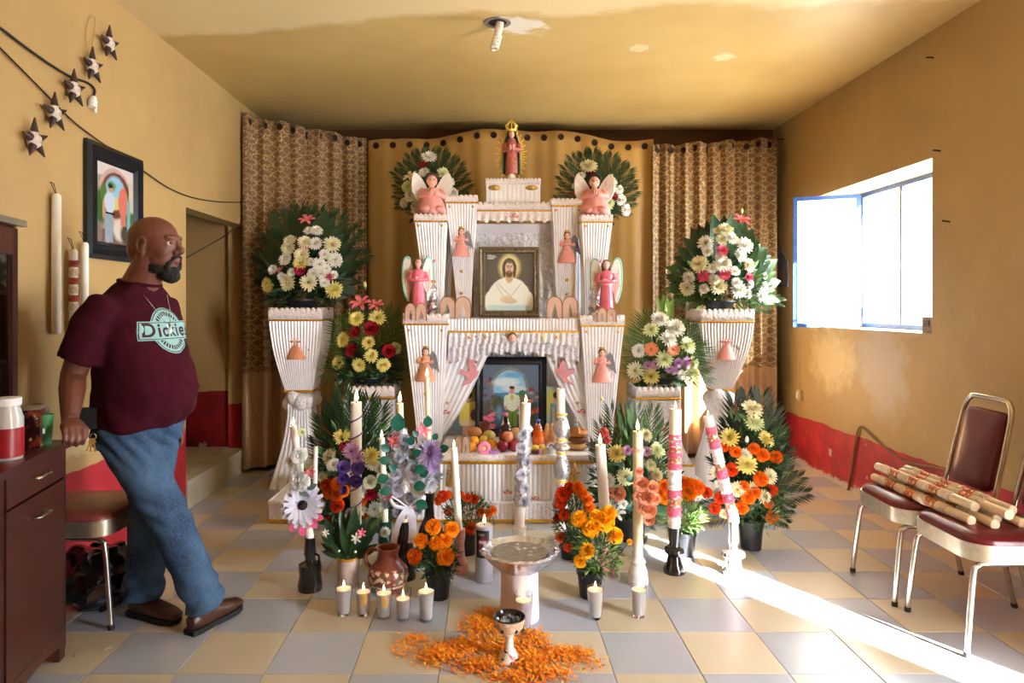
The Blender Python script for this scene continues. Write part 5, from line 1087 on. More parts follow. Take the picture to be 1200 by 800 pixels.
marigold_pot('orange marigold in a black pot behind the black pink-banded candlestick', 803, 3.76, .063, .13, 800, 602, 25, 22, [('ora', 780, 572, 9), ('ylo', 780, 585, 7), ('ora', 810, 570, 9), ('ora', 802, 567, 8), ('ylo', 807, 579, 9), ('ora', 816, 572, 9), ('ora', 774, 578, 6)], 35, (m_leaf2, m_leaf3))
# ================================================================== candles, votives and vessels on the floor
def wax(name, col): return M(name, col, .42, 0, .04, 12, sss=.25)
m_wax = wax('white_wax', (240, 234, 222)); m_ivory = wax('ivory_wax', (236, 222, 180)); m_lilacwax = wax('lilac_white_wax', (222, 216, 226))
m_wick = M('burnt_wick', (40, 30, 26), .9)
t = NT('candle_flame'); t.set(Base_Color=(1, .6, .25, 1), Emission_Color=(1, .70, .34, 1), Emission_Strength=9.0); m_flame = t.mat
flame_me = MB().lathe([(.0005, 0), (.45, .35), (.5, .7), (.36, 1.25), (.16, 1.75), (.01, 2.2)], 10).mesh('flame', m_flame, 60)
m_blackglaze = M('black_glazed_clay', (22, 20, 22), .16, 0, .3, 30, .15, 60, coat=.6); m_silvercs = M('polished_silver', (220, 220, 226), .14, .95, .06, 30, .1, 40)
m_pinkcs = M('pink_ceramic', (216, 150, 146), .35); m_whitecs = M('white_ceramic', (236, 230, 224), .25, coat=.4); m_greencs = M('dark_green_glaze', (24, 58, 46), .2, coat=.5)
def flame(t_, p, s, k=1.0):
    MB().tube([V(p)-V((0, 0, s*.3)), V(p)+V((0, 0, s*.45))], s*.09, 5).build('wick', m_wick, t_)
    return link('flame', flame_me, t_, V(p)+V((0, 0, s*.12)), (0, R.uniform(-.05, .05), 0), (s*.62, s*.62, s*.85*k))
def candle(label, base, top, r, mat=m_wax, lit=True, taper=.93, fs=None, group=None):
    base, top = V(base), V(top); t_ = thing('candle', label, 'candle', base, 0, group); d = top-base; n = 8
    MB().tube([d*(i/n) for i in range(n+1)]+[d*1.0-d.normalized()*r*.25], [r*(1-(1-taper)*i/n) for i in range(n+1)]+[r*.5], 16).build('wax', mat, t_, 50)
    if lit: flame(t_, d, fs or max(.022, r*1.15))
    else: MB().tube([d*.99, d+d.normalized()*.018], .0018, 5).build('wick', m_wick, t_)
    return t_
def stick(label, px, Y, prof, mat, n=20):
    """prof: (half width px, photo y) from the foot upwards"""
    t_ = thing('candlestick', label, 'candlestick', (AXp(px, Y), Y, 0)); yb = prof[0][1]
    MB().lathe([(r*Y/800, (yb-y)*Y/800) for r, y in prof]+[(prof[-1][0]*.75*Y/800, (yb-prof[-1][1])*Y/800), (.001, (yb-prof[-1][1])*Y/800-.012)], n).build('body', mat, t_, 35)
    return t_, (yb-prof[-1][1])*Y/800
def helix(root, base, top, r, turns, rad, mat, name='ribbon', start=0, flat=1):
    base, top = V(base), V(top); d = (top-base); u = d.orthogonal().normalized(); v = d.cross(u).normalized(); n = int(turns*16)
    pts = [base+d*(i/n)+(u*math.cos(start+2*PI*turns*i/n)+v*math.sin(start+2*PI*turns*i/n))*r for i in range(n+1)]
    return MB().tube(pts, rad, 5).build(name, mat, root)
def blooms(root, items, Y, front=.03, scale=1.1):
    base = root.location
    for k, px, py, r in items:
        nm, me = FL[k]; q = aim((R.uniform(-.4, .4), -1, R.uniform(-.1, .5)), R.uniform(0, 6)); link(nm, me, root, P(px, py, Y-front)-base, q, r*Y/800*scale)
def leaves(root, kind, items, Y, front=.03):
    base = root.location; nm, me = LEAF[kind]
    for px, py, ang, L in items:
        a = math.radians(ang); X = V((math.cos(a), -.35, math.sin(a))).normalized(); n_ = V((.1, -1, .3)); n_ = (n_-X*n_.dot(X)).normalized(); q = Matrix((X, n_.cross(X), n_)).transposed().to_quaternion()
        link(nm, me, root, P(px, py, Y-front)-base, q, L*Y/800)
LEAF['ivy'] = ('leaf', leaf_mesh('leaf', M('artificial_ivy', (20, 92, 74), .4, 0, .2, 3), 1, .8, .3, .3)); LEAF['grey'] = ('leaf', leaf_mesh('leaf', M('grey_green_leaf', (96, 112, 108), .6), 1, .5)); LEAF['pinkp'] = ('petal', leaf_mesh('petal', pm('pink_fabric', (226, 96, 140)), 1, .7))
m_foil2 = M('crinkled_silver_foil', (206, 206, 214), .25, .8, .15, 60, 1.0, 70); m_cello = NT('cellophane').set(Base_Color=(.96, .97, .97, 1), Roughness=.04, IOR=1.06, Transmission_Weight=1.0, Alpha=.35, Specular_IOR_Level=1.0)
def foil_sleeve(root, b, t_, r, name='foil_sleeve', mat=None, lumps=5, amp=.14):
    b, t_ = V(b), V(t_); d = t_-b; q = d.to_track_quat('Z', 'Y').to_matrix(); L = d.length
    mb = MB().lathe([(r*(1+.05*math.sin(i*1.7)), L*i/26) for i in range(27)], 18, 0, fn=lambda a, z: 1+amp*noise.noise(V((math.cos(a)*2.5, math.sin(a)*2.5, z*70))))
    mb.v = [tuple(q @ V(p)+b) for p in mb.v]; return mb.build(name, mat or m_foil2, root, 60)

# --- left side
t_, h = stick('black glazed candlestick at the left end of the candle row', 363.5, 3.30, [(14, 690), (14.5, 684), (12.5, 672), (13.5, 664), (13, 660), (6.5, 657), (6, 652), (7.5, 648), (6, 632), (6.5, 629)], m_blackglaze); Yc = 3.30
MB().tube([((7)*Yc/800, 0, .17), (.045, -.01, .165), (.048, -.01, .13), (.035, 0, .11)], .006, 6).build('handle', m_blackglaze, t_)
cb = candle('white leaning candle wreathed with carnations and a big daisy', (t_.location.x, Yc, h-.01), P(343.5, 499, Yc), .020, m_wax, True, .85)
blooms(cb, [('car', 351, 534, 10), ('wm', 341, 543, 8), ('car', 353, 564, 12), ('day', 355.5, 592, 23), ('lil', 364, 553, 6), ('gm', 353, 506, 5)], Yc, .04)
leaves(cb, 'pinkp', [(362, 608, -40, 14), (354, 615, -80, 13), (346, 612, -110, 12), (368, 604, -10, 12)], Yc, .02); leaves(cb, 'bright', [(356, 553, 60, 14), (358, 550, 20, 12)], Yc, .03); leaves(cb, 'grey', [(360, 573, 30, 14), (352, 576, -20, 12)], Yc, .04)
t3 = candle('thin unlit white taper right of the carnation candle', P(368.5, 612, 3.36), P(370, 523, 3.36), .0105, m_wax, False, .98)
# glass vase of leaves, and the purple-ribbon candle behind it
vz = thing('flower_vase', 'cream gold-rimmed cylinder vase of dark leaves, behind the votive row', 'vase', (AXp(408, 3.34), 3.34, 0)); k = 3.34/800
MB().lathe([(11.5*k, 0), (12*k, .01), (13*k, .145), (12*k, .145), (11*k, .02), (0, .02)], 22).build('vase_body', M('mauve_cream_glass', (206, 184, 176), .2, .1, .15, 20), vz); MB().lathe([(13*k, .134), (13.3*k, .14), (13.3*k, .147), (12.4*k, .148)], 22, cap=False).build('rim', m_gold, vz)
fan(vz, 'broad', (408, 655), ring_tips(408, 640, 32, 36, 190, -10, 17, 81, .2)+ring_tips(408, 646, 20, 26, 170, 10, 9, 82, .2)+[(380, 645), (436, 640), (440, 618)], 3.33, -.05, .55, seed=31); fan(vz, 'strap', (408, 650), ring_tips(410, 630, 34, 34, 160, 20, 10, 83, .2), 3.36, .04, 1.2, seed=32)
blooms(vz, [('wl', 418, 630, 6), ('lil', 424, 624, 5), ('pb', 397, 645, 4), ('pb', 417, 646, 4), ('wl', 382, 624, 4)], 3.34, .05)
pc = candle('thick white candle spiralled with purple ribbon and violet roses', (AXp(417, 3.62), 3.62, .0), P(417.5, 471, 3.62), .030, m_wax, True, .98, .034)
L_ = P(417.5, 471, 3.62)-pc.location; helix(pc, L_*.30, L_*.985, .0305, 6.5, .0042, M('purple_ribbon', (104, 40, 130), .35))
blooms(pc, [('pur', 403, 548, 9), ('pur', 421, 548, 9.5), ('pur', 402, 560, 8), ('pur', 418, 562, 9), ('pur', 404, 574, 6), ('li', 411, 528, 9), ('li', 419, 536, 7), ('mag', 406, 526, 6), ('li', 413, 612, 6), ('li', 409, 600, 5)], 3.62, .05)
# thin candle in a green holder
t_, h = stick('small dark green candle holder with a pressed white flower', 451.5, 3.62, [(11, 662), (9, 650), (6, 644), (9, 634), (8, 628), (7.5, 614), (8, 611)], m_greencs); blooms(t_, [('wm', 451.5, 623, 6)], 3.59, .02)
candle('slender white candle in the small green holder', (t_.location.x, 3.62, h-.01), P(447.5, 513, 3.62), .0165, m_wax, True, .9)
# foil sculpture candle with ribbon
t_, h = stick('dark bottle-shaped candlestick tied with a white satin bow', 473.5, 3.44, [(14, 678), (13, 655), (11, 640), (6, 626), (5.5, 615), (6.5, 612)], m_blackglaze)
Yk = 3.46; fc = candle('ivory candle on a cone of silver foil roses and ivy', (t_.location.x, 3.44, h-.01), P(468.5, 472, 3.44), .019, m_ivory, True, .9, .03)
b0 = fc.location
foil_sleeve(fc, P(474, 606, 3.44)-b0, P(470, 502, 3.44)-b0, .030, lumps=7, amp=.3)
rr = random.Random(5)
for i in range(26):
    py = 515+i*3.4; w_ = 6+ (py-505)*.16; mb = MB(); px_ = 472+rr.uniform(-w_, w_)
    link('foil_rose', FL['wr'][1], fc, P(px_, py, 3.41-rr.uniform(0, .02))-b0, aim((rr.uniform(-.6, .6), -1, .3), i), 8.5*3.44/800).data
foil_rose = FL['wr'][1].copy(); foil_rose.materials[0] = M('silver_white_foil_petal', (222, 222, 230), .3, .55, .12, 6); foil_rose.materials[1] = foil_rose.materials[0]
for o in fc.children:
    if o.name.startswith('foil_rose'): o.data = foil_rose
leaves(fc, 'ivy', [(466, 505, 85, 22), (484, 534, 40, 12), (486, 548, -10, 14), (485, 570, 10, 15), (488, 588, -20, 15), (457, 540, 170, 13), (455, 558, 200, 14), (458, 575, 180, 13), (463, 552, 120, 10), (480, 521, 70, 12), (456, 528, 140, 12), (492, 557, 30, 12)], 3.40, .03)
blooms(fc, [('lil', 462, 517, 8), ('lil', 455, 580, 6)], 3.42, .04)
wr = lambda name, pts, w_, root, mat: MB().grid(lambda u, v: V(pts[0])*(1-v)**2+V(pts[1])*2*v*(1-v)+V(pts[2])*v*v+V((w_*(u-.5)*(1-.15*v), -.004*math.sin(v*9), 0)), 4, 12).build(name, mat, root, 80)
m_ribbon = M('white_satin_ribbon', (232, 230, 244), .3, 0, .05, 20)
for q in ((462, 588, 478, 596), (492, 588, 478, 596)):
    mb = MB().tube(spline([P(478, 594, 3.38)-b0, P(q[0]-(4 if q[0] < 478 else -4), q[1]-7, 3.38)-b0, P(q[0], q[1]+4, 3.37)-b0, P(478, 596, 3.38)-b0], 6), .010, 8, flat=.35); mb.build('bow_loop', m_ribbon, fc, 60)
wr('ribbon_tail', [P(477, 596, 3.37)-b0, P(462, 615, 3.36)-b0, P(461, 641, 3.37)-b0], .034, fc, m_ribbon); wr('ribbon_tail', [P(480, 596, 3.37)-b0, P(486, 615, 3.36)-b0, P(482, 636, 3.37)-b0], .042, fc, m_ribbon)
# lilac foil candle in a tall black stick
t_, h = stick('slim black candlestick under the lilac foil flower', 503, 3.66, [(16, 664), (15, 640), (11, 622), (6, 612), (5, 600), (6, 586), (5.5, 577)], m_blackglaze)
lc = candle('slim ivory candle above a lilac foil flower, in front of the left column', (t_.location.x, 3.66, h-.01), P(500.5, 442, 3.66), .0135, m_ivory, True, .9, .026); b0 = lc.location
foil_sleeve(lc, P(502.5, 576, 3.66)-b0, P(501, 515, 3.66)-b0, .038, amp=.3); lf = FL['wm'][1].copy(); lf.materials[0] = M('lilac_foil_petal', (206, 184, 226), .3, .4, .15, 6); lf.materials[1] = M('pink_foil_heart', (226, 130, 200), .35, .3); FL['lf'] = ('foil_flower', lf); sf = FL['wm'][1].copy(); sf.materials[0] = foil_rose.materials[0]; sf.materials[1] = foil_rose.materials[0]; FL['sf'] = ('foil_flower', sf)
blooms(lc, [('lf', 504, 531, 15), ('lf', 506, 547, 9), ('sf', 497, 548, 10), ('sf', 512, 536, 9), ('lil', 496, 503, 8), ('sf', 502, 565, 11), ('sf', 494, 525, 8), ('sf', 510, 558, 9)], 3.64, .05); leaves(lc, 'ivy', [(501, 500, 85, 14), (490, 511, 130, 9), (515, 527, 20, 12), (508, 515, 60, 9), (490, 542, 190, 10)], 3.62, .04)
# tall white taper in a pink stick
t_, h = stick('pink ceramic candlestick behind the amber marigold pot', 538, 3.52, [(11, 672), (11, 664), (7, 655), (6, 640), (7.5, 628), (7, 622)], m_pinkcs)
candle('tall plain white taper behind the amber marigold pot', (t_.location.x, 3.52, h-.01), P(532, 524, 3.52), .0185, m_wax, True, .9, .02)
# large glass prayer candle
gl = thing('glass_candle', 'large cylindrical prayer candle with a dark printed label', 'candle', (AXp(567.5, 3.41), 3.41, 0)); k = 3.41/800; r_ = 10.3*k
MB().lathe([(r_*.95, 0), (r_, .008), (r_, .272), (r_*.9, .278), (r_*.88, .272), (.001, .268)], 24).build('wax', m_lilacwax, gl); MB().lathe([(r_*1.03, .0), (r_*1.06, .012), (r_*1.06, .31), (r_*1.01, .31), (r_*1.01, .012)], 24).build('glass', m_glass, gl)
me = MB().grid(lambda u, v: (r_*1.075*math.sin(-.95+1.5*u), -r_*1.075*math.cos(-.95+1.5*u), .125+.135*v), 12, 2).mesh('label', picture('prayer_label', (28, 26, 32), [('e', .55, .45, .3, .3, (130, 40, 56), .5), ('b', .5, .58, .25, .05, (180, 160, 160), .4), ('e', .45, .2, .25, .1, (60, 84, 62), .5), ('b', .4, .85, .25, .04, (120, 110, 90), .5), ('e', .6, .42, .1, .15, (190, 130, 110), .5)], .35), 60)
uvl = me.uv_layers.new(name='UVMap')
for lp in me.loops: i = lp.vertex_index; uvl.data[lp.index].uv = ((i % 13)/12, (i//13)/2)
link('label', me, gl); flame(gl, (0, 0, .282), .024)
# --- centre: foil spiral candle, gold-ringed candle, plain candle
t_, h = stick('white candle cup behind the foil basin', 608.5, 3.52, [(16, 671), (12, 662), (7, 650), (6, 640), (8, 632), (8.5, 618)], m_whitecs)
fcn = candle('tall candle in crinkled silver foil before the black framed portrait', (t_.location.x, 3.52, h-.02), P(616.5, 472, 3.52), .026, m_wax, True, .95, .022); b0 = fcn.location; tt = P(616.5, 472, 3.52)-b0
foil_sleeve(fcn, tt*.20, tt*.80, .031, amp=.3)
helix(fcn, tt*.18, tt*.82, .033, 4, .009, m_foil2, 'foil_twist')
for q in (.24, .34, .45, .55, .66, .76): link('foil_flower', sf, fcn, tt*q+V((R.uniform(-.02, .02), -.04, 0)), aim((R.uniform(-.4, .4), -1, .2), q*9), 7*3.52/800)
t_ = thing('candlestick', 'low white saucer behind the red-orange marigolds', 'candlestick', (AXp(658, 3.98), 3.98, 0)); MB().lathe([(.055, 0), (.06, .012), (.035, .02), (.035, .035), (.0, .03)], 18).build('body', m_whitecs, t_)
gc = candle('tall foil candle with gold rings before the right tulle drape', (t_.location.x, 3.98, .03), P(657, 455, 3.98), .026, m_wax, False, .95); b0 = gc.location; tt = P(657, 455, 3.98)-b0; seg = [(563, 534), (529, 519), (514, 487), (482, 470)]
zf = lambda y: (CAMH-(y-358)*3.98/800)-b0.z
for y0, y1 in ((610, 566), (561, 533), (528, 518), (513, 488)):
    n = 10; z0, z1 = zf(y0), zf(y1); rr_ = 9*3.98/800
    MB().lathe([(rr_*(.55+.55*math.sin(PI*(i/n)**.8)), z0+(z1-z0)*i/n) for i in range(n+1)], 18, 0, fn=lambda a, z: 1+.2*noise.noise(V((math.cos(a)*3, math.sin(a)*3, z*80)))).build('foil_bulb', m_foil2, gc, 60)
for y in (563.5, 530.5, 515.5, 485): MB().tube(arc((0, 0, zf(y)), 5.6*3.98/800, 0, 2*PI*15/16, 15, (0, 1)), .007, 7, closed=True).build('gold_ring', m_ray, gc)
t_, h = stick('pink ceramic candlestick behind the yellow marigold pot', 710, 3.50, [(10, 670), (10.5, 662), (6.5, 652), (6, 640), (8, 628), (7.5, 618)], m_pinkcs)
candle('plain thick white candle left of the coral cockscomb', (t_.location.x, 3.50, h-.01), P(703.5, 521, 3.50), .0285, m_wax, True, .92, .030)
# --- right side
Yw = 3.37
t_, h = stick('white ceramic candlestick under the peach rose posy', 747.5, Yw, [(11.5, 683), (12.5, 680), (11, 668), (8, 660), (9.5, 657), (6, 652), (5.5, 640), (6, 634)], m_whitecs)
wc = candle('ivory candle rising from cellophane-wrapped peach roses', (t_.location.x, Yw, h-.01), P(747.5, 505, Yw), .025, m_ivory, True, .98, .030); b0 = wc.location
MB().tube(arc((0, 0, P(0, 527, Yw).z-b0.z), .027, 0, 2*PI*15/16, 15, (0, 1)), .008, 6, closed=True).build('pink_band', M('pink_lace_band', (236, 170, 156), .6, var=.2, scale=60), wc)
blooms(wc, [('pea', 752, 566, 10), ('pea', 763, 570, 9), ('pea', 757, 581, 11), ('pea', 749, 580, 8), ('pea', 759, 596, 11), ('pea', 766, 584, 8), ('pea', 752, 594, 8), ('pea', 760, 608, 8), ('pea', 748, 552, 6)], Yw, .05); leaves(wc, 'ivy', [(743, 560, 190, 10), (742, 592, 200, 10), (768, 595, -10, 10)], Yw, .04)
MB().grid(lambda u, v: P(757+(-1+2*u)*(8+18*v), 538+92*v, Yw-.05-.03*math.cos((u-.5)*PI)*(.3+v)+.006*math.sin(u*17+v*5))-b0, 14, 10).build('cellophane', m_cello, wc, 80)
# pink-banded candles in black and silver sticks
m_pinklace = M('pink_lace', (232, 112, 140), .6, 0, .35, 90, .6, 150); m_whlace = M('white_lumpy_lace', (244, 238, 240), .6, 0, .06, 60, .8, 90); m_redgold = M('copper_sequin_band', (214, 130, 96), .3, .5, .3, 150, .5, 200)
def banded(cnd, bands, r):
    for f0, f1, mt, k_ in bands:
        d = cnd['top']; a, b = V(d)*f0, V(d)*f1; foil_sleeve(cnd, a, b, r*k_, 'lace_band', mt, amp=.22)
t_, h = stick('black glazed candlestick at the edge of the sunlit streak', 790, 3.51, [(12.5, 670), (13, 666), (9, 658), (7.5, 650), (11.5, 646), (11, 642), (6.5, 639), (6, 634), (8, 617)], m_blackglaze)
c12 = candle('tall white candle with pink lace bands in the black candlestick', (t_.location.x, 3.51, h-.01), P(791.5, 479, 3.51), .031, m_wax, True, .98, .020); c12['top'] = tuple(P(791.5, 479, 3.51)-c12.location)
banded(c12, [(.05, .11, m_whlace, 1.02), (.11, .19, m_pinklace, 1.12), (.19, .27, m_redgold, 1.04), (.27, .33, m_pinklace, 1.1), (.33, .50, m_whlace, 1.08), (.50, .55, m_pinklace, 1.12), (.55, .60, m_redgold, 1.02), (.60, .64, m_pinklace, 1.1), (.64, .68, m_redgold, 1.03), (.68, .79, m_pinklace, 1.02)], .031)
t_, h = stick('polished silver candlestick farthest along the sunlit streak', 859.5, 3.49, [(12.5, 672), (13, 668), (9.5, 664), (9, 654), (14, 650), (13, 646), (5, 643), (4.5, 638), (6, 635), (5.5, 612), (6.2, 610)], m_silvercs)
c13 = candle('leaning white candle with pink lace bands in the silver candlestick', (t_.location.x+.004, 3.49, h-.01), P(829.5, 487, 3.49), .025, m_wax, True, .95, .014); c13['top'] = tuple(P(829.5, 487, 3.49)-c13.location)
banded(c13, [(.04, .12, m_pinklace, 1.1), (.12, .2, m_redgold, .98), (.2, .28, m_pinklace, 1.1), (.28, .42, m_whlace, 1.05), (.42, .5, m_pinklace, 1.12), (.5, .56, m_redgold, .98), (.56, .70, m_whlace, 1.05), (.70, .77, m_pinklace, 1.12), (.77, .84, m_redgold, .98), (.84, .90, m_pinklace, 1.12)], .025)
del c12['top'], c13['top']
# --- votive glasses
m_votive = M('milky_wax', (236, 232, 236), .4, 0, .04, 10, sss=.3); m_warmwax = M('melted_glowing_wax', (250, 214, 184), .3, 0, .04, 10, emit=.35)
def votive(label, px, yt, yb, rpx, fill=.9, warm=True, sticker=False):
    Y = 800*CAMH/(yb-4-358); k = Y/800; h_ = (yb-yt-6)*k*1.03; r = rpx*k; t_ = thing('votive_candle', label, 'candle', (AXp(px, Y), Y, 0), 0, 'glass votive candles on the floor')
    MB().lathe([(r*.66, 0), (r*.72, .006), (r*1.0, h_), (r*.95, h_), (r*.68, .012), (0, .01)], 20).build('glass', m_glass, t_, 50)
    MB().lathe([(r*.655, .013), (r*(.68+.26*fill), h_*fill), (.001, h_*fill-.002)], 20).build('wax', m_votive, t_, 50)
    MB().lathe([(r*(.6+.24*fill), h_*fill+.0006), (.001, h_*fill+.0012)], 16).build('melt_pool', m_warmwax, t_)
    if warm: flame(t_, (0, 0, h_*fill+.004), .017)
    if sticker: MB().grid(lambda u, v: ((r*.97)*math.sin(-.2+.9*u), -(r*.97)*math.cos(-.2+.9*u), h_*(.45+.35*v)), 5, 3).build('sticker', M('gold_sticker', (206, 160, 90), .5, var=.2), t_)
    return t_
votive('leftmost votive of the row of five before the cream vase', 403, 686, 724, 10, .93); votive('second votive from the row\'s left end, with a gold sticker', 426, 684, 724, 9.5, .78, True, True)
votive('middle votive of the row of five, with a gold sticker', 450, 687, 728, 10, .82, True, True); votive('fourth votive of the row, half burnt and glowing', 472.5, 690, 730, 9.5, .72); votive('rightmost votive of the row of five, full and pale', 499.5, 690, 731, 10, .96)
votive('lone votive in front of the yellow marigold pot', 697.5, 687, 728, 10, .93); votive('lone votive in front of the white candlestick', 748.5, 685, 726, 9.5, .88); votive('embossed votive between the incense burner and the foil basin', 613.5, 694, 741, 11, .82)
# --- clay jug
jg = thing('clay_jug', 'red clay jug with painted leaves and a loop handle', 'jug', (AXp(455, 3.28), 3.28, 0), -.15); k = 3.28/800
m_clay = M('red_brown_clay', (126, 60, 44), .38, 0, .2, 14, .1, 60)
t = NT('painted_clay_jug'); co = t.coord(); sx = t.n('ShaderNodeSeparateXYZ'); t.l(co, sx.inputs[0]); col = t.vary((126, 60, 44), .18, 14)
md = t.math('MULTIPLY', t.step(t.noise(co, 42, 3), .52, .55), t.math('MULTIPLY', t.step(sx.outputs[2], .055, .065), t.step(sx.outputs[2], .125, .115)))
col = t.mix(md, col, lin((226, 196, 160))); md2 = t.math('MULTIPLY', t.step(t.noise(co, 55, 2), .60, .63), t.math('MULTIPLY', t.step(sx.outputs[2], .06, .07), t.step(sx.outputs[2], .12, .11))); col = t.mix(md2, col, lin((60, 120, 80)))
col = t.mix(t.math('MULTIPLY', t.step(t.math('ABSOLUTE', t.math('SUBTRACT', sx.outputs[2], .045)), .004, .006, 1, 0), 1), col, lin((226, 206, 180))); m_jug = t.set(Base_Color=col, Roughness=.35)
MB().lathe([(.055, 0), (.065, .006), (.088, .04), (.098, .075), (.092, .11), (.066, .138), (.05, .155), (.046, .18), (.054, .205), (.056, .212), (.050, .212), (.041, .18), (.044, .155), (.06, .13), (.06, .03), (0, .02)], 28).build('body', m_jug, jg, 50)
MB().tube(spline([(-.046, 0, .195), (-.088, 0, .195), (-.112, 0, .165), (-.108, 0, .13), (-.084, 0, .105)], 5), [.012]*21, 8, flat=.8).build('handle', m_clay, jg, 60)
# --- foil-wrapped basin on a white pillar
bs = thing('foil_basin', 'foil-covered basin of grey ash on a silvery white pillar', 'basin', (AXp(609, 3.0), 3.0, 0)); bs.scale = (1.02, 1.02, .95)
MB().lathe([(.083, 0), (.084, .004), (.080, .23), (.11, .262), (.0, .262)], 30).build('pillar', M('satin_white_cylinder', (206, 204, 210), .4, .05, .08, 8), bs, 50)
mb = MB().lathe([(.085, .228), (.125, .262), (.15, .292), (.160, .305), (.166, .314), (.158, .322), (.140, .308), (.122, .299), (.11, .296), (0, .292)], 90, 0, fn=lambda a, z: 1+.10*noise.noise(V((math.cos(a)*7, math.sin(a)*7, z*45)))+.05*noise.noise(V((math.cos(a)*17, math.sin(a)*17, z*90))))
mb.build('foil_rim', m_foil2, bs, 40); MB().lathe([(.122, .3055), (.0, .3065)], 30).build('ash', M('grey_ash', (136, 126, 114), .9, 0, .25, 40, 1.0, 120), bs)
for kx in range(7): a = R.uniform(0, 6.28); r2 = R.uniform(0, .09); MB().ell((r2*math.cos(a), r2*math.sin(a), .307), (.010, .008, .004), 7, 5).build('ash_lump', M('pale_ash', (176, 168, 158), .9, 0, .2, 40), bs)
# --- incense burner
ib = thing('incense_burner', 'footed white painted clay incense burner amid the petals', 'incense burner', (AXp(596.5, 2.64), 2.64, 0)); k = 2.64/800
t = NT('painted_white_clay'); co = t.coord(); sx = t.n('ShaderNodeSeparateXYZ'); t.l(co, sx.inputs[0]); n_ = t.noise(co, 40, 2)
col = t.mix(t.math('MULTIPLY', t.step(n_, .58, .6), t.step(sx.outputs[2], .075, .07)), lin((232, 222, 208)), lin((214, 120, 132))); col = t.mix(t.math('MULTIPLY', t.step(t.noise(co, 46, 2), .60, .62), t.step(sx.outputs[2], .13, .12)), col, lin((44, 62, 48)))
col = t.mix(t.math('MULTIPLY', t.step(sx.outputs[2], .118, .12), t.step(n_, .35, .5)), col, lin((206, 172, 140))); m_ib = t.set(Base_Color=col, Roughness=.3)
MB().lathe([(.044, 0), (.046, .006), (.034, .022), (.019, .05), (.016, .085), (.02, .10), (.04, .112), (.054, .13), (.060, .152), (.062, .168), (.058, .17), (.052, .152), (.03, .141), (0, .139)], 26).build('body', m_ib, ib, 50)
MB().lathe([(.0575, .1705), (.0515, .153), (.03, .142), (0, .140)], 26, cap=False).build('bowl_lining', m_blackglaze, ib, 50); MB().tube(arc((0, 0, .169), .060, 0, 2*PI*23/24, 23, (0, 1)), .0035, 6, closed=True).build('rim', m_blackglaze, ib)
for kx in range(16): a = R.uniform(0, 6.28); r2 = .036*math.sqrt(R.random()); MB().box((r2*math.cos(a), r2*math.sin(a), .150+R.uniform(0, .006)), (.016, .014, .012), 0, rotm(R.random()*3, R.random()*3, R.random()*3)).build('charcoal', M('ashy_charcoal', (128, 132, 136), .9, 0, .5, 60), ib)
for kx in range(6): a = 2*PI*kx/6; MB().ell((.052*math.cos(a), .052*math.sin(a), .132), (.007, .007, .009), 7, 5).build('hole_shade_spot', m_blackglaze, ib)  # solid dark spots stand in for the shade of small openings
# --- marigold petals strewn on the floor
rr = random.Random(11); mb = MB()
blobs = [(485, 752, 18, 7, 90), (470, 763, 14, 8, 40), (515, 770, 32, 12, 420), (545, 760, 26, 10, 380), (562, 735, 22, 14, 420), (570, 722, 12, 8, 160), (590, 760, 30, 16, 520), (560, 782, 30, 10, 320), (625, 750, 22, 12, 260), (622, 775, 26, 14, 460), (655, 768, 34, 10, 380), (680, 770, 24, 8, 120), (640, 792, 40, 10, 300), (600, 796, 28, 8, 220), (585, 730, 14, 14, 160), (700, 782, 10, 6, 20)]
for bx, by, rx_, ry_, n in blobs:
    for i in range(int(n*1.5)):
        px_, py_ = rr.gauss(bx, rx_*.46), rr.gauss(by, ry_*.5); p = F(px_, max(700, py_)); dens = 1-min(1, math.hypot((px_-bx)/(rx_*1.3), (py_-by)/(ry_*1.3)))
        p.z = .003+rr.random()*.026*dens; a = rr.uniform(0, 6.28); d = V((math.cos(a), math.sin(a), rr.uniform(-.3, .7))).normalized(); s_ = d.cross(V((0, 0, 1))).normalized(); l = rr.uniform(.012, .024); w_ = l*.45
        mb.add([p, p+d*l*.55+s_*w_*.5+V((0, 0, .002)), p+d*l, p+d*l*.55-s_*w_*.5+V((0, 0, .002))], [(0, 1, 2, 3)], rr.choice((0, 0, 0, 1, 1, 2)))
pt = mb.build('marigold_petals', [M('petal_orange', (250, 146, 16), .7, 0, .15, 40), M('petal_amber', (254, 184, 40), .7, 0, .15, 40), M('petal_dark_orange', (228, 112, 10), .7, 0, .15, 40)], None, 0)
tag(pt, 'loose orange marigold petals strewn round the incense burner', 'petals'); pt['kind'] = 'stuff'
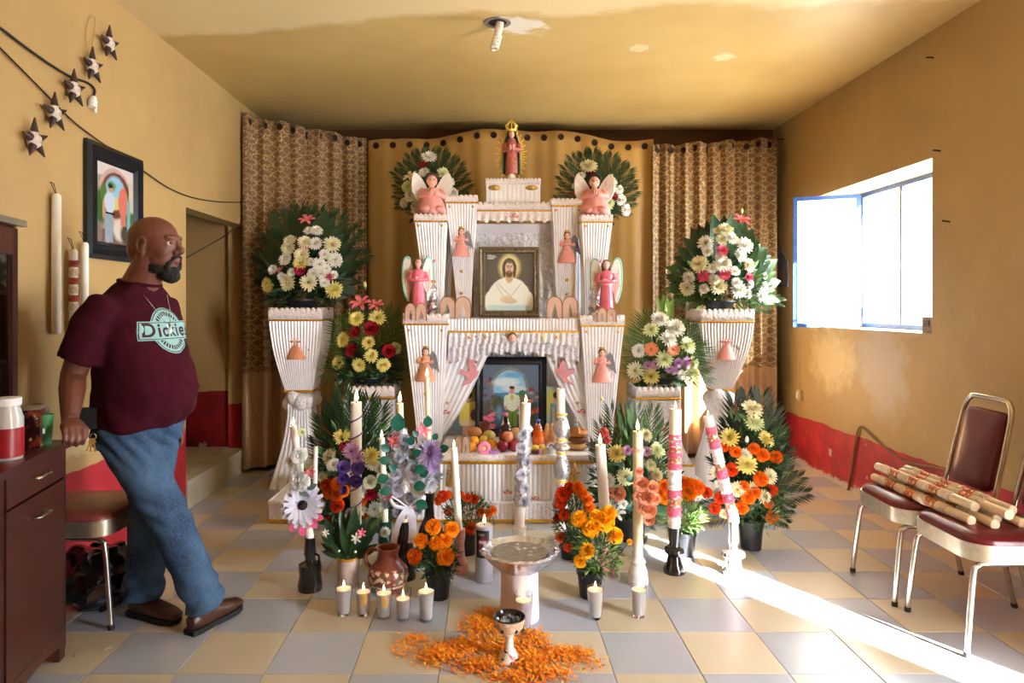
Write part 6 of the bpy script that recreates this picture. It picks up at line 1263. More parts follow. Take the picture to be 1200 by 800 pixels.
# ================================================================== chairs, dresser, wall things
m_vinyl = M('oxblood_vinyl', (98, 16, 28), .3, 0, .12, 6, .05, 40); m_vinyl2 = M('faded_oxblood_vinyl', (130, 62, 60), .38, 0, .15, 6)
m_chrome = M('worn_chrome', (196, 190, 180), .2, .95, .12, 20); m_trim = M('brushed_metal_trim', (186, 176, 156), .32, .8, .15, 30); m_foot = M('dark_rubber_foot', (30, 28, 28), .7)
def slab(w_, d, h, r, n=6, dome=.02, seg=5):
    """rounded rectangular cushion, bottom at z = 0"""
    out = []
    for cx_, cy_, a0 in ((w_/2-r, d/2-r, 0), (-w_/2+r, d/2-r, PI/2), (-w_/2+r, -d/2+r, PI), (w_/2-r, -d/2+r, 3*PI/2)):
        for i in range(n+1): a = a0+PI/2*i/n; out.append((cx_+r*math.cos(a), cy_+r*math.sin(a)))
    mb = MB(); N = len(out); vs = []; prof = [(1, 0), (1.0, h*.55), (.985, h*.85), (.95, h), (.6, h+dome*.7), (.25, h+dome)]
    for f, z in prof: vs += [(x*f, y*f, z) for x, y in out]
    fs = [(r_*N+i, r_*N+(i+1) % N, (r_+1)*N+(i+1) % N, (r_+1)*N+i) for r_ in range(len(prof)-1) for i in range(N)]
    fs += [tuple(range(N-1, -1, -1)), tuple(range((len(prof)-1)*N, len(prof)*N))]
    return mb.add(vs, fs), out
def chair(label, loc, rz, vinyl=m_vinyl, back=True, zs=.435, group=None, top=.92):
    t_ = thing('banquet_chair', label, 'chair', loc, rz, group)
    mb, out = slab(.44, .42, .055, .09); mb.v = [(x, y, z+zs-.02) for x, y, z in mb.v]; mb.build('seat', vinyl, t_, 60)
    N = len(out); vs = [(x*1.02, y*1.02, z) for z in (zs-.055, zs+.012) for x, y in out]+[(x*.98, y*.98, z) for z in (zs-.055, zs+.012) for x, y in out]
    fs = [f for i in range(N) for j in [(i+1) % N] for f in ((i, j, N+j, N+i), (2*N+j, 2*N+i, 3*N+i, 3*N+j), (N+i, N+j, 3*N+j, 3*N+i), (j, i, 2*N+i, 2*N+j))]
    MB().add(vs, fs).build('seat_trim', m_trim, t_, 40); MB().box((0, 0, zs-.045), (.33, .31, .02)).build('seat_board', m_foot, t_, 0)
    for s in (-1, 1):
        o = MB().tube(spline([(-.14, s*.185, zs-.065), (.12, s*.185, zs-.065), (.185, s*.188, zs-.075), (.205, s*.19, zs-.12), (.235, s*.20, .012)], 5), .0115, 9).build('leg', m_chrome, t_, 60); MB().tube([(.2345, s*.2, 0), (.234, s*.2, .02)], .0135, 9).build('rubber_foot', m_foot, o)
        o = MB().tube(spline([(-.30, s*.19, .012), (-.235, s*.187, .30), (-.215, s*.185, zs-.02), (-.225, s*.18, zs+.08)], 5), .0115, 9).build('leg', m_chrome, t_, 60); MB().tube([(-.301, s*.19, 0), (-.297, s*.19, .02)], .0135, 9).build('rubber_foot', m_foot, o)
    if back:
        bx = lambda z: -.225-(z-zs-.08)*.22
        pts = [(bx(zs+.08), -.18, zs+.08), (bx(.7), -.175, .70), (bx(top-.06), -.165, top-.06), (bx(top-.015), -.14, top-.015), (bx(top), -.10, top), (bx(top), .10, top), (bx(top-.015), .14, top-.015), (bx(top-.06), .165, top-.06), (bx(.7), .175, .70), (bx(zs+.08), .18, zs+.08)]
        MB().tube(spline(pts, 4), .0125, 9).build('back_frame', m_chrome, t_, 60)
        mb, _ = slab(.295, top-.055-(zs+.075), .03, .045, 5, .012); q = Matrix(((0, 0, 1, 0), (1, 0, 0, 0), (0, 1, 0, 0), (0, 0, 0, 1))); zc = (top-.055+zs+.075)/2
        mb.v = [(bx(zc)+z-.012-(y)*.22*1.0, x, zc+y) for x, y, z in mb.v]; mb.build('backrest', vinyl, t_, 60)
    return t_
chair('oxblood vinyl and chrome chair against the window wall, farther of the two', (2.085, 3.305, 0), PI-.05, zs=.425, top=.925)
chair('oxblood vinyl and chrome chair whose front catches the sunlight', (2.095, 2.855, 0), PI-.03, zs=.425, top=.925)
chair('faded chair between the wooden dresser and the standing man', (-1.845, 3.09, 0), .0, m_vinyl2, zs=.445, top=.80)
# bundle of decorated candles lying across the two chairs
cw = wax('aged_ivory_wax', (226, 206, 176)); m_copper = M('copper_foil_band', (190, 110, 70), .28, .6, .3, 90, .6, 120)
for i, (x, dy, dz) in enumerate(((1.965, .02, 0), (2.025, -.03, 0), (2.085, .04, 0), (2.145, -.02, 0), (2.0, .05, .048), (2.06, -.06, .048), (2.118, .0, .048))):
    words_ = ('nearest the seat fronts', 'second from the seat fronts', 'third from the seat fronts', 'nearest the backrests')
    lab = ('lower decorated candle of the bundle across the chairs, '+words_[i]) if i < 4 else ('upper decorated candle of the bundle across the chairs, '+('toward the seat fronts', 'in the middle', 'toward the backrests')[i-4])
    t_ = thing('decorated_candle', lab, 'candle', (x, 3.13+dy, .487+dz+.003), 0, 'decorated candles lying across the chairs'); r_ = .020
    MB().tube([(0, -.36, 0), (0, -.355, 0), (0, .355, 0), (0, .36, 0)], [.012, r_, r_, .012], 14).build('wax', cw, t_, 50)
    for k in range(7):
        y0 = -.22+.075*k; mt = (m_whlace, m_copper)[k % 2]; b0_, b1_ = V((0, y0, 0)), V((0, y0+.068, 0)); foil_sleeve(t_, b0_, b1_, r_*1.12 if k % 2 == 0 else r_*1.04, 'lace_band', mt if k % 2 else M('cream_lace_band', (222, 204, 184), .6, 0, .15, 60, .8, 90), amp=.18)

# --- dresser with hutch
m_wood = M('red_brown_veneer', (70, 33, 25), .36, 0, .1, 5, .04, 40, coat=.2); m_wood2 = M('dark_mahogany', (54, 24, 20), .35, 0, .15, 6, .04, 40); m_handle = M('satin_nickel', (200, 196, 190), .25, .95)
rzd = math.atan2(.20, .98); DR = thing('dresser', 'red-brown wooden dresser with curved metal handles against the left wall', 'dresser', (-1.685, 2.69, 0), rzd)
# local frame: x points out of the front, y = 0 at the far end and runs towards the camera as -y
Wd, Dd = 1.0, .34
MB().box((-Dd/2-.005, -Wd/2, .46), (Dd-.03, Wd-.02, .68)).build('carcass', m_wood, DR, 0); MB().box((-Dd/2+.006, -Wd/2+.006, .825), (Dd+.03, Wd+.03, .028)).build('dresser_top', m_wood, DR, 0)
for y in (-.012, -.5, -Wd+.012): MB().box((-.008, y, .42), (.03, .024, .782)).build('stile', m_wood2, DR, 0)
for y0 in (-.03, -.512):
    yc = y0-.228
    d_ = MB().box((.0, yc, .757), (.024, .452, .105)).build('drawer', m_wood, DR, 0); dd = MB().box((.0, yc, .41), (.024, .452, .57)).build('door', m_wood, DR, 0)
    for par, z in ((d_, .765), (dd, .625)):
        MB().tube(spline([(.012, yc-.05, z), (.036, yc-.045, z), (.044, yc, z+.004), (.036, yc+.045, z), (.012, yc+.05, z)], 5), .0075, 8, flat=.7).build('handle', m_handle, par, 60)
def apron(u, v, yA, yB): pass
mb = MB(); n = 12
for y0 in (-.02, -.51):
    out = [(y0, .122), (y0-.47, .122), (y0-.47, 0), (y0-.42, 0)]+[(y0-.42+.37*(i/n), .055+.02*math.sin(PI*i/n)) for i in range(n+1)]+[(y0-.05, 0), (y0, 0)]
    MB().plate(out, .022, 0, lambda x, y, z: (y, x, z)).build('apron', m_wood, DR, 0)
HT = thing('display_hutch', 'dark glazed mahogany hutch standing on the dresser top', 'cabinet', DR.matrix_basis @ V((-.135, -.085, .839)), rzd)
Wh, Dh, Hh = .80, .20, .83
MB().box((-Dh+.01, -Wh/2, Hh/2), (.015, Wh, Hh)).build('back_panel', m_wood2, HT, 0)
for y in (-.01, -Wh+.01): MB().box((-Dh/2, y, Hh/2), (Dh, .02, Hh)).build('side_panel', m_wood2, HT, 0)
MB().box((-Dh/2+.01, -Wh/2, Hh+.012), (Dh+.04, Wh+.05, .024)).build('cornice', m_trim if False else M('greyish_cornice', (120, 112, 96), .4, 0, .15, 10), HT, 0)
for z in (.02, .32, .58): MB().box((-Dh/2, -Wh/2, z), (Dh-.03, Wh-.04, .014)).build('shelf', m_wood2, HT, 0)
for y0 in (-.02, -.41):
    d_ = MB().box((.008, y0-.02, Hh/2), (.02, .04, Hh-.02)).build('door_stile', m_wood2, HT, 0); MB().box((.008, y0-.35, Hh/2), (.02, .04, Hh-.02)).build('door_stile', m_wood2, HT, 0)
    MB().box((.008, y0-.185, Hh-.06), (.02, .29, .10)).build('door_rail', m_wood, HT, 0); MB().box((.008, y0-.185, .04), (.02, .29, .06)).build('door_rail', m_wood2, HT, 0); MB().box((.006, y0-.185, .40), (.003, .29, .66)).build('pane', m_glass, HT, 0)
for i, (y, z, c) in enumerate(((-.12, .587, (206, 160, 160)), (-.27, .587, (190, 190, 196)), (-.15, .327, (60, 60, 70)), (-.3, .327, (180, 150, 110)))):
    t_ = thing('hutch_cup', ('pinkish cup on the upper hutch shelf', 'grey cup on the upper hutch shelf', 'dark cup on the middle hutch shelf', 'tan cup on the middle hutch shelf')[i], 'cup', HT.matrix_basis @ V((-.1, y, z+.001)), rzd); MB().lathe([(.03, 0), (.045, .05), (.05, .11), (.045, .11), (.03, .01), (0, .01)], 16).build('cup_body', M('hutch_cup_%d' % i, c, .3), t_); MB().tube(arc((.045, 0, .06), .025, -PI/2, PI/2, 8), .005, 6).build('handle', MATS['hutch_cup_%d' % i], t_)
t_ = thing('candle_holder', 'small black candle holder with a white stub on the hutch top', 'candle holder', HT.matrix_basis @ V((-.09, -.085, Hh+.024))); MB().lathe([(.03, 0), (.032, .01), (.018, .03), (.02, .045), (.034, .062), (.0, .06)], 16).build('holder', m_blackglaze, t_); MB().lathe([(.016, .06), (.016, .10), (.001, .1)], 14).build('wax', m_wax, t_)
def ondresser(px, depth_y): return V((AXp(px, depth_y), depth_y, .8392))
t_ = thing('plastic_jar', 'big clear jar with a white lid and red label on the dresser', 'jar', ondresser(7, 2.37)); MB().lathe([(.062, 0), (.066, .01), (.066, .15), (.05, .19), (.05, .2), (.0, .2)], 24).build('jar_body', M('cloudy_plastic', (190, 186, 180), .25, 0, .05, 8), t_, 50); MB().lathe([(.0672, .01), (.0675, .02), (.0675, .11), (.0672, .115)], 24).build('label', M('red_label', (150, 22, 30), .35, 0, .1, 10), t_, 50); MB().lathe([(.056, .195), (.058, .2), (.058, .222), (.0, .224)], 24).build('lid', m_core, t_, 40); t_.scale = (.8, .8, .95)
t_ = thing('biscuit_tin', 'tall dark printed tin beside the jar on the dresser', 'tin', ondresser(37, 2.57), .35)
t = NT('printed_tin'); co = t.coord(); col = t.mix(t.step(t.noise(co, 26, 4), .5, .62), lin((40, 16, 20)), lin((150, 66, 40))); col = t.mix(t.step(t.noise(co, 44, 3), .62, .66), col, lin((206, 190, 150))); col = t.mix(t.step(t.noise(co, 18, 2), .62, .68), col, lin((120, 20, 30))); m_tin = t.set(Base_Color=col, Roughness=.3, Metallic=.3)
MB().box((0, 0, .072), (.07, .07, .144)).build('tin_body', m_tin, t_, 0); MB().box((0, 0, .147), (.072, .072, .01)).build('rim', m_trim, t_, 0)
t_ = thing('paper_cup', 'green printed paper cup next to the dark tin', 'cup', ondresser(52.5, 2.615)); MB().lathe([(.022, 0), (.031, .115), (.029, .115), (.021, .004), (0, .004)], 20).build('cup_body', M('green_print', (56, 130, 76), .4, 0, .2, 30), t_, 50); MB().grid(lambda u, v: ((.0268+.003*v)*math.sin(.1+.5*u)*1.02, -(.0268+.003*v)*math.cos(.1+.5*u)*1.02, .045+.02*v), 3, 2).build('white_mark', m_core, t_, 0)
t_ = thing('cloth_pouch', 'grey slouching pouch behind the dark tin', 'pouch', ondresser(38, 2.645)); mb = MB().ell((0, 0, .075), (.075, .028, .075), 14, 10); mb.v = [(x*(1+.1*math.sin(z*60)), y, max(0, z)+.012*math.sin(x*40)*(z > .1)) for x, y, z in mb.v]; mb.build('cloth', M('grey_cloth', (96, 92, 84), .8), t_, 60)
# black bag under the chair
bm = thing('plastic_bag', 'shiny black plastic bag slumped under the faded chair', 'bag', (-1.80, 3.12, 0)); mb = MB().ell((0, 0, .13), (.17, .16, .14), 40, 26); mb.v = [tuple(V(p)*(1)+V((noise.noise(V(p)*14), noise.noise(V(p)*14+V((5, 0, 0))), noise.noise(V(p)*14+V((0, 7, 0)))))*.05) for p in mb.v]; mb.v = [(x, y, max(0.001, z)) for x, y, z in mb.v]; mb.build('bag', M('black_plastic', (14, 14, 18), .18, 0, .2, 10, .4, 40, coat=.3), bm, 30)
# two small scraps on the floor by the dresser
for lab, px_, py_, a in (('small cigarette-like scrap on the floor by the chair leg', 122, 762, .5), ('tiny crumpled scrap on the floor by the dresser foot', 86, 770, 1.6)):
    p = F(px_, py_); t_ = tag(MB().tube([(0, 0, .004), (.018, .006, .005), (.026, .008, .004)], [.003, .004, .003], 6).build('paper_scrap', M('dirty_paper', (170, 158, 138), .8), None, 50, p), lab, 'scrap'); t_.rotation_euler = (0, 0, a)

# --- left wall: stars, candles, frame, wires
def LW(px, py): Y = 800*-XL/(576-px); return V((XL, Y, CAMH-(py-358)*Y/800))
def RW(px, py): Y = 800*XR/(px-576); return V((XR, Y, CAMH-(py-358)*Y/800))
m_straw = M('whitish_star_body', (196, 182, 170), .6, 0, .2, 40); m_tip = M('dark_brown_tip', (58, 34, 30), .5)
pos_words = ('topmost, nearest the ceiling', 'second from the top, hung on a string loop', 'third from the top, touching the upper wire', 'fourth from the top, touching the lower wire', 'lowest of the slanting row')
for i, (px_, py_) in enumerate(((121, 52), (101, 78), (79, 105), (56, 133), (32, 164))):
    p = LW(px_, py_); t_ = thing('wall_star', 'brown-tipped white star on the left wall, '+pos_words[i], 'star', p, 0, 'stars on the left wall')
    for k in range(5):
        a = PI/2+2*PI*k/5+.12; L = .085 if k == 0 else .075; d = V((.15, math.cos(a), math.sin(a))); o = MB().tube([V((.02, 0, 0)), V((.028, 0, 0))+d*L*.45], [.022, .018], 8).build('spike', m_straw, t_, 50); MB().tube([V((.028, 0, 0))+d*L*.42, V((.026, 0, 0))+d*L*1.15], [.0185, .003], 8).build('spike_tip', m_tip, o, 50)
    MB().ell((.022, 0, 0), (.022, .026, .026), 8, 6).build('centre', m_straw, t_)
t_ = tag(MB().tube(spline([LW(101, 62)+V((.01, 0, 0)), LW(98, 40)+V((.01, 0, 0)), LW(103, 20)+V((.01, 0, 0)), LW(109, 22)+V((.01, 0, 0)), LW(107, 45)+V((.01, 0, 0)), LW(103, 64)+V((.012, 0, 0))], 6), .002, 5).build('string_loop', M('tan_string', (170, 140, 90), .8)), 'thin tan string loop hanging above the second star', 'string')
m_wire = M('black_wire', (34, 28, 24), .6)
def onwall(fn, pts, off): return [fn(*p)+V((off, 0, 0)) for p in pts]
tag(MB().tube(spline(onwall(LW, [(-12, 27), (0, 35), (25, 54), (55, 75), (80, 90), (100, 97), (108, 105), (107, 113)], .012), 6), .0062, 6).build('cable', m_wire), 'thick dark cable on the left wall ending at a white lamp socket', 'cable')
t_ = thing('lamp_socket', 'white broken lamp socket at the end of the thick cable', 'socket', LW(104, 121)); MB().tube([(.02, .01, .035), (.02, 0, .01), (.02, -.005, -.02)], [.012, .022, .02], 12).build('socket_body', m_core, t_, 50); MB().tube([(.02, .02, .01), (.02, .03, -.01), (.02, .022, -.04)], .006, 6).build('socket_arm', m_core, t_)
tag(MB().tube(spline(onwall(LW, [(-12, 48), (0, 60), (40, 100), (80, 140), (110, 163), (135, 180), (165, 200), (195, 220), (222, 231), (250, 236), (274, 237)], .014)+[P(281, 237, 5.5), P(286, 236, 5.52)], 6), .0042, 6).build('cable', m_wire), 'thin dark wire sagging from the left wall over the picture to the curtain', 'cable')
tag(MB().tube(spline([V((XL-.10, 4.62, 1.66)), P(222, 300, 4.75), P(240, 290, 5.0), P(262, 277, 5.3), P(281, 262, 5.5)], 6), .0045, 6).build('cable', m_wire), 'dark wire crossing the side doorway opening to the curtain', 'cable')
f0, f1 = LW(97, 300), LW(163, 300); Fp = thing('framed_picture', 'black framed photo of a man by a garden arch on the left wall', 'picture', ((XL+.002), (f0.y+f1.y)/2, 1.612), PI/2)
wf, hf = f1.y-f0.y, .60; frame(Fp, wf, hf, .092, m_blackframe, .035); MB().box((0, -.004, hf/2), (wf-.02, .006, hf-.02)).build('backing', m_blackframe, Fp, 0)
print_(Fp, wf-.17, hf-.17, picture('garden_man_print', (150, 144, 134), [
    ('b', .5, .93, .5, .1, (206, 196, 196), .2), ('e', .5, .62, .43, .34, (190, 160, 150), .05), ('e', .52, .62, .38, .29, (112, 62, 50), .08), ('e', .5, .66, .26, .2, (140, 186, 210), .2), ('e', .4, .73, .1, .06, (80, 130, 80), .5),
    ('e', .12, .45, .14, .22, (60, 96, 48), .4), ('e', .2, .62, .08, .12, (80, 110, 60), .5), ('e', .88, .42, .16, .28, (64, 110, 60), .4), ('b', .93, .65, .07, .2, (196, 186, 170), .2), ('e', .5, .52, .1, .08, (206, 196, 100), .4),
    ('b', .5, .06, .5, .12, (112, 84, 80), .2), ('e', .62, .2, .18, .14, (206, 196, 184), .4), ('e', .75, .16, .12, .12, (70, 60, 50), .5), ('e', .07, .12, .1, .12, (130, 110, 110), .5),
    ('e', .7, .55, .13, .2, (206, 112, 98), .15), ('b', .7, .36, .07, .1, (196, 116, 106), .2), ('b', .85, .4, .04, .2, (120, 170, 176), .3),
    ('b', .33, .22, .1, .19, (140, 156, 172), .12), ('b', .3, .06, .03, .05, (160, 160, 166), .2), ('e', .35, .52, .14, .13, (186, 196, 214), .12), ('b', .36, .385, .12, .012, (40, 36, 40), .3), ('e', .2, .42, .03, .12, (190, 140, 116), .3), ('e', .37, .69, .06, .05, (190, 140, 116), .15), ('e', .37, .725, .06, .03, (50, 36, 34), .2)], .2), -.012, .085)
for i, (px_, y0, y1, r_, lab) in enumerate(((58.5, 227, 391, .021, 'long white candle hung on the left wall, farthest from the picture'), (79, 292, 388, .019, 'white candle with red lace bands hung on the left wall'), (92.5, 284, 390, .017, 'white candle on the left wall next to the black frame'))):
    a, b = LW(px_, y1), LW(px_, y0); t_ = thing('wall_candle', lab, 'candle', (XL+.03, a.y, a.z)); h_ = b.z-a.z
    MB().tube([(0, 0, 0), (0, 0, .006), (0, 0, h_-.01), (0, 0, h_)], [r_*.8, r_, r_, r_*.6], 14).build('wax', m_wax, t_, 50); MB().tube([(0, 0, h_-.01), (-.02, -.01, h_+.05), (-.03, .0, h_+.055), (-.02, .012, h_+.05), (0, .004, h_-.01)], .0016, 5).build('hanging_string', m_wick, t_)
    if i == 1:
        for k in range(6): foil_sleeve(t_, (0, 0, .10+k*.042), (0, 0, .132+k*.042), r_*1.1, 'lace_band', (MATS['cream_lace_band'], M('red_lace_band', (176, 80, 70), .5, 0, .3, 80, .6, 120))[k % 2], amp=.2)
# --- right wall: switch, cords, plaque, sill box
def rbox(name, lab, cat, px_, py_, d, w_, h_, mat):
    p = RW(px_, py_); t_ = thing(name, lab, cat, (XR, p.y, p.z)); MB().box((-d/2, 0, 0), (d, w_, h_)).build('plate', mat, t_, 0); return t_
sw = rbox('wall_socket', 'small cream socket box above the red band near the right curtain', 'socket', 939, 463, .03, .07, .09, M('cream_plastic', (196, 176, 136), .5)); MB().box((-.034, 0, 0), (.008, .03, .05)).build('rocker', m_core, sw, 0); MB().tube([(-.006, .03, .045), (-.006, .03, .40)], .004, 6).build('conduit', MATS['cream_plastic'], sw)
p_ = RW(917, 312); pl = thing('wall_plaque', 'small picture card hung behind the right flowers by the window', 'plaque', (XR-.002, p_.y, p_.z-.19), -PI/2); MB().plate([(-.10, 0), (.12, 0), (.12, .22), (.0, .34), (-.02, .42), (-.04, .34), (-.10, .16)], .008).build('card', M('plaque_grey_blue', (112, 108, 122), .5, 0, .3, 14), pl, 0); print_(pl, .12, .15, picture('plaque_print', (150, 120, 106), [('e', .5, .5, .3, .35, (176, 116, 96), .4), ('e', .3, .3, .2, .2, (90, 96, 130), .4)], .4), -.0055, .02)
for lab, pts, r_, mt in (('brown cord arching up the right wall over the red band', [(990, 592), (996, 572), (1001, 545), (1005, 515), (1010, 500), (1020, 507), (1035, 521), (1055, 536), (1075, 544), (1100, 548), (1130, 556)], .0075, M('brown_cord', (128, 92, 60), .7)), ('thin pale cord running down the corner beside the right curtain', [(905, 470), (907, 490), (911, 510), (918, 528), (926, 545)], .004, m_core)):
    tag(MB().tube(spline(onwall(RW, pts, -.012), 5), r_, 6).build('electric_wire', mt), lab, 'cord')
sb = thing('sill_box', 'little grey box on the near end of the window sill', 'box', (2.705, 4.19, 1.2)); MB().box((0, 0, .05), (.07, .085, .1)).build('case', M('grey_plastic', (130, 116, 106), .5), sb, 0); MB().box((-.037, 0, .06), (.006, .05, .04)).build('panel', M('grey_plastic_dark', (96, 88, 84), .5), sb, 0)
for lab, pz in (('dark nail high on the right wall above the window', (1102, 177)), ('dark nail on the right wall right of the window', (1113, 260)), ('dark wire stub near the ceiling on the right wall', (1094, 68))):
    p = RW(*pz); tag(MB().tube([p+V((.01, 0, 0)), p+V((-.02, .0, .004)), p+V((-.03, .02, .01))], .005, 6).build('nail', m_wick), lab, 'nail')
# --- ceiling lamp: junction hole, its shade drawn as a dark disc, with a hanging spiral bulb
lp = thing('ceiling_bulb', 'spiral bulb hanging from an open junction box in the ceiling', 'lamp', (AXp(583, 4.0), 4.0, H))
MB().lathe([(.055, -.004), (.078, -.006), (.08, 0), (.055, 0)], 22, cap=False).build('ring', M('galvanised_steel', (150, 146, 140), .45, .6, .2, 30), lp, 50); MB().lathe([(.056, -.002), (.001, -.0025)], 20).build('opening', m_hole_shade, lp)
q = Matrix.Rotation(.15, 4, 'Y')
MB().tube([(.012, 0, -.004), (.006, 0, -.05), (.0, 0, -.07)], [.026, .024, .020], 14).build('lamp_holder', M('cream_bakelite', (220, 200, 180), .4), lp, 50)
pts = [(.0-.02*(i/70)+.021*math.cos(i*2*PI/16), .021*math.sin(i*2*PI/16), -.082-.075*i/70) for i in range(71)]; MB().tube(pts, .0075, 8).build('spiral_tube', M('frosted_white_glass', (236, 226, 206), .3), lp, 60); MB().tube([(0, 0, -.068), (-.002, 0, -.085)], [.02, .024], 12).build('bulb_base', m_core, lp)
# ================================================================== the standing man
def remesh(name, mb, voxel, smooth=6, fac=.5):
    me = mb.mesh(name, [], 0); o = bpy.data.objects.new(name+'_tmp', me); C.objects.link(o)
    m = o.modifiers.new('r', 'REMESH'); m.mode = 'VOXEL'; m.voxel_size = voxel; m.use_smooth_shade = True
    if smooth: s = o.modifiers.new('s', 'SMOOTH'); s.iterations = smooth; s.factor = fac
    dg = bpy.context.evaluated_depsgraph_get(); dg.update(); out = bpy.data.meshes.new_from_object(o.evaluated_get(dg)); bpy.data.objects.remove(o)
    out.name = name; out.polygons.foreach_set('use_smooth', [True]*len(out.polygons)); return out
def displace(me, fn):
    ns = [v.normal.copy() for v in me.vertices]
    for v, n in zip(me.vertices, ns): v.co = v.co+n*fn(v.co, n)
    me.update()
def loft(mb, secs, n=24, m=0):
    """secs: (centre, half width vector, half depth vector)"""
    vs = []
    for c, a, b in secs:
        c, a, b = V(c), V(a), V(b)
        for j in range(n):
            q = 2*PI*j/n; ca, sa = math.cos(q), math.sin(q); e = .86
            vs.append(c+a*math.copysign(abs(ca)**e, ca)+b*math.copysign(abs(sa)**e, sa))
    k = len(secs); fs = [(i*n+j, i*n+(j+1) % n, (i+1)*n+(j+1) % n, (i+1)*n+j) for i in range(k-1) for j in range(n)]
    fs += [tuple(range(n-1, -1, -1)), tuple(range((k-1)*n, k*n))]; return mb.add(vs, fs, m)
t = NT('tanned_skin'); co = t.coord(); t.bump(t.noise(co, 120, 3), .06, .004)
sk = t.vary((108, 62, 48), .10, 14, co); m_man = t.set(Base_Color=sk, Roughness=.48, Subsurface_Weight=.1, Subsurface_Radius=(1, .4, .25), Subsurface_Scale=.01)
m_shirt = NT('maroon_cotton'); t = m_shirt; co = t.coord(); t.bump(t.noise(co, 420, 2), .12, .002); m_shirt = t.set(Base_Color=t.vary((60, 11, 25), .08, 8, co), Roughness=.95, Specular_IOR_Level=.15)
t = NT('blue_denim'); co = t.coord(); wv = t.n('ShaderNodeTexWave'); wv.inputs['Scale'].default_value = 260; t.l(co, wv.inputs['Vector']); fade = t.noise(co, 5, 4)
dcol = t.mix(t.step(fade, .35, .7), lin((34, 54, 84)), lin((74, 104, 136))); dcol = t.mix(t.step(t.noise(co, 130, 2), .4, .7, 0, .35), dcol, lin((100, 124, 150))); t.bump(wv.outputs['Fac'], .08, .002); m_denim = t.set(Base_Color=dcol, Roughness=.9, Specular_IOR_Level=.2)
m_beard = M('black_beard', (18, 13, 12), .75, 0, .3, 120, .8, 300); m_stubble = M('close_cropped_hair', (96, 60, 48), .6, 0, .12, 60)
m_shoe = M('brown_leather', (72, 40, 28), .38, 0, .2, 30, .2, 80); m_sole = M('black_rubber', (24, 22, 22), .7)

f = V((.95, -.31, 0)).normalized(); rt = V((f.y, -f.x, 0)); up = V((0, 0, 1))      # rt: the man's right-hand side
O = V((-1.55, 3.0, 0))
man = thing('person', 'bald bearded man in maroon T-shirt and jeans leaning on the wooden dresser', 'person', (O.x, O.y, 0))
def B(fw, ri, z): return f*fw+rt*ri+up*z         # body coordinates, relative to the man's base
# ---- head: its own turn
hf = V((.985, -.17, 0)).normalized(); hr = V((hf.y, -hf.x, 0)); HC = V(((184-576)*3/800-O.x, 2.98-O.y, 1.618))
def Hd(fw, ri, z): return HC+hf*fw+hr*ri+up*z
hm = Matrix((hf, -hr, up)).transposed()            # columns: forward, left, up
def hell(mb, fw, ri, z, r, rot=None): mb.ell(Hd(fw, ri, z), r, 20, 14, 0, hm @ (rot or Matrix.Identity(3)))
mb = MB()
hell(mb, -.010, 0, .045, (.112, .085, .095)); hell(mb, .012, 0, .012, (.100, .076, .095)); hell(mb, .038, 0, -.055, (.068, .062, .058)); hell(mb, .060, 0, -.092, (.040, .042, .030))
hell(mb, -.06, 0, .0, (.06, .07, .075))
hell(mb, .092, 0, .045, (.022, .056, .014)); hell(mb, .060, .040, -.018, (.036, .028, .032)); hell(mb, .060, -.040, -.018, (.036, .028, .032))
mb.tube([Hd(.100, 0, .038), Hd(.113, 0, .012), Hd(.128, 0, -.010), Hd(.126, 0, -.022)], [.011, .0135, .017, .013], 10); hell(mb, .112, .015, -.019, (.013, .011, .010)); hell(mb, .112, -.015, -.019, (.013, .011, .010))
hell(mb, .104, 0, -.045, (.013, .026, .007)); hell(mb, .102, 0, -.057, (.013, .023, .008)); hell(mb, .075, 0, -.10, (.028, .03, .022))
for q in (-1, 1):
    r0 = Matrix.Rotation(.12, 3, 'Y') @ Matrix.Rotation(-.35*q, 3, 'Z')
    hell(mb, -.006, .083*q, .005, (.023, .010, .038), r0); hell(mb, .0, .084*q, -.024, (.013, .009, .017), r0)
    mb.tube([Hd(.0+.021*math.cos(a), .092*q, .008+.033*math.sin(a)) for a in [(.2+.42*i)*1 for i in range(11)]], .0052, 6)
# ---- neck
mb.tube([B(-.02, 0, 1.36), B(.0, 0, 1.45), HC+hf*-.022+up*-.07, HC+hf*-.015+up*.0], [.095, .078, .072, .070], 18)
# ---- torso under the shirt, hips and legs
loft(mb, [(B(0, 0, .86), rt*.165, f*.135), (B(.015, 0, 1.0), rt*.165, f*.155), (B(.01, 0, 1.2), rt*.17, f*.135), (B(-.01, 0, 1.34), rt*.165, f*.105), (B(-.015, 0, 1.41), rt*.10, f*.075)])
def W2(x, y, z): return V((x, y, z))-V((O.x, O.y, 0))
Rs, Re, Rw = B(-.015, .205, 1.345), W2(-1.715, 2.80, 1.085), W2(-1.640, 2.655, .925)
Ls, Le, Lw = B(-.025, -.185, 1.345), B(-.11, -.225, 1.09), B(-.03, -.205, .86)
for a, e, w_ in ((Rs, Re, Rw), (Ls, Le, Lw)):
    mb.tube([a, a.lerp(e, .3), a.lerp(e, .7), e, e.lerp(w_, .3), e.lerp(w_, .75), w_], [.056, .056, .052, .048, .050, .038, .030], 14)
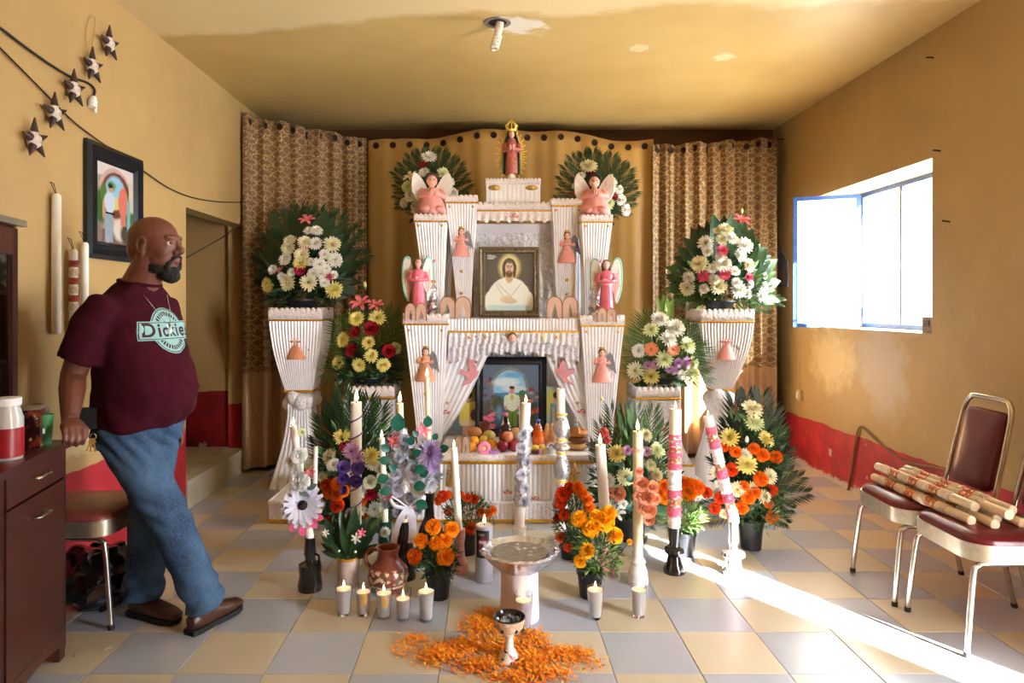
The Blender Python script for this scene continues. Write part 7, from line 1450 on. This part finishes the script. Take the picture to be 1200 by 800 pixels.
# right hand: a loose fist laid over the dresser's corner, knuckles towards the camera
hx = (V((.64, -.75, -.35))).normalized(); hn = V((.25, -.25, .93)); hn = (hn-hx*hn.dot(hx)).normalized(); hy = hx.cross(hn)    # along, back of the hand, across
Hn = lambda a, b, c: Rw+hx*a+hy*b+hn*c
mb.tube([Rw-hx*.01, Hn(.03, 0, .004)], [.030, .031], 12)
loft(mb, [(Hn(.015, 0, 0), hy*.030, hn*.021), (Hn(.05, 0, .004), hy*.042, hn*.022), (Hn(.085, 0, .004), hy*.043, hn*.019), (Hn(.095, 0, .0), hy*.04, hn*.014)], 16)
for i, (b, L) in enumerate(((-.031, .92), (-.010, 1.0), (.011, .96), (.031, .80))):
    k = Hn(.092, b, .002); p1 = k+(hx*.026-hn*.030)*L; p2 = p1+(-hx*.012-hn*.026)*L; p3 = p2+(-hx*.022-hn*.004)*L
    mb.tube([k-hx*.015, k, k.lerp(p1, .5)+hx*.004, p1, p2, p3], [.0085, .0112, .0098, .0098, .0088, .0075], 8)
mb.tube([Hn(.025, -.030, -.008), Hn(.058, -.046, -.014), Hn(.084, -.044, -.030), Hn(.098, -.034, -.040)], [.014, .0125, .011, .0085], 8)
# left hand, hanging relaxed on the far side
lx = V((.25, .1, -.95)).normalized(); ly = f; Ln = lambda a, b, c: Lw+lx*a+ly*b-rt*c
loft(mb, [(Ln(0, 0, 0), ly*.028, rt*.020), (Ln(.05, 0, 0), ly*.04, rt*.018), (Ln(.09, 0, 0), ly*.04, rt*.015)], 14)
for b, L in ((-.03, .85), (-.01, .97), (.011, 1), (.031, .88)):
    k = Ln(.085, b, 0); mb.tube([k, k+lx*.035*L, k+(lx*.062+rt*.012)*L, k+(lx*.08+rt*.03)*L], [.0105, .0095, .009, .007], 8)
mb.tube([Ln(.02, .03, 0), Ln(.06, .055, 0), Ln(.09, .06, -.008)], [.013, .011, .009], 8)
Rh, Rk, Ra = B(-.005, .09, .86), W2(-1.375, 2.90, .485), W2(-1.222, 2.90, .125)
Lh, Lk, La = B(-.01, -.09, .86), W2(-1.525, 3.05, .46), W2(-1.535, 3.015, .11)
for a, k, e in ((Rh, Rk, Ra), (Lh, Lk, La)): mb.tube([a, a.lerp(k, .5), k, k.lerp(e, .35), e, e-up*.03], [.085, .078, .058, .058, .04, .04], 14)
bm_ = remesh('body', mb, .0042, 4); bm_.materials.append(m_man); body = link('body', bm_, man)
# eyes, brows, beard, stubble
for q in (-1, 1):
    e = Hd(.0905, .033*q, .020); MB().ell(e, .0125, 12, 8).build('eye', M('eye_white', (214, 200, 186), .3), body, 60); MB().ell(e+hf*.0085+hr*q*.002, .0062, 10, 7).build('iris', M('dark_iris', (28, 18, 14), .2), body, 60)
    MB().tube([e+hf*.006-hr*.012*q+up*.0085, e+hf*.012+up*.011, e+hf*.004+hr*.014*q+up*.008], [.003, .0045, .003], 6).build('eyelid', m_man, body, 60)
    MB().tube(spline([Hd(.102, .012*q, .043), Hd(.103, .030*q, .050), Hd(.088, .056*q, .044)], 5), [.003]+[.0048]*9+[.002], 6).build('eyebrow', m_beard, body, 60)
mb = MB(); hell(mb, .066, 0, -.105, (.046, .045, .040)); hell(mb, .080, 0, -.118, (.038, .034, .034)); hell(mb, .030, .046, -.085, (.042, .016, .026)); hell(mb, .030, -.046, -.085, (.042, .016, .026))
mb.tube([Hd(.096, -.036, -.066), Hd(.111, -.02, -.040), Hd(.118, 0, -.034), Hd(.111, .02, -.040), Hd(.096, .036, -.066)], [.007, .0075, .006, .0075, .007], 8)
for q in (-1, 1): mb.tube([Hd(.096, .036*q, -.06), Hd(.086, .040*q, -.09)], [.010, .014], 8)
bme = remesh('beard', mb, .004, 3); displace(bme, lambda p, n: .0035*noise.noise(p*140)+.002*noise.noise(p*260)); bme.materials.append(m_beard); link('beard', bme, man)
# ---- T-shirt
mb = MB()
loft(mb, [(B(.005, 0, .845), rt*.185, f*.165), (B(.025, 0, .90), rt*.200, f*.190), (B(.045, 0, 1.00), rt*.198, f*.205), (B(.035, 0, 1.10), rt*.196, f*.192), (B(.01, 0, 1.22), rt*.198, f*.168), (B(-.005, 0, 1.31), rt*.200, f*.142), (B(-.015, 0, 1.37), rt*.190, f*.120), (B(-.020, 0, 1.42), rt*.150, f*.100), (B(-.010, 0, 1.455), rt*.110, f*.090), (B(.004, 0, 1.475), rt*.086, f*.083)], 32)
for a, e in ((Rs, Re), (Ls, Le)):
    d = (e-a); mb.tube([a+(B(0, 0, 1.36)-a)*.5, a-d*.02+(B(0, 0, 1.36)-a)*.12, a+d*.25, a+d*.55, a+d*.78], [.070, .078, .080, .080, .086], 18)
sm = remesh('t_shirt', mb, .0085, 8)
def wrinkle(p, n):
    z = p.z; q = p.copy(); q.z *= .35 if z > 1.1 else 1.6
    w_ = .011*noise.noise(V((p.dot(f)*7+2, p.dot(rt)*7, z*(3.0 if z > 1.0 else 9))))+.0055*noise.noise(V((p.dot(f)*16, p.dot(rt)*16, z*20)))
    return w_+(.010*noise.noise(V((p.dot(f)*12, p.dot(rt)*12, z*5)))*max(0, (1.0-z)/.15) if z < 1.0 else 0)
displace(sm, wrinkle); sm.materials.append(m_shirt); shirt = link('t_shirt', sm, man)
so = shirt
MB().tube([B(.006, 0, 1.474)+rt*.086*math.cos(a)+f*.082*math.sin(a)+up*(-.014*math.sin(a)-.004) for a in [2*PI*k/30 for k in range(30)]], .008, 7, closed=True).build('collar', m_shirt, shirt, 60)
# chest badge: raised print following the cloth
tree = BVHTree.FromPolygons([v.co.copy() for v in sm.vertices], [tuple(p.vertices) for p in sm.polygons])
bc = B(.3, -.015, 1.262); bu = rt*-1; bn = -f                     # badge runs along the chest, u to the man's left
bu = -rt
def chest(u, v, off=.0016):
    h, n, i, d = tree.ray_cast(bc+bu*u+up*v, bn); return (h+n*off) if h else None
def raster(name, inside, res, mat, par, off, rng=(-.15, .15, -.12, .12)):
    nx, ny = int((rng[1]-rng[0])/res), int((rng[3]-rng[2])/res); mb = MB(); idx = {}
    def vid(i, j):
        if (i, j) not in idx:
            p = chest(rng[0]+i*res, rng[2]+j*res, off)
            if p is None: return None
            idx[(i, j)] = len(mb.v); mb.v.append(tuple(p))
        return idx[(i, j)]
    for i in range(nx):
        for j in range(ny):
            if inside(rng[0]+(i+.5)*res, rng[2]+(j+.5)*res):
                q = (vid(i, j), vid(i+1, j), vid(i+1, j+1), vid(i, j+1))
                if None not in q: mb.f.append(q); mb.m.append(0)
    return mb.build(name, mat, par, 60)
# half the badge's lettering is upright serif type on a banner across a round shield
ell = lambda u, v, a, b, cv=0: (u/a)**2+((v-cv)/b)**2
ban = lambda u, v, w_, h_: abs(u-.12*v) < w_-.10*abs(v) and abs(v-.0) < h_
m_teal_print = M('pale_teal_print', (140, 186, 186), .7); m_print_dark = M('dark_print', (56, 16, 32), .8)
ins = lambda u, v: ell(u, v, .098, .098) < 1 or ban(u, v, .150, .040)
badge = raster('chest_print', ins, .002, m_teal_print, shirt, .0014)
dark = lambda u, v: (ban(u, v, .146, .0365) and not ban(u, v, .142, .0335)) or (not ban(u, v, .154, .042) and .86 < ell(u, v, .098, .098) < .93)
raster('print_outline', dark, .0015, m_print_dark, badge, .0020)
arcs = lambda u, v: (not ban(u, v, .150, .040)) and .42 < ell(u, v, .098, .098) < .68 and abs(u) < .078 and math.sin(math.atan2(v, u)*34) > -.35
raster('arc_lettering', arcs, .0015, m_print_dark, badge, .0020)
tc = bpy.data.curves.new('lettering', 'FONT'); tc.body = 'Dickies'; tc.size = .080; tc.align_x = 'CENTER'; tc.align_y = 'CENTER'; tc.shear = .12; tc.offset = .0018; tc.space_character = 1.16
to = bpy.data.objects.new('lettering_tmp', tc); C.objects.link(to); dg = bpy.context.evaluated_depsgraph_get(); dg.update(); tm_ = bpy.data.meshes.new_from_object(to.evaluated_get(dg)); bpy.data.objects.remove(to)
for v in tm_.vertices:
    p = chest(v.co.x, v.co.y, .0024); v.co = p if p else bc
tm_.materials.clear(); tm_.materials.append(m_print_dark); tm_.name = 'lettering'; link('lettering', tm_, badge)
# necklace
nk = []
for k in range(25):
    u = -.07+.14*k/24; v0 = .155-.16*(1-abs(u)/.07)**.8; p = chest(u, v0-.0, .004)
    if p: nk.append(p)
ncl = MB().tube(nk, .0016, 5).build('necklace', m_silvercs, man); pp = chest(0, -.0, .006)
if pp: MB().lathe([(.002, .014), (.009, .004), (.010, -.006), (.002, -.018)], 10).build('pendant', m_whitecs, ncl, 60, pp)
# ---- jeans
mb = MB()
loft(mb, [(B(.0, 0, .91), rt*.182, f*.160), (B(0, 0, .84), rt*.190, f*.165), (B(-.008, 0, .77), rt*.185, f*.155)], 28)
for a, k, e, out in ((Rh, Rk, Ra, 1), (Lh, Lk, La, -1)):
    a2 = a+up*-.03
    mb.tube([a2+up*.04, a2.lerp(k, .25), a2.lerp(k, .6), k, k.lerp(e, .4), k.lerp(e, .75), e, e-up*.035+(V((.008, 0, 0)) if out > 0 else V())], [.108, .106, .094, .084, .082, .080, .083, .080], 20)
jm = remesh('jeans', mb, .0075, 6)
def jw(p, n):
    z = p.z; w_ = .006*noise.noise(V((p.x*8, p.y*8, z*5)))+.004*noise.noise(V((p.x*18, p.y*18, z*14)))
    lo = max(0, 1-z/.3); w_ += lo*.012*math.sin(z*75+6*noise.noise(V((p.x*9, p.y*9, 1)))); kn = max(0, 1-abs(z-.5)/.12); w_ += kn*.006*math.sin(z*90+p.x*40)
    gr = max(0, 1-abs(z-.78)/.1); return w_+gr*.006*math.sin((p.x+p.y*.5+z)*85)
displace(jm, jw); jm.materials.append(m_denim); jeans = link('jeans', jm, man)
MB().tube([B(.0, 0, .905)+rt*.186*math.cos(a)+f*.163*math.sin(a) for a in [2*PI*k/32 for k in range(32)]], .014, 7, closed=True).build('belt', M('black_leather_belt', (22, 18, 18), .4), man, 60)
mb = MB().box(B(-.06, .205, .905), (.075, .05, .085), 0, rotm(z=.3)); mb.build('belt_pouch', M('black_nylon', (16, 15, 18), .6), man, 0)
mb = MB().tube(arc(tuple(B(-.01, .222, .835)), .012, 0, 2*PI*11/12, 11), .002, 5, closed=True); kr = mb.build('key_ring', m_silvercs, man)
for q in (-.2, .15, .4): MB().plate([(-.008, 0), (.008, 0), (.009, -.018), (.003, -.022), (.003, -.055), (-.003, -.055), (-.004, -.022), (-.009, -.018)], .0025).build('key', m_goldstar, kr, 0, B(-.01, .226+.003*q, .828)).rotation_euler = (0, q, .3)
for a_, b_ in ((B(.162, -.02, .90), B(.150, -.015, .80)),): MB().tube([a_, a_.lerp(b_, .5)+f*.004, b_], .0028, 5).build('fly_seam', M('dark_denim_seam', (40, 58, 84), .8), jeans)
# ---- shoes
def shoe(ankle, d, pitch, zoff):
    d = V(d).normalized(); s_ = d.cross(up).normalized(); dd = (d*math.cos(pitch)+up*math.sin(pitch)); uu = s_.cross(dd); 
    if uu.z < 0: uu = -uu
    h0 = V((ankle.x, ankle.y, 0))-d*.065+up*zoff
    S = lambda a, b, c: h0+dd*a+s_*b+uu*c
    mb = MB(); loft(mb, [(S(-.005, 0, .05), s_*.026, uu*.028), (S(.03, 0, .052), s_*.036, uu*.042), (S(.09, 0, .052), s_*.039, uu*.044), (S(.15, 0, .044), s_*.046, uu*.032), (S(.21, 0, .038), s_*.046, uu*.024), (S(.26, 0, .032), s_*.032, uu*.016)], 18)
    mb.tube([S(.05, 0, .06), S(.052, 0, .115)], [.042, .043], 14); me = remesh('shoe', mb, .005, 5); me.materials.append(m_shoe); o = link('shoe', me, man)
    out = [(-.012, -.03), (.02, -.038), (.09, -.038), (.15, -.048), (.21, -.047), (.25, -.034), (.268, 0), (.25, .034), (.21, .047), (.15, .046), (.09, .038), (.02, .038), (-.012, .03)]
    vs = [S(a, b, z) for z in (.0, .022) for a, b in out]; n = len(out); MB().add(vs, [tuple(range(n-1, -1, -1)), tuple(range(n, 2*n))]+[(i, (i+1) % n, n+(i+1) % n, n+i) for i in range(n)]).build('sole', m_sole, o, 30)
    return o
shoe(Ra+V((.0, 0, 0)), (.36, .75, 0), .04, .001)
shoe(La, (.9, -.35, 0), 0, .001)
